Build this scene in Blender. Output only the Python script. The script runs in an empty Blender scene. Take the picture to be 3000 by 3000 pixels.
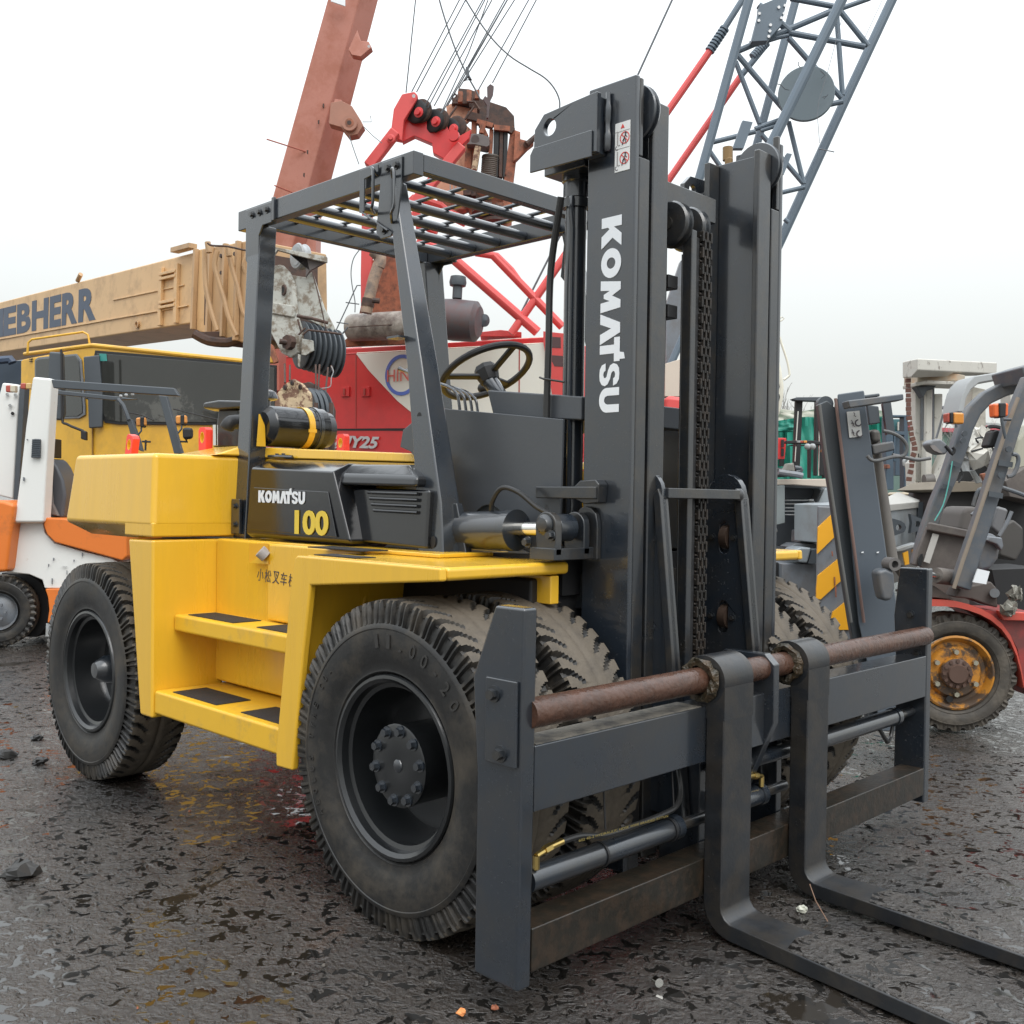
import bpy, bmesh, math, random
from mathutils import Vector, Matrix, noise
from mathutils.geometry import tessellate_polygon
random.seed(7)
S = bpy.context.scene
COL = S.collection
R = math.radians
# ------------------------------------------------------------------ camera
CAM = Vector((0, 0, 1.32)); FPX = 3037.17
yaw, pitch, roll = 2.35428048, -0.0131082530, 0.0146379273
cd = Vector((math.cos(yaw)*math.cos(pitch), math.sin(yaw)*math.cos(pitch), math.sin(pitch)))
cr0 = Vector((math.sin(yaw), -math.cos(yaw), 0)); cu0 = cr0.cross(cd)
cr = math.cos(roll)*cr0 + math.sin(roll)*cu0; cu = -math.sin(roll)*cr0 + math.cos(roll)*cu0
cam = bpy.data.objects.new('camera', bpy.data.cameras.new('camera')); COL.objects.link(cam)
cam.matrix_world = Matrix(((cr.x, cu.x, -cd.x, CAM.x), (cr.y, cu.y, -cd.y, CAM.y), (cr.z, cu.z, -cd.z, CAM.z), (0, 0, 0, 1)))
cam.data.sensor_width = 36; cam.data.lens = 36*FPX/3000; cam.data.clip_start = 0.05; cam.data.clip_end = 2000
S.camera = cam
# ------------------------------------------------------------------ overcast daylight
SUN_EL = 52
SDIR = Vector((-cd.x+.45*cr.x, -cd.y+.45*cr.y, 0)).normalized()*math.cos(R(SUN_EL))+Vector((0, 0, math.sin(R(SUN_EL))))   # towards the sun behind the cloud
SUN_ROT = math.degrees(math.atan2(SDIR.x, SDIR.y))
w = bpy.data.worlds.new('World'); S.world = w; w.use_nodes = True
nt = w.node_tree; nt.nodes.clear()
sky = nt.nodes.new('ShaderNodeTexSky'); sky.sky_type = 'NISHITA'; sky.sun_disc = False
sky.sun_elevation = R(SUN_EL); sky.sun_rotation = R(SUN_ROT); sky.air_density = 1; sky.dust_density = 5; sky.ozone_density = 1
tc = nt.nodes.new('ShaderNodeTexCoord'); sep = nt.nodes.new('ShaderNodeSeparateXYZ')
nt.links.new(tc.outputs['Generated'], sep.inputs[0])
rmp = nt.nodes.new('ShaderNodeValToRGB'); e = rmp.color_ramp.elements
e[0].position = 0.0; e[0].color = (6.1, 6.25, 5.95, 1); e[1].position = 1.0; e[1].color = (20, 21.3, 22.6, 1)
m_ = rmp.color_ramp.elements.new(0.12); m_.color = (6.6, 6.8, 6.6, 1)
m_ = rmp.color_ramp.elements.new(0.3); m_.color = (8.9, 9.3, 9.4, 1)
nt.links.new(sep.outputs['Z'], rmp.inputs[0])
mixs = nt.nodes.new('ShaderNodeMix'); mixs.data_type = 'RGBA'; mixs.inputs[0].default_value = 0.94
nt.links.new(sky.outputs[0], mixs.inputs['A']); nt.links.new(rmp.outputs[0], mixs.inputs['B'])
bg = nt.nodes.new('ShaderNodeBackground'); bg.inputs[1].default_value = 0.1
out = nt.nodes.new('ShaderNodeOutputWorld')
nt.links.new(mixs.outputs['Result'], bg.inputs[0]); nt.links.new(bg.outputs[0], out.inputs[0])
sun = bpy.data.objects.new('sun', bpy.data.lights.new('sun', 'SUN')); COL.objects.link(sun)
sun.data.energy = 1.2; sun.data.angle = R(40); sun.data.color = (1, .97, .93)
sun.rotation_euler = SDIR.to_track_quat('Z', 'Y').to_euler()
S.view_settings.view_transform = 'Standard'; S.view_settings.look = 'None'
S.view_settings.exposure = 0.42; S.view_settings.gamma = 1; S.view_settings.use_curve_mapping = False
S.render.engine = 'CYCLES'
# ------------------------------------------------------------------ materials
MATS = {}
def mat(name, col, rough=.5, metal=0., var=.12, scale=4., col2=None, c2amt=.5, c2scale=3., spec=.5, coat=0., bump=0., bscale=60.,
        streak=False, drops=0., coords='Object', thr=(.45, .6), rvar=0.):
    if name in MATS: return MATS[name]
    m = bpy.data.materials.new(name); m.use_nodes = True; MATS[name] = m
    n = m.node_tree.nodes; l = m.node_tree.links; b = n['Principled BSDF']
    t = n.new('ShaderNodeTexCoord'); mp = n.new('ShaderNodeMapping'); l.new(t.outputs[coords], mp.inputs[0])
    if streak: mp.inputs['Scale'].default_value = (1, 1, .12)
    nz = n.new('ShaderNodeTexNoise'); nz.inputs['Scale'].default_value = scale; nz.inputs['Detail'].default_value = 6
    nz.inputs['Roughness'].default_value = .65; l.new(mp.outputs[0], nz.inputs[0])
    mx = n.new('ShaderNodeMix'); mx.data_type = 'RGBA'
    mx.inputs['A'].default_value = (*[c*(1-var) for c in col], 1); mx.inputs['B'].default_value = (*[min(1, c*(1+var)) for c in col], 1)
    l.new(nz.outputs[0], mx.inputs[0]); last = mx.outputs['Result']
    if col2:
        n2 = n.new('ShaderNodeTexNoise'); n2.inputs['Scale'].default_value = c2scale; n2.inputs['Detail'].default_value = 10
        n2.inputs['Roughness'].default_value = .7; l.new(mp.outputs[0], n2.inputs[0])
        rp = n.new('ShaderNodeValToRGB'); rp.color_ramp.elements[0].position = thr[0]; rp.color_ramp.elements[1].position = thr[1]
        rp.color_ramp.elements[1].color = (c2amt,)*3+(1,)
        l.new(n2.outputs[0], rp.inputs[0]); m2 = n.new('ShaderNodeMix'); m2.data_type = 'RGBA'
        l.new(rp.outputs[0], m2.inputs[0]); l.new(last, m2.inputs['A']); m2.inputs['B'].default_value = (*col2, 1); last = m2.outputs['Result']
    l.new(last, b.inputs['Base Color'])
    b.inputs['Roughness'].default_value = rough; b.inputs['Metallic'].default_value = metal
    b.inputs['Specular IOR Level'].default_value = spec; b.inputs['Coat Weight'].default_value = coat; b.inputs['Coat Roughness'].default_value = .12
    if rvar:
        rr = n.new('ShaderNodeMapRange'); l.new(nz.outputs[0], rr.inputs[0]); rr.inputs['From Min'].default_value = .3; rr.inputs['From Max'].default_value = .7
        rr.inputs['To Min'].default_value = max(.03, rough-rvar); rr.inputs['To Max'].default_value = min(1, rough+rvar); l.new(rr.outputs[0], b.inputs['Roughness'])
    prev = None
    if bump:
        bn = n.new('ShaderNodeTexNoise'); bn.inputs['Scale'].default_value = bscale; bn.inputs['Detail'].default_value = 4; l.new(t.outputs[coords], bn.inputs[0])
        bp = n.new('ShaderNodeBump'); bp.inputs['Strength'].default_value = bump; bp.inputs['Distance'].default_value = .01
        l.new(bn.outputs[0], bp.inputs['Height']); prev = bp
    if drops:
        v = n.new('ShaderNodeTexVoronoi'); v.inputs['Scale'].default_value = 75; l.new(t.outputs[coords], v.inputs[0])
        gt = n.new('ShaderNodeMath'); gt.operation = 'LESS_THAN'; l.new(v.outputs['Distance'], gt.inputs[0]); gt.inputs[1].default_value = .28
        wn = n.new('ShaderNodeSeparateColor'); l.new(v.outputs['Color'], wn.inputs[0])
        g2 = n.new('ShaderNodeMath'); g2.operation = 'LESS_THAN'; l.new(wn.outputs[0], g2.inputs[0]); g2.inputs[1].default_value = .3
        mu = n.new('ShaderNodeMath'); mu.operation = 'MULTIPLY'; l.new(gt.outputs[0], mu.inputs[0]); l.new(g2.outputs[0], mu.inputs[1])
        bp = n.new('ShaderNodeBump'); bp.inputs['Strength'].default_value = drops; bp.inputs['Distance'].default_value = .003
        l.new(mu.outputs[0], bp.inputs['Height'])
        if prev: l.new(prev.outputs[0], bp.inputs['Normal'])
        prev = bp
    if prev: l.new(prev.outputs[0], b.inputs['Normal'])
    return m
YEL = mat('yellow_paint', (.75, .43, .027), .3, var=.04, scale=6, col2=(.66, .38, .033), c2amt=.35, c2scale=14, coat=.5, bump=.03, bscale=25, streak=True, rvar=.08)
DRK = mat('slate_paint', (.0155, .021, .029), .3, var=.12, scale=3, col2=(.026, .025, .024), c2amt=.6, c2scale=5, bump=.025, bscale=70, drops=.6, rvar=.08, coat=1., spec=.6)
DRKM = mat('slate_paint_worn', (.015, .018, .022), .36, var=.15, scale=5, col2=(.034, .029, .023), c2amt=.8, c2scale=7, bump=.05, bscale=70, drops=.6, rvar=.12, coat=.7)
RIMB = mat('rim_black', (.010, .011, .012), .3, var=.2, scale=8, coat=.4, bump=.05, bscale=40)
OLIV = mat('olive_grime', (.013, .011, .0075), .42, var=.3, scale=6, col2=(.040, .024, .014), c2amt=.6, c2scale=18, bump=.25, bscale=50, coat=.2)
DUST = mat('dusty_edge_top', (.17, .155, .13), .7, var=.2, scale=20, col2=(.05, .05, .05), c2amt=.8, c2scale=12, bump=.3, bscale=60)
RST = mat('rusted_shaft', (.080, .038, .024), .3, var=.35, scale=10, col2=(.05, .026, .018), c2amt=.8, c2scale=14, bump=.4, bscale=50, drops=1., streak=False, rvar=.12)
BLKG = mat('gloss_black_plastic', (.010, .011, .013), .14, var=.1, coat=.5, bump=.05, bscale=18, rvar=.05)
BLK = mat('matt_black', (.012, .012, .013), .55, var=.2)
RUB = mat('tyre_rubber', (.0155, .015, .0145), .45, var=.3, scale=9, col2=(.085, .068, .048), c2amt=.75, c2scale=4.5, bump=.12, bscale=45, thr=(.46, .70), rvar=.12)
YELS = mat('scuffed_yellow_step', (.74, .425, .027), .4, var=.05, scale=8, col2=(.36, .25, .09), c2amt=.6, c2scale=6, thr=(.54, .70), bump=.05)
FORKM = mat('fork_steel', (.013, .0145, .017), .42, var=.25, scale=6, col2=(.028, .024, .02), c2amt=.8, c2scale=9, bump=.06, bscale=80, drops=.8, rvar=.14, coat=.25)
RUBD = mat('tyre_tread_dust', (.105, .086, .064), .75, var=.22, scale=14, col2=(.05, .043, .036), c2amt=.7, c2scale=9, bump=.3, bscale=60, thr=(.5, .7))
GRIP = mat('anti_slip_pad', (.016, .016, .017), .7, var=.2, scale=80, bump=.5, bscale=300)
WHT = mat('white_decal', (.74, .76, .78), .4, var=.03)
YDEC = mat('yellow_decal', (.72, .52, .06), .4, var=.05)
INK = mat('dark_ink', (.05, .04, .05), .5, var=.1)
CHR = mat('chrome_rod', (.75, .74, .70), .12, metal=1, var=.05)
BRS = mat('brass', (.62, .45, .16), .3, metal=1, var=.15)
HOSE = mat('black_hose', (.018, .018, .018), .35, var=.2)
REDP = mat('red_orange_paint', (.75, .05, .035), .35, var=.08)
GRYC = mat('grey_cap', (.32, .30, .29), .45, var=.1)
REDD = mat('red_decal', (.6, .05, .04), .5, var=.05)
# ------------------------------------------------------------------ mesh helpers
class MB:
    def __init__(s): s.v = []; s.f = []; s.mi = []; s.cur = 0
    def add(s, vs, fs):
        o = len(s.v); s.v += [tuple(p) for p in vs]; s.f += [tuple(i+o for i in f) for f in fs]; s.mi += [s.cur]*len(fs); return s
    def box(s, x0, x1, y0, y1, z0, z1):
        return s.add([(x, y, z) for z in (z0, z1) for y in (y0, y1) for x in (x0, x1)],
                     [(0, 2, 3, 1), (4, 5, 7, 6), (0, 1, 5, 4), (2, 6, 7, 3), (0, 4, 6, 2), (1, 3, 7, 5)])
    def hull8(s, a, b):   # two quads (lists of 4 points) joined
        return s.add(list(a)+list(b), [(0, 1, 2, 3), (7, 6, 5, 4), (0, 4, 5, 1), (1, 5, 6, 2), (2, 6, 7, 3), (3, 7, 4, 0)])
    def loft(s, rings, caps=True, close=True):
        n = len(rings[0]); vs = [p for r in rings for p in r]; fs = []
        for k in range(len(rings)-1):
            for i in range(n if close else n-1):
                j = (i+1) % n; fs.append((k*n+i, k*n+j, (k+1)*n+j, (k+1)*n+i))
        if caps: fs += [tuple(range(n-1, -1, -1)), tuple((len(rings)-1)*n+i for i in range(n))]
        return s.add(vs, fs)
    def prism(s, poly, ax, c0, c1, holes=()):
        # poly: 2D points in the two other axes (in x,y,z order); ax = 'X','Y','Z' extrusion axis
        def P(p, c): return {'X': (c, p[0], p[1]), 'Y': (p[0], c, p[1]), 'Z': (p[0], p[1], c)}[ax]
        if not holes:
            return s.loft([[P(p, c0) for p in poly], [P(p, c1) for p in poly]])
        loops = [list(poly)]+[list(h) for h in holes]
        tri = tessellate_polygon([[Vector((p[0], p[1], 0)) for p in L] for L in loops]); allp = [p for L in loops for p in L]; n = len(allp)
        vs = [P(p, c0) for p in allp]+[P(p, c1) for p in allp]; fs = [tuple(t) for t in tri]+[tuple(i+n for i in reversed(t)) for t in tri]
        o = 0
        for L in loops:
            k = len(L)
            for i in range(k): j = (i+1) % k; fs.append((o+i, o+j, n+o+j, n+o+i))
            o += k
        return s.add(vs, fs)
    def cyl(s, p0, p1, r0, r1=None, seg=20, caps=True):
        r1 = r0 if r1 is None else r1; p0 = Vector(p0); p1 = Vector(p1); d = (p1-p0).normalized()
        a = d.orthogonal().normalized(); b = d.cross(a)
        ring = lambda p, r: [tuple(p+r*(math.cos(t)*a+math.sin(t)*b)) for t in (2*math.pi*i/seg for i in range(seg))]
        return s.loft([ring(p0, r0), ring(p1, r1)], caps)
    def tube(s, pts, r, seg=8, smooth=0, caps=True):
        pts = [Vector(p) for p in pts]
        if smooth:
            q = [pts[0]]
            for i in range(len(pts)-1):
                p0 = pts[max(0, i-1)]; p1 = pts[i]; p2 = pts[i+1]; p3 = pts[min(len(pts)-1, i+2)]
                for k in range(1, smooth+1):
                    t = k/smooth; q.append(.5*((2*p1)+(p2-p0)*t+(2*p0-5*p1+4*p2-p3)*t*t+(3*p1-p0-3*p2+p3)*t**3))
            pts = q
        if isinstance(r, (list, tuple)) and len(r) != len(pts):
            q = len(r)-1; r = [r[min(q, int(i*q/(len(pts)-1)))] for i in range(len(pts))]
        rings = []; a = None
        for i, p in enumerate(pts):
            d = (pts[min(i+1, len(pts)-1)]-pts[max(i-1, 0)]).normalized()
            if a is None: a = d.orthogonal().normalized()
            a = (a-d*a.dot(d)); a = a.normalized() if a.length > 1e-5 else d.orthogonal().normalized(); b = d.cross(a)
            rr = r[i] if isinstance(r, (list, tuple)) else r
            rings.append([tuple(p+rr*(math.cos(2*math.pi*k/seg)*a+math.sin(2*math.pi*k/seg)*b)) for k in range(seg)])
        return s.loft(rings, caps)
    def bar(s, p0, p1, w, h, up=(0, 0, 1)):   # rectangular bar, w sideways, h along up
        p0 = Vector(p0); p1 = Vector(p1); d = (p1-p0).normalized(); u = Vector(up); sd = d.cross(u).normalized(); u = sd.cross(d)
        q = lambda p: [tuple(p+sd*(w/2)*i+u*(h/2)*j) for i, j in ((-1, -1), (1, -1), (1, 1), (-1, 1))]
        return s.loft([q(p0), q(p1)])
    def lathe(s, prof, c, ax=(0, 1, 0), seg=40, caps=False, a0=0, a1=360):
        # prof: (axial, radius)
        d = Vector(ax).normalized(); a = d.orthogonal().normalized(); b = d.cross(a); c = Vector(c); full = (a1-a0 == 360)
        rings = []
        for (t, r) in prof: rings.append([tuple(c+d*t+r*(math.cos(R(a0+(a1-a0)*i/seg))*a+math.sin(R(a0+(a1-a0)*i/seg))*b)) for i in range(seg if full else seg+1)])
        return s.loft(rings, caps, close=full)
    def sphere(s, c, r, seg=10, sc=(1, 1, 1)):
        rings = []
        for i in range(1, seg//2+1):
            t = math.pi*i/(seg//2+1); rings.append([(c[0]+r*sc[0]*math.sin(t)*math.cos(2*math.pi*k/seg), c[1]+r*sc[1]*math.sin(t)*math.sin(2*math.pi*k/seg), c[2]+r*sc[2]*math.cos(t)) for k in range(seg)])
        return s.loft(rings, True)
    def hexbolt(s, p, d, r=.012, h=.01):
        p = Vector(p); d = Vector(d).normalized(); s.cyl(p, p+d*h*.25, r*1.5, seg=12); return s.cyl(p+d*h*.25, p+d*h, r, seg=6)
def obj(name, mb, m, parent=None, bev=0, seg=2, smooth=30, kind=None, label=None):
    v = mb.v; lo = [min(p[i] for p in v) for i in range(3)]; hi = [max(p[i] for p in v) for i in range(3)]
    c = Vector([(lo[i]+hi[i])/2 for i in range(3)])
    if parent is None: c.z = lo[2]
    me = bpy.data.meshes.new(name); me.from_pydata([tuple(Vector(p)-c) for p in v], [], mb.f)
    ml = m if isinstance(m, (list, tuple)) else [m]
    for x in ml: me.materials.append(x)
    if len(ml) > 1: me.polygons.foreach_set('material_index', mb.mi)
    bm = bmesh.new(); bm.from_mesh(me); bmesh.ops.recalc_face_normals(bm, faces=bm.faces); bm.to_mesh(me); bm.free()
    if smooth: me.shade_smooth(); me.set_sharp_from_angle(angle=R(smooth))
    o = bpy.data.objects.new(name, me); COL.objects.link(o)
    if parent is not None: o.parent = parent; o.location = c-WL(parent)
    else: o.location = c
    if bev:
        b = o.modifiers.new('bevel', 'BEVEL'); b.width = bev; b.segments = seg; b.limit_method = 'ANGLE'; b.angle_limit = R(35); b.harden_normals = True
    if kind: o['kind'] = kind
    if label: o['label'] = label
    return o
def WL(o):
    c = Vector(o.location)
    while o.parent: o = o.parent; c += Vector(o.location)
    return c
def tag(o, label, cat, group=None, kind=None):
    if label: o['label'] = label
    if cat: o['category'] = cat
    if group: o['group'] = group
    if kind: o['kind'] = kind
    return o
def thing(name, label, cat, loc, group=None):
    o = bpy.data.objects.new(name, None); COL.objects.link(o); o.location = loc; o.empty_display_size = .2
    return tag(o, label, cat, group)
def letters(body, o, rt, up, m, parent, name='lettering', offset=.0, ext=.002, spacing=1.0, shear=0.):
    cu_ = bpy.data.curves.new('text', 'FONT'); cu_.body = body; cu_.offset = offset; cu_.space_character = spacing; cu_.shear = shear; cu_.resolution_u = 4
    t = bpy.data.objects.new('text', cu_); COL.objects.link(t)
    dg = bpy.context.evaluated_depsgraph_get(); me = bpy.data.meshes.new_from_object(t.evaluated_get(dg)); bpy.data.objects.remove(t)
    vs = [v.co.copy() for v in me.vertices]; fs = [tuple(p.vertices) for p in me.polygons]; bpy.data.meshes.remove(me)
    if not vs: return None
    x0 = min(v.x for v in vs); x1 = max(v.x for v in vs); y0 = min(v.y for v in vs); y1 = max(v.y for v in vs)
    o = Vector(o); rt = Vector(rt); up = Vector(up); nrm = rt.cross(up).normalized()
    P = [o+rt*((v.x-x0)/(x1-x0))+up*((v.y-y0)/(y1-y0)) for v in vs]; n = len(P)
    ed = {}
    for f in fs:
        for i in range(len(f)):
            a, b = f[i], f[(i+1) % len(f)]; k = (min(a, b), max(a, b)); ed[k] = None if k in ed else (a, b)
    mb = MB(); F = [f for f in fs]+[tuple(reversed([i+n for i in f])) for f in fs]
    for k, e_ in ed.items():
        if e_: F.append((e_[1], e_[0], e_[0]+n, e_[1]+n))
    mb.add([tuple(p+nrm*ext) for p in P]+[tuple(p-nrm*ext*.2) for p in P], F)
    return obj(name, mb, m, parent, smooth=0)
def stroke(pts, w):
    L = []; Rr = []
    for i, p in enumerate(pts):
        a = pts[max(0, i-1)]; b = pts[min(len(pts)-1, i+1)]; l = math.hypot(b[0]-a[0], b[1]-a[1]); nx, ny = -(b[1]-a[1])/l*w/2, (b[0]-a[0])/l*w/2
        L.append((p[0]+nx, p[1]+ny)); Rr.append((p[0]-nx, p[1]-ny))
    return L+Rr[::-1]
def el(cx, cy, rx, ry, a0, a1, n=10): return [(cx+rx*math.cos(R(a0+(a1-a0)*i/n)), cy+ry*math.sin(R(a0+(a1-a0)*i/n))) for i in range(n+1)]
GLY = {'K': ([(0, 0), (.34, 0), (.34, .32), (.40, .40), (.62, 0), (1.02, 0), (.70, .56), (1.0, 1), (.60, 1), (.34, .62), (.34, 1), (0, 1)], []),
       'O': (el(.5, .5, .5, .5, 0, 345, 24), [el(.5, .5, .19, .22, 0, 345, 18)]),
       'M': ([(0, 0), (.10, 1), (.34, 1), (.5, .58), (.66, 1), (.90, 1), (1, 0), (.70, 0), (.66, .46), (.56, .16), (.44, .16), (.34, .46), (.30, 0)], []),
       'A': ([(0, 0), (.34, 1), (.66, 1), (1, 0), (.67, 0), (.5, .56), (.33, 0)], []),
       'T': ([(.30, 0), (.30, .72), (0, .72), (0, 1), (.62, 1), (.66, 1.2), (.92, 1.26), (.92, 1.0), (1.0, 1.0), (1.0, .72), (.66, .72), (.66, 0)], []),
       'S': ([(1, .70), (.68, .70), (.62, .78), (.5, .8), (.38, .76), (.36, .68), (.45, .60), (.72, .53), (.92, .42), (1, .28), (.93, .12), (.75, .02), (.5, 0), (.25, .02), (.07, .12), (0, .30), (.32, .30), (.38, .22), (.5, .19), (.62, .22), (.65, .30), (.58, .37), (.3, .44), (.1, .54), (.02, .70), (.08, .87), (.25, .98), (.5, 1), (.75, .98), (.93, .87)], []),
       'U': ([(0, 1), (0, .36)]+el(.5, .38, .5, .38, 185, 355, 12)+[(1, .36), (1, 1), (.68, 1), (.68, .40)]+el(.5, .42, .17, .17, -5, -175, 8)+[(.32, .40), (.32, 1)], [])}
def glyph(ch, o, rt, up, m, parent, ext=.0015):
    o = Vector(o); rt = Vector(rt); up = Vector(up); n_ = rt.cross(up).normalized(); out_, holes = GLY[ch]; mb = MB().prism(out_, 'Z', -ext*.2, ext, holes)
    mb.v = [tuple(o+rt*x+up*y+n_*z) for x, y, z in mb.v]; return obj('lettering', mb, m, parent, smooth=0)
def circle(cx, cy, r, n=20, r2=None): return [(cx+r*math.cos(2*math.pi*i/n), cy+(r2 or r)*math.sin(2*math.pi*i/n)) for i in range(n)]
def arc(cx, cy, r, a0, a1, n=8): return [(cx+r*math.cos(R(a0+(a1-a0)*i/n)), cy+r*math.sin(R(a0+(a1-a0)*i/n))) for i in range(n+1)]
def B(*a): return MB().box(*a)
def at(px, py, dep):      # a point seen at source pixel (px,py), dep metres in front of the camera
    return CAM + (cd*FPX + cr*(px-1500) + cu*(1500-py))*(dep/FPX)
def on(px, py, ax, c):    # a point seen at source pixel on the plane axis=c
    v = cd*FPX + cr*(px-1500) + cu*(1500-py); i = 'XYZ'.index(ax); return CAM + v*((c-CAM[i])/v[i])
# ------------------------------------------------------------------ tyres and wheels
def tyre_mb(c, side, width, Rt, rb, nl=50, depth=.018, steps=12, dust=True):
    """c = centre of the outer face plane; side=+1 when the tyre extends towards +axis"""
    mb = MB(); hw = width/2
    sp = []  # (t across -1..1 , r, zone)
    prof = [(-.62, rb, 0), (-.80, rb+.012, 0), (-.86, rb+.022, 0), (-.885, rb+.024, 0), (-.875, rb+.032, 0), (-.93, rb+(Rt-rb)*.22, 0), (-.985, rb+(Rt-rb)*.36, 0), (-1.0, rb+(Rt-rb)*.46, 0), (-1.0, rb+(Rt-rb)*.58, 0), (-.992, rb+(Rt-rb)*.63, 0), (-1.008, rb+(Rt-rb)*.64, 0), (-1.004, rb+(Rt-rb)*.66, 0), (-.97, rb+(Rt-rb)*.70, 0),
            (-.955, rb+(Rt-rb)*.715, 1), (-.945, Rt-.055, 1), (-.93, Rt-.03, 1), (-.905, Rt-.012, 1), (-.86, Rt-.003, 2), (-.79, Rt-.001, 2), (-.72, Rt, 2), (-.65, Rt, 2), (-.58, Rt, 2), (-.51, Rt, 2), (-.44, Rt, 2), (-.37, Rt, 2), (-.30, Rt, 2),
            (-.18, Rt+.002, 2), (-.07, Rt+.002, 2), (0, Rt+.002, 3)]
    full = prof+[(-t, r, z) for (t, r, z) in reversed(prof[:-1])]
    NT = nl*steps
    for j in range(NT):
        th = 2*math.pi*j/NT
        for (t, r, z) in full:
            a = abs(t); s = 1 if t > 0 else -1; g = 0
            if z == 3: g = depth*.35
            if z >= 1 and a > .3:
                ph = (j/steps + (.5 if s > 0 else 0) + 2.6*max(0, .86-a)**1.9) % 1
                wd = .30 if a > .84 else max(.09, .09+.21*(a-.34)/.5)
                if ph < wd: g = depth*(1 if a > .55 else .25+.75*max(0, (a-.33)/.22))
                if z == 1: g = (depth*.8 if ph < .34 or .55 < ph < .72 else 0)
            rr = r-g; ax = t*hw
            if z == 1: ax *= (1-.07*(g > 0))
            mb.v.append((c[0]+rr*math.cos(th), c[1]+side*(ax+hw), c[2]+rr*math.sin(th)))
            sp.append(g)
    n = len(full)
    for j in range(NT):
        k = (j+1) % NT
        for i in range(n-1):
            ids = (j*n+i, j*n+i+1, k*n+i+1, k*n+i)
            mb.f.append(ids)
            mb.mi.append(1 if (full[i][2] >= 2 or full[i+1][2] >= 2) and dust and max(sp[q] for q in ids) < depth*.5 else 0)
    return mb
def wheel(parent, x, z, yout, side, width, Rt, rb, kind, nl=50, tm=None, rimm=None, hubm=None, steps=12, nb=10, dust=True):
    ym = yout
    rim = MB(); f = side
    prof = [(.030, rb+.012), (.022, rb+.016), (.014, rb+.012), (.012, rb+.002), (.022, rb-.010), (.045, rb-.014), (.05, rb-.028), (.16, rb-.034), (.185, rb-.05), (.19, .09), (.19, .0)]
    if kind == 'flat': prof = [(.030, rb+.012), (.022, rb+.016), (.014, rb+.010), (.02, rb-.02), (.05, rb-.035), (.055, rb*.8), (.03, rb*.72), (.025, rb*.35), (.03, 0)]
    rim.lathe([(f*a, r) for a, r in prof], (x, ym, z), seg=48)
    W = obj('wheel', rim, rimm or RIMB, parent)
    obj('tyre', tyre_mb((x, ym, z), side, width, Rt, rb, nl, steps=steps, dust=dust), [tm or RUB, RUBD], W, smooth=35)
    if kind == 'drive':
        h = MB().lathe([(.20, .125), (.07, .125), (.062, .128), (.048, .128), (.045, .122), (.045, .02), (.05, 0)][::1], (x, ym, z), seg=32) if f > 0 else MB().lathe([(-a, r) for a, r in [(.20, .125), (.05, .125), (.045, .12), (.045, 0)]], (x, ym, z), seg=32)
        obj('hub', h, hubm or RIMB, W)
        for i in range(nb):
            t = 2*math.pi*(i+.3)/nb; obj('wheel_nut', MB().hexbolt((x+.108*math.cos(t), ym+f*.046, z+.108*math.sin(t)), (0, -f, 0), .013, .02), DRK, W)
        obj('grease_cap', MB().sphere((x, ym+f*.047, z), .022, 10, (1, .5, 1)), DRK, W)
    elif kind == 'steer':
        obj('hub', MB().lathe([(f*a, r) for a, r in [(.20, .10), (.17, .095), (.15, .07), (.09, .062), (.06, .045), (.045, .035), (.043, 0)]], (x, ym, z), seg=28), DRK, W)
        for i in range(8):
            t = 2*math.pi*i/8+.2; obj('wheel_nut', MB().hexbolt((x+.12*math.cos(t), ym+f*.19, z+.12*math.sin(t)), (0, -f, 0), .013, .03), DRK, W)
    else:
        obj('hub', MB().lathe([(f*a, r) for a, r in [(.03, rb*.33), (.0, rb*.33), (-.01, rb*.25), (-.01, 0)]], (x, ym, z), seg=24), hubm or RIMB, W)
        for i in range(6):
            t = 2*math.pi*i/6+.5; obj('wheel_nut', MB().hexbolt((x+rb*.55*math.cos(t), ym+f*.028, z+rb*.55*math.sin(t)), (0, -f, 0), .014, .02), GRYC, W)
    return W
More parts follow.
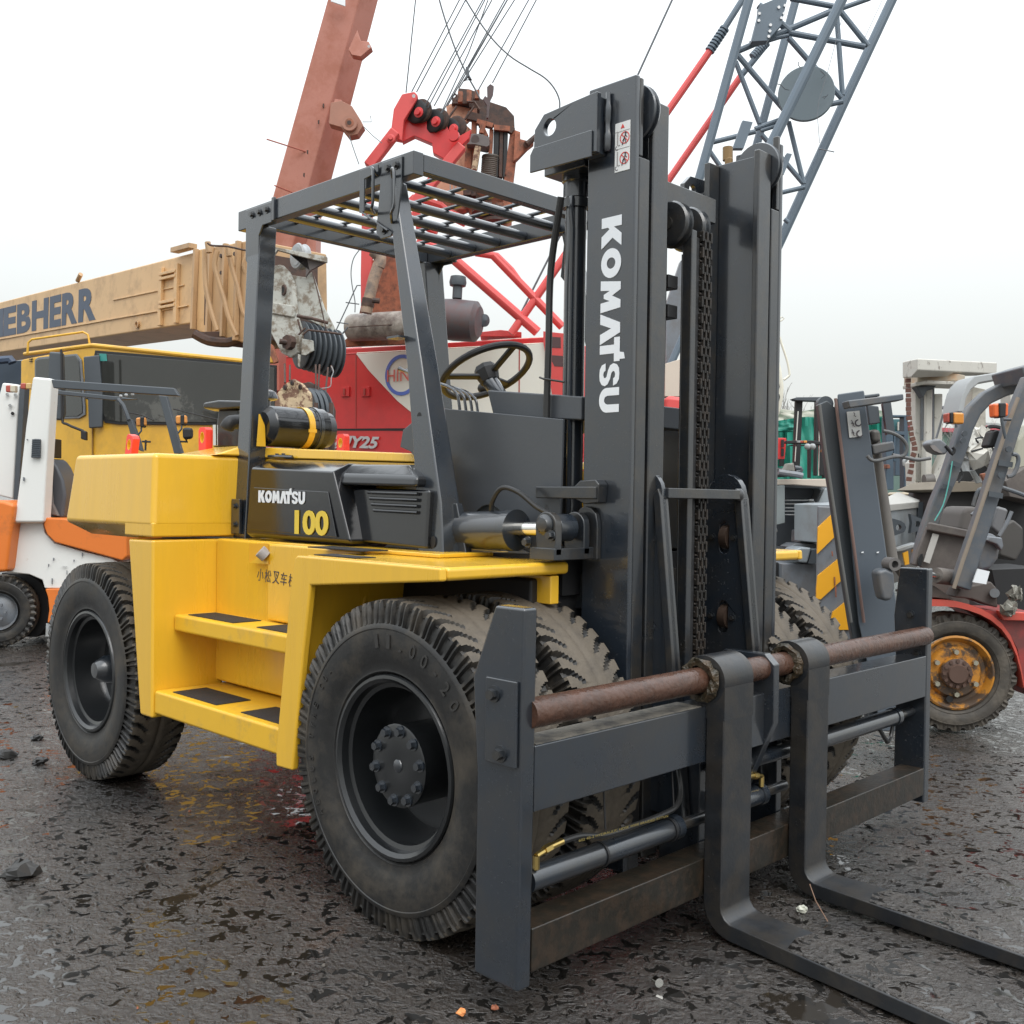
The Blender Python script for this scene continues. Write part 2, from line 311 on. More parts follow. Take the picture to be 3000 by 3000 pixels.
# ------------------------------------------------------------------ ground
def make_ground():
    xs = []; x = -9.0
    def spread(a, b, n): return [a+(b-a)*i/n for i in range(n)]
    xs = [-600, -200, -80, -40, -25, -16, -12]+spread(-9, .6, 230)+[.6, 2, 5, 20, 80, 300]
    ys = [-300, -80, -20, -6, -2]+spread(-.4, 8.5, 215)+[8.5, 10, 13, 18, 26, 40, 80, 200, 600]
    vs = []
    for y in ys:
        for x in xs:
            z = 0
            if -9 <= x <= .7 and -.4 <= y <= 8.6:
                p = Vector((x*1.3, y*1.3, 0)); a = noise.noise(p*.9)*.008+noise.noise(p*4+Vector((5, 1, 0)))*.006+noise.noise(p*13)*.0035
                z = max(a, -.0035)-.006
            vs.append((x, y, z))
    n = len(xs); fs = [(j*n+i, j*n+i+1, (j+1)*n+i+1, (j+1)*n+i) for j in range(len(ys)-1) for i in range(n-1)]
    me = bpy.data.meshes.new('ground'); me.from_pydata(vs, [], fs); me.shade_smooth()
    m = bpy.data.materials.new('wet_mud'); m.use_nodes = True; N = m.node_tree.nodes; L = m.node_tree.links; b = N['Principled BSDF']
    t = N.new('ShaderNodeTexCoord')
    def nz(sc, det=6, ro=.6, dist=0.):
        q = N.new('ShaderNodeTexNoise'); q.inputs['Scale'].default_value = sc; q.inputs['Detail'].default_value = det; q.inputs['Roughness'].default_value = ro
        q.inputs['Distortion'].default_value = dist; L.new(t.outputs['Object'], q.inputs[0]); return q.outputs[0]
    def ramp(src, p0, p1, c0=(0, 0, 0, 1), c1=(1, 1, 1, 1)):
        q = N.new('ShaderNodeValToRGB'); q.color_ramp.elements[0].position = p0; q.color_ramp.elements[1].position = p1
        q.color_ramp.elements[0].color = c0; q.color_ramp.elements[1].color = c1; L.new(src, q.inputs[0]); return q.outputs[0]
    def mix(f, a, c):
        q = N.new('ShaderNodeMix'); q.data_type = 'RGBA'
        if isinstance(f, float): q.inputs[0].default_value = f
        else: L.new(f, q.inputs[0])
        for s_, v in (('A', a), ('B', c)):
            if isinstance(v, tuple): q.inputs[s_].default_value = v
            else: L.new(v, q.inputs[s_])
        return q.outputs['Result']
    base = ramp(nz(2.2, 9, .7), .32, .68, (.012, .009, .007, 1), (.044, .034, .027, 1))
    grit = ramp(nz(60, 6, .7), .5, .8, (0, 0, 0, 1), (1, 1, 1, 1))
    c = mix(grit, base, (.058, .047, .038, 1))
    rust = ramp(nz(.9, 8, .7, .4), .62, .72); c = mix(rust, c, (.055, .032, .020, 1))
    oil = ramp(nz(.7, 5, .6), .55, .62); c = mix(oil, c, (.016, .014, .013, 1))
    pits = ramp(nz(21, 5, .5, 1.0), .56, .578)            # small water filled pits
    big = ramp(nz(1.3, 9, .70, .4), .60, .612)             # larger puddles
    c = mix(pits, c, (.012, .011, .010, 1)); c = mix(big, c, (.022, .018, .014, 1))
    L.new(c, b.inputs['Base Color'])
    mx = N.new('ShaderNodeMath'); mx.operation = 'MAXIMUM'; L.new(pits, mx.inputs[0]); L.new(big, mx.inputs[1])
    rf = ramp(nz(26, 6, .65), .35, .7, (.14, .14, .14, 1), (.42, .42, .42, 1))
    L.new(mix(mx.outputs[0], rf, (.04, .04, .04, 1)), b.inputs['Roughness'])
    b.inputs['Specular IOR Level'].default_value = .95
    hh = N.new('ShaderNodeMath'); hh.operation = 'MULTIPLY_ADD'; L.new(nz(55, 7, .65, .4), hh.inputs[0]); hh.inputs[1].default_value = .7; L.new(nz(21, 5, .5, 1.0), hh.inputs[2])
    soft = ramp(nz(21, 5, .5, 1.0), .53, .58, (1, 1, 1, 1), (0, 0, 0, 1)); h3 = N.new('ShaderNodeMath'); h3.operation = 'MULTIPLY_ADD'; L.new(soft, h3.inputs[0]); h3.inputs[1].default_value = .35; L.new(hh.outputs[0], h3.inputs[2])
    inv = N.new('ShaderNodeMath'); inv.operation = 'SUBTRACT'; inv.inputs[0].default_value = 1; L.new(mx.outputs[0], inv.inputs[1])
    bp = N.new('ShaderNodeBump'); bp.inputs['Distance'].default_value = .021; L.new(h3.outputs[0], bp.inputs['Height'])
    st = N.new('ShaderNodeMath'); st.operation = 'MULTIPLY'; st.inputs[1].default_value = .75; L.new(inv.outputs[0], st.inputs[0]); L.new(st.outputs[0], bp.inputs['Strength'])
    L.new(bp.outputs[0], b.inputs['Normal'])
    me.materials.append(m); o = bpy.data.objects.new('ground', me); COL.objects.link(o); o['kind'] = 'structure'
make_ground()
# ------------------------------------------------------------------ the main forklift  (+X forward, +Y its far side)
YC = 3.0
FK = thing('forklift', 'large yellow ten tonne forklift with dark slate mast and forks, standing in the foreground', 'forklift', (-3.4, YC, 0))
def mir(y): return 2*YC-y
# wheels: front duals and rear
for (yo, sd) in ((1.96, 1), (2.29, 1), (mir(1.96)+.02, -1), (mir(2.29)+.02, -1)):
    wheel(FK, -2.475, .495, yo, sd, .285, .512, .268, 'drive' if yo in (1.96, mir(1.96)+.02) else 'inner', nl=50)
wheel(FK, -4.765, .492, 2.0, 1, .285, .500, .265, 'steer', nl=50)
wheel(FK, -4.765, .492, mir(2.0), -1, .285, .500, .265, 'steer', nl=50)
# size letters on the near front tyre, character by character round the sidewall
def arc_text(txt, cx, cz, y, r, a0, step, h, m, parent):
    for i, ch in enumerate(txt):
        if ch == ' ': continue
        a = R(a0-step*i); up = Vector((math.cos(a), 0, math.sin(a))); rt = Vector((math.sin(a), 0, -math.cos(a)))
        wd = h*(.35 if ch in '1.-' else .62)
        hh = h*.16 if ch in '-.' else h
        p = Vector((cx, y, cz))+up*(r+(h*.4 if ch == '-' else 0))-rt*(wd/2)
        letters(ch, p, rt*wd, up*hh, m, parent, 'tyre_lettering', offset=.01, ext=.002)
TXT = mat('tyre_raised_rubber', (.030, .028, .026), .5, var=.2)
tw = [o for o in COL.objects if o.name.startswith('tyre') and o.parent and o.parent.parent == FK][0]
arc_text('11.00-20', -2.475, .495, 1.9585, .365, 98, 8.6, .042, TXT, tw.parent)
arc_text('AEOLUS TYRE CO.', -2.475, .495, 1.9585, .385, 212, 5.2, .024, TXT, tw.parent)
# chassis
obj('underbody_blocker', MB().box(-4.35, -2.85, 2.55, 3.45, .26, .52).box(-4.0, -2.7, 3.5, 3.9, .33, .75), BLK, FK, bev=.02)  # plain boxes added to stop reflections and darken the mud under the truck
obj('chassis', MB().box(-4.6, -2.32, 2.42, mir(2.42), .50, 1.06), BLK, FK, bev=.01)
obj('front_axle', MB().cyl((-2.47, 2.2, .525), (-2.47, mir(2.2), .525), .11, seg=24), BLK, FK)
obj('rear_axle', MB().cyl((-4.78, 2.2, .515), (-4.78, mir(2.2), .515), .08, seg=20), BLK, FK)
YB = dict(bev=.012, seg=3)
# fender slabs
def fender(s):
    Y = (lambda y: y) if s > 0 else mir
    a, b = sorted((Y(1.9985), Y(2.53)))
    obj('fender', MB().box(-2.99, -2.25, a, b, 1.076, 1.117), YEL, FK, bev=.014, seg=3)
    a, b = sorted((Y(1.9695), Y(1.998)))
    obj('fender_lip', MB().prism([(-3.02, 1.10), (-2.24+.0, 1.0735), (-2.26, 1.0735), (-2.90, 1.018), (-2.935, .80), (-3.0, .38), (-3.105, .375), (-3.02, 1.0)][::1] if 0 else
        [(-3.0, 1.108), (-2.985, 1.1165), (-2.252, 1.1165), (-2.2495, 1.0765), (-2.905, 1.02), (-2.94, .806), (-3.0, .383), (-3.10, .379), (-3.103, .43), (-3.022, 1.02)], 'Y', a, b), YEL, FK, bev=.008, seg=3)
    a, b = sorted((Y(2.0), Y(2.45)))
    obj('wheel_arch', MB().hull8([(-2.955, a, 1.07), (-2.955, b, 1.07), (-2.985, b, 1.07), (-2.985, a, 1.07)], [(-3.045, a, .45), (-3.045, b, .45), (-3.075, b, .45), (-3.075, a, .45)]), YEL, FK)
    obj('arch_inner_panel', MB().box(-2.97, -2.47, *sorted((Y(2.50), Y(2.51))), .93, 1.073), YEL, FK)
    obj('fender_bracket', MB().box(-2.47, -2.26, Y(2.47)-.02, Y(2.47)+.02, .98, 1.072), YEL, FK, bev=.004)
for s in (1, -1): fender(s)
# recess wall behind the steps, with cap notch
def side_body(s):
    Y = (lambda y: y) if s > 0 else mir
    def yb(mb_args):
        x0, x1, y0, y1, z0, z1 = mb_args; a, b = sorted((Y(y0), Y(y1))); return B(x0, x1, a, b, z0, z1)
    obj('side_panel', yb((-4.05, -3.0, 2.263, 2.42, .52, 1.13)), YEL, FK, **YB)
    obj('side_panel', yb((-3.60, -2.97, 2.235, 2.262, .82, 1.128)), YEL, FK, **YB)
    a, b = sorted((Y(1.975), Y(2.30)))
    obj('rear_skirt', MB().prism([(-4.275, 1.125), (-4.05, 1.128), (-4.043, .392), (-4.15, .392)], 'Y', a, b), YEL, FK, **YB)
    a, b = sorted((Y(2.07), Y(2.262)))
    st = obj('step', MB().prism([(-4.046, a), (-3.03, a), (-3.03, b), (-4.046, b)], 'Z', .746, .816), YELS, FK, **YB)
    for x0, x1 in ((-3.98, -3.62), (-3.45, -3.08)): obj('anti_slip_pad', yb((x0, x1, 2.10, 2.225, .8165, .8195)), GRIP, st)
    a, b = sorted((Y(1.985), Y(2.40)))
    st = obj('step', MB().prism([(-4.042, a), (-3.08, a), (-3.08, b), (-4.042, b)], 'Z', .411, .508), YELS, FK, **YB)
    for x0, x1 in ((-3.95, -3.60), (-3.42, -3.10)): obj('anti_slip_pad', yb((x0, x1, 2.02, 2.17, .5085, .5115)), GRIP, st)
    obj('riser_panel', yb((-4.04, -3.05, 2.40, 2.418, .45, .74)), YEL, FK, bev=.004)
    obj('riser_seam', yb((-4.03, -3.06, 2.394, 2.399, .60, .745)), YEL, FK, bev=.003)
    obj('platform', yb((-3.90, -2.6, 2.27, 2.6, 1.118, 1.132)), YEL, FK, bev=.004)
    for x0, x1, y0, y1 in ((-2.99, -2.72, 2.02, 2.10), (-3.22, -2.86, 2.15, 2.26)):
        z = 1.1215 if x0 > -3 else 1.137
        obj('anti_slip_pad', yb((x0+.03, x1, y0, y1, 1.1175 if y0 < 2.12 else 1.130, 1.1205 if y0 < 2.12 else 1.134)), GRIP, FK)
for s in (1, -1): side_body(s)
# fuel filler notch
nt_ = MB().add([(-3.56, 2.262, 1.118), (-3.44, 2.262, 1.118), (-3.44, 2.262, 1.03), (-3.56, 2.262, 1.03)], [])
def onp(pts, y): return [tuple(on(700+a*.2588, 1250+b*.2588, 'Y', y)) for a, b in pts]
obj('filler_recess_shade', MB().loft([onp([(115, 1325), (335, 1322), (335, 1400), (115, 1540)], 2.2325), onp([(115, 1325), (335, 1322), (335, 1400), (115, 1540)], 2.2345)]), mat('recess_shade_yellow', (.72, .36, .02), .4), FK)  # shade of the recess painted as a darker yellow patch, standing proud
obj('filler_ledge', MB().loft([onp([(115, 1542), (335, 1402), (335, 1556)], 2.2305), onp([(115, 1542), (335, 1402), (335, 1556)], 2.2345)]), YEL, FK)
c_ = on(770, 1622, 'Y', 2.222); obj('filler_cap', MB().cyl(c_+Vector((-.004, -.012, .012)), c_+Vector((.01, .012, -.012)), .026, seg=24), GRYC, FK, bev=.003)
# Chinese lettering, white maker name and capacity
ca_, cb_ = on(752, 1700, 'Y', 2.2345), on(868, 1722, 'Y', 2.2345)
for i_, ch_ in enumerate('小松叉车栈'): letters(ch_, ca_.lerp(cb_, i_/5+.01), (cb_-ca_)*.165, (0, 0, .050), INK, FK, ext=.001, shear=.15)
# counterweight
def plan(pts): return pts+[(x, mir(y)) for x, y in reversed(pts)]
cw = MB()
def ring(ptsz): return [(x, y, z) for (x, y, z) in ptsz]+[(x, mir(y), z) for (x, y, z) in reversed(ptsz)]
cw.loft([ring([(-4.045, 2.34, 1.178), (-4.045, 1.97, 1.178), (-4.93, 1.97, 1.178), (-5.45, 2.75, 1.178)]),
         ring([(-4.06, 2.345, 1.487), (-4.065, 1.985, 1.487), (-4.85, 1.985, 1.491), (-5.35, 2.75, 1.491)])])
CWT = obj('counterweight', cw, YEL, FK, bev=.022, seg=4)
obj('counterweight_foot', MB().loft([ring([(-4.047, 2.335, 1.139), (-4.047, 1.972, 1.139), (-4.305, 1.972, 1.139), (-4.33, 2.335, 1.139)]), ring([(-4.047, 2.335, 1.20), (-4.047, 1.9725, 1.20), (-4.305, 1.9725, 1.20), (-4.33, 2.335, 1.20)])]), YEL, CWT, bev=.008, seg=3)
obj('counterweight_chamfer', MB().loft([ring([(-4.32, 2.05, 1.125), (-4.86, 2.07, 1.125), (-5.32, 2.78, 1.125)]), ring([(-4.32, 1.98, 1.181), (-4.925, 1.98, 1.181), (-5.44, 2.75, 1.181)])]), YEL, CWT)
dk = MB(); dk.loft([ring([(-4.05, 2.25, 1.488), (-4.35, 2.2, 1.488), (-4.9, 2.6, 1.488)]), ring([(-4.07, 2.40, 1.535), (-4.33, 2.42, 1.535), (-4.8, 2.75, 1.535)])])
obj('counterweight_deck', dk, YEL, FK, bev=.01, seg=3)
# hood
obj('hood', MB().loft([[(-4.04, 2.45, 1.484), (-2.95, 2.45, 1.448), (-2.95, mir(2.45), 1.448), (-4.04, mir(2.45), 1.484)],
                       [(-4.04, 2.455, 1.53), (-2.98, 2.455, 1.482), (-2.98, mir(2.455), 1.482), (-4.04, mir(2.455), 1.53)]]), YEL, FK, bev=.006)
obj('hood_side', MB().loft([[(-4.04, 2.46, 1.14), (-2.95, 2.46, 1.14), (-2.95, mir(2.46), 1.14), (-4.04, mir(2.46), 1.14)],
                       [(-4.04, 2.46, 1.480), (-2.95, 2.46, 1.444), (-2.95, mir(2.46), 1.444), (-4.04, mir(2.46), 1.480)]]), YEL, FK)
lt = MB(); lt.tube([(-3.93, 2.445, 1.487), (-3.88, 2.425, 1.485), (-3.80, 2.42, 1.483), (-3.74, 2.44, 1.48)], .008); lt.box(-3.9, -3.78, 2.43, 2.452, 1.475, 1.489)
for x in (-3.86, -3.81): lt.cyl((x, 2.44, 1.485), (x, 2.44, 1.498), .008, seg=8)
obj('hood_latch', lt, DRK, FK)
# black side cover with sloped shoulders
def cover(s):
    Y = (lambda y: y) if s > 0 else mir
    c = MB()
    q = lambda pts: [(x, Y(y), z) for x, y, z in pts]
    A = q([(-3.83, 2.30, 1.142), (-3.12, 2.30, 1.142), (-3.12, 2.45, 1.142), (-3.83, 2.45, 1.142)])
    Bq = q([(-3.835, 2.28, 1.16), (-3.12, 2.285, 1.155), (-3.10, 2.45, 1.155), (-3.83, 2.45, 1.16)])
    Cq = q([(-3.80, 2.28, 1.43), (-3.225, 2.28, 1.41), (-3.20, 2.45, 1.42), (-3.78, 2.45, 1.445)])
    D = q([(-3.80, 2.37, 1.468), (-3.23, 2.36, 1.444), (-3.20, 2.45, 1.444), (-3.79, 2.45, 1.468)])
    cv = obj('side_cover', c.loft([A, Bq, Cq, D]), BLKG, FK, bev=.014, seg=3)
    fr = MB(); fr.loft([q([(-3.80, 2.276, 1.175), (-3.19, 2.276, 1.165), (-3.19, 2.2815, 1.165), (-3.80, 2.2815, 1.175)]), q([(-3.775, 2.276, 1.35), (-3.25, 2.276, 1.335), (-3.25, 2.2815, 1.335), (-3.775, 2.2815, 1.35)])])
    obj('cover_plate', fr, BLKG, cv, bev=.004)
    g = MB(); g.loft([q([(-3.12, 2.34, 1.15), (-2.75, 2.34, 1.14), (-2.75, 2.46, 1.14), (-3.1, 2.46, 1.15)]), q([(-3.20, 2.35, 1.352), (-2.75, 2.35, 1.345), (-2.75, 2.46, 1.345), (-3.2, 2.46, 1.352)])])
    gp = obj('grille_panel', g, BLKG, cv, bev=.01, seg=3)
    for k in range(4):
        z = 1.335-.022*k; obj('grille_slot', MB().tube([(-3.085+.012*k, Y(2.342), z), (-2.80, Y(2.342), z-.004)], .0065, 8), BLKG, cv)
    u = MB(); u.loft([q([(-3.20, 2.30, 1.362), (-2.80, 2.33, 1.355), (-2.80, 2.46, 1.355), (-3.2, 2.46, 1.362)]), q([(-3.23, 2.31, 1.40), (-2.80, 2.335, 1.39), (-2.80, 2.46, 1.39), (-3.23, 2.46, 1.40)]), q([(-3.25, 2.37, 1.443), (-2.90, 2.38, 1.436), (-2.88, 2.46, 1.436), (-3.24, 2.46, 1.443)])])
    obj('cover_shoulder', u, BLKG, cv, bev=.012, seg=3)
    if s > 0:
        x_ = -3.730
        for ch, wd_, g_ in (('K', .048, .003), ('O', .050, .003), ('M', .054, .002), ('A', .050, -.010), ('T', .044, .001), ('S', .042, .004), ('U', .044, 0)):
            glyph(ch, (x_, 2.2735, 1.289-.0125*(x_+3.73)), (wd_, 0, -.0006), (0, 0, .049), WHT, cv); x_ += wd_+g_
        letters('100', (-3.462, 2.273, 1.168), (.225, 0, 0), (0, 0, .095), YDEC, cv, offset=.035)
for s in (1, -1): cover(s)
# air cleaner, intake cap and pipe on the hood
ac = obj('air_cleaner', MB().lathe([(0, .0), (0, .06), (.02, .085), (.03, .09), (.24, .09), (.245, .094), (.30, .094), (.30, .085), (.34, .08), (.345, 0)], (-3.98, 2.44, 1.622), seg=36), BLKG, FK)
obj('strap', MB().lathe([(.185, .091), (.185, .095), (.215, .095), (.215, .091)], (-3.98, 2.44, 1.622), seg=36), YEL, ac)
obj('strap_clasp', B(-3.90, -3.885, 2.62, 2.66, 1.60, 1.615), YEL, ac)
obj('end_band', MB().lathe([(.245, .095), (.245, .099), (.262, .099), (.262, .095)], (-3.98, 2.44, 1.622), seg=36), DRK, ac)
obj('intake_cap', MB().lathe([(-.04, .022), (.02, .022), (.024, .048), (.030, .056), (.040, .056), (.062, .044), (.074, .02), (.077, 0)], tuple(at(778, 1188, 4.7)), (0, 0, 1), seg=28), DRK, FK)
obj('yellow_bracket', MB().prism([(2.40, 1.53), (2.44, 1.53), (2.435, 1.62), (2.41, 1.67)], 'X', -3.96, -3.95), YEL, FK)
ip = MB().tube([at(740, 1238, 4.75), at(700, 1236, 4.75), at(674, 1240, 4.7), at(664, 1256, 4.7)], [.034, .034, .033, .028], 12, smooth=4)
obj('intake_pipe', ip, BLK, FK)
hvv = Vector((cd.x, cd.y, 0)).normalized(); sv = MB()
for pl_, th_ in (([at(594, 1180, 4.95), at(640, 1172, 4.95), at(712, 1174, 4.95), at(712, 1194, 4.95), at(640, 1200, 4.95), at(594, 1196, 4.95)], .16), ([at(640, 1198, 5.0), at(700, 1198, 5.0), at(704, 1310, 5.0), at(622, 1310, 5.0), at(632, 1260, 5.0)], .12)): sv.loft([[tuple(p) for p in pl_], [tuple(p+hvv*th_) for p in pl_]])
obj('hood_stand', sv, DRKM, FK, bev=.01)
obj('exhaust_stub', MB().cyl(at(631, 1305, 4.8), at(631, 1245, 4.8), .012, seg=14), CHR, FK)
# red lifting eyes with yellow inner faces
def eye(p, tilt):
    a = R(tilt); c_, s_ = math.cos(a), math.sin(a)
    hole = circle(0, .0, .019, 18, .027); outer = [(-.032, -.08), (.036, -.08), (.036, .035), (.022, .048), (-.022, .048), (-.036, .035)]
    m1 = MB().prism(outer, 'Y', -.018, .018, [hole]); m1.v = [(p[0]+x*c_+z*s_, p[1]+y, p[2]-x*s_+z*c_) for x, y, z in m1.v]
    e_ = obj('lifting_eye', m1, REDP, FK, bev=.006)
    m2 = MB().lathe([(-.0178, .0192), (.0178, .0192), (.0178, .0172), (-.0178, .0172), (-.0178, .0192)], (0, 0, 0), seg=18)
    m2.v = [(p[0]+x*c_+z*1.38*s_, p[1]+y, p[2]-x*s_+z*1.38*c_) for x, y, z in m2.v]; obj('eye_liner', m2, YEL, e_)
eye(on(388, 1303, 'Y', 2.25), 14); eye(on(602, 1282, 'Y', 2.42), 0); eye(on(1005, 1298, 'Y', 3.3), 0)
# ---------------- overhead guard
GF, GR_, GN, GFAR = -2.98, -4.22, 2.45, 3.49
obj('guard_side_rail', B(GR_, GF, GN, GN+.05, 2.512, 2.6), DRK, FK, bev=.004)
obj('guard_side_rail', B(GR_, GF, GFAR-.05, GFAR, 2.512, 2.6), DRK, FK, bev=.004)
obj('guard_cross_rail', B(GF-.045, GF-.002, GN+.052, GFAR-.052, 2.53, 2.598), DRK, FK, bev=.004)
obj('guard_cross_rail', B(-4.10, -4.06, GN+.052, GFAR-.052, 2.512, 2.598), DRK, FK, bev=.004)
for x in (-3.165, -3.375, -3.55, -3.72, -3.90): obj('guard_tube', MB().cyl((x, GN+.052, 2.535), (x, GFAR-.052, 2.535), .021, seg=14), DRK, FK)
for y in (2.655, 2.81, 2.965, 3.12, 3.275): obj('guard_rod', MB().cyl((GF-.046, y, 2.563), (-4.058, y, 2.563), .009, seg=8), DRK, FK)
for (y0, sg) in ((GN, -1), (GFAR, 1)):
    a, b = sorted((y0+sg*.008, y0+sg*.001))
    gp = obj('gusset_plate', MB().prism([(-4.14, 2.59), (-3.93, 2.59), (-3.93, 2.50), (-4.0, 2.50), (-4.03, 2.46), (-4.03, 2.36), (-4.05, 2.345), (-4.12, 2.345), (-4.14, 2.37)], 'Y', a, b), DRK, FK, bev=.003)
    for x in (-4.085, -4.025, -3.965): obj('bolt', MB().hexbolt((x, y0+sg*.008, 2.56), (0, sg, 0), .011, .014), DRKM, gp)
    gp = obj('gusset_plate', MB().prism([(-3.16, 2.59), (-3.04, 2.59), (-3.04, 2.48), (-3.06, 2.36), (-3.10, 2.30), (-3.16, 2.30), (-3.19, 2.33), (-3.17, 2.5)], 'Y', a, b), DRK, FK, bev=.003)
    for x, z in ((-3.12, 2.56), (-3.14, 2.33), (-3.07, 2.56)): obj('bolt', MB().hexbolt((x, y0+sg*.008, z), (0, sg, 0), .011, .014), DRKM, gp)
    obj('clamp_strap', B(-3.925, -3.905, min(y0+sg*.012, y0), max(y0+sg*.012, y0), 2.505, 2.605), DRK, FK, bev=.002)
# posts
def post(a, b, w, d, name='guard_post'):
    m = MB(); ax, ay, az = a; bx, by, bz = b
    m.hull8([(ax-w/2, ay-d/2, az), (ax+w/2, ay-d/2, az), (ax+w/2, ay+d/2, az), (ax-w/2, ay+d/2, az)], [(bx-w/2, by-d/2, bz), (bx+w/2, by-d/2, bz), (bx+w/2, by+d/2, bz), (bx-w/2, by+d/2, bz)])
    return obj(name, m, DRK, FK, bev=.006, seg=2)
post((-4.00, 2.385, 1.125), (-4.085, 2.495, 2.512), .10, .085)
post((-4.02, 3.56, 1.125), (-4.085, 3.46, 2.512), .10, .12)
obj('post_foot', B(-4.045, -3.975, 2.330, 2.343, 1.15, 1.30), DRK, FK, bev=.003)
for z in (1.19, 1.27): obj('bolt', MB().hexbolt((-4.01, 2.330, z), (0, -1, 0), .01, .012), DRKM, FK)
def fpost(s):
    Y = (lambda y: y) if s > 0 else (lambda y: 2*2.975-y)
    m = MB(); P = []
    for (x0, x1, ya, yb, z) in ((-2.82, -2.685, 2.36, 2.45, 1.121), (-2.845, -2.715, 2.372, 2.455, 1.30), (-2.955, -2.875, 2.41, 2.485, 1.80), (-3.145, -3.10, 2.452, 2.51, 2.511)):
        P.append([(x0, Y(ya), z), (x1, Y(ya), z), (x1+.012, Y(yb), z), (x0, Y(yb), z)])
    p = obj('front_post', m.loft(P), DRK, FK, bev=.008, seg=3)
    fl = MB().prism([(-2.80, 1.121), (-2.635, 1.121), (-2.665, 1.22), (-2.69, 1.30), (-2.80, 1.30)], 'Y', *sorted((Y(2.425), Y(2.455))))
    obj('post_flange', fl, DRK, p, bev=.004)
    fg = MB().prism([(-2.99, 1.503), (-2.975, 1.565), (-2.905, 1.60), (-2.86, 1.60), (-2.85, 1.44), (-2.90, 1.46), (-2.93, 1.485)], 'Y', *sorted((Y(2.412), Y(2.43))))
    obj('post_bracket', fg, DRK, p, bev=.003)
    if s > 0:
        obj('bolt_hole', MB().prism(circle(-2.862, 1.602, .014, 16, .022), 'Y', 2.3955, 2.40), BLK, p)
        obj('bolt_hole', MB().prism(circle(-2.735, 1.165, .013, 16, .02), 'Y', 2.3575, 2.362), BLK, p)
        obj('mirror_tab', B(-3.03, -2.96, 2.375, 2.43, 1.90, 1.908), DRK, p)
        obj('mirror_plate', B(-2.965, -2.92, 2.425, 2.432, 1.9, 1.945), DRK, p)
        for (x0, x1, z) in ((-3.06, -2.99, 2.43), (-3.07, -2.99, 2.40)): pass
fpost(1); fpost(-1)
hd = MB().tube([(-3.18, 2.44, 2.545), (-3.165, 2.40, 2.56), (-3.15, 2.395, 2.54), (-3.15, 2.395, 2.43), (-3.165, 2.40, 2.41), (-3.20, 2.44, 2.405)], .006, 6, smooth=3)
obj('grab_handle', hd, DRK, FK)
hd = MB().tube([(-3.09, 2.44, 2.52), (-3.045, 2.40, 2.53), (-3.025, 2.395, 2.515), (-3.02, 2.395, 2.40), (-3.045, 2.40, 2.37), (-3.09, 2.44, 2.35)], .006, 6, smooth=3)
obj('grab_handle', hd, DRK, FK)
hl = MB().prism([(-3.285, 2.585), (-3.17, 2.585), (-3.17, 2.555), (-3.255, 2.545), (-3.255, 2.42), (-3.285, 2.42)], 'Y', 2.432, 2.438); hl.bar((-3.27, 2.435, 2.42), (-3.10, 2.43, 2.32), .012, .006)
obj('lamp_bracket', hl, DRK, FK, bev=.002)
# ---------------- operator compartment
cutc = arc(-2.69, 1.20, .095, 150, 20, 10)
obj('cowl_side', MB().prism([(-2.97, 1.128), (-2.80, 1.128), (-2.785, 1.24)]+cutc+[(-2.59, 1.16), (-2.345, 1.10), (-2.337, 1.588), (-2.973, 1.658)], 'Y', 2.58, 2.592), mat('grey_panel', (.062, .068, .076), .33, var=.08, scale=2, bump=.04, bscale=60, drops=.15, rvar=.06), FK, bev=.003)
obj('cowl_side', MB().prism([(-2.885, 1.128), (-2.28, 1.10), (-2.285, 1.585), (-2.885, 1.648)], 'Y', 3.45, 3.465), MATS['grey_panel'], FK, bev=.003)
obj('floor_plate', B(-3.0, -2.32, 2.52, 3.44, 1.10, 1.13), BLK, FK)
obj('inner_panel', B(-2.98, -2.70, 2.62, 2.66, 1.13, 1.36), mat('pale_panel', (.2, .22, .24), .4), FK, bev=.004)
d = MB().prism([(-2.70, 1.58), (-2.75, 1.715), (-2.29, 1.665), (-2.29, 1.585), (-2.50, 1.60)], 'Y', 2.62, 3.38)
obj('dashboard', d, MATS['grey_panel'], FK, bev=.006)
cx_ = Vector((-3.10, 2.95, 1.84)); nrm = Vector((-.50, 0, .87)).normalized()
sw = MB(); ua = Vector((0, 1, 0)); ub = nrm.cross(ua).normalized(); RR = .19
pts = [cx_+RR*(math.cos(t)*ua+math.sin(t)*ub) for t in (2*math.pi*i/36 for i in range(36))]
for i in range(36): pass
rings = []
for i in range(36):
    t = 2*math.pi*i/36; c_ = cx_+RR*(math.cos(t)*ua+math.sin(t)*ub); rad = (math.cos(t)*ua+math.sin(t)*ub)
    rings.append([tuple(c_+.0145*(math.cos(q)*rad+math.sin(q)*nrm)) for q in (2*math.pi*k/10 for k in range(10))])
rings.append(rings[0]); sw.loft(rings, caps=False)
W_ = obj('steering_wheel', sw, BLK, FK)
for a in (20, 160, 270):
    rad = math.cos(R(a))*ua+math.sin(R(a))*ub; obj('spoke', MB().bar(cx_-nrm*.02+rad*.03, cx_+rad*.185, .03, .014, nrm), BLK, W_, bev=.004)
obj('steering_hub', MB().lathe([(-.05, .0), (-.05, .04), (.0, .052), (.022, .045), (.024, 0)], cx_, nrm, seg=8), BLK, W_, smooth=20)
obj('steering_knob', MB().sphere(cx_+RR*(math.cos(.9)*ua+math.sin(.9)*ub)+nrm*.03, .024), BLK, W_)
obj('steering_column', MB().lathe([(0, .035), (.13, .028), (.22, .03)], cx_-nrm*.05, -nrm+Vector((.35, 0, 0)), seg=14), DRK, FK)
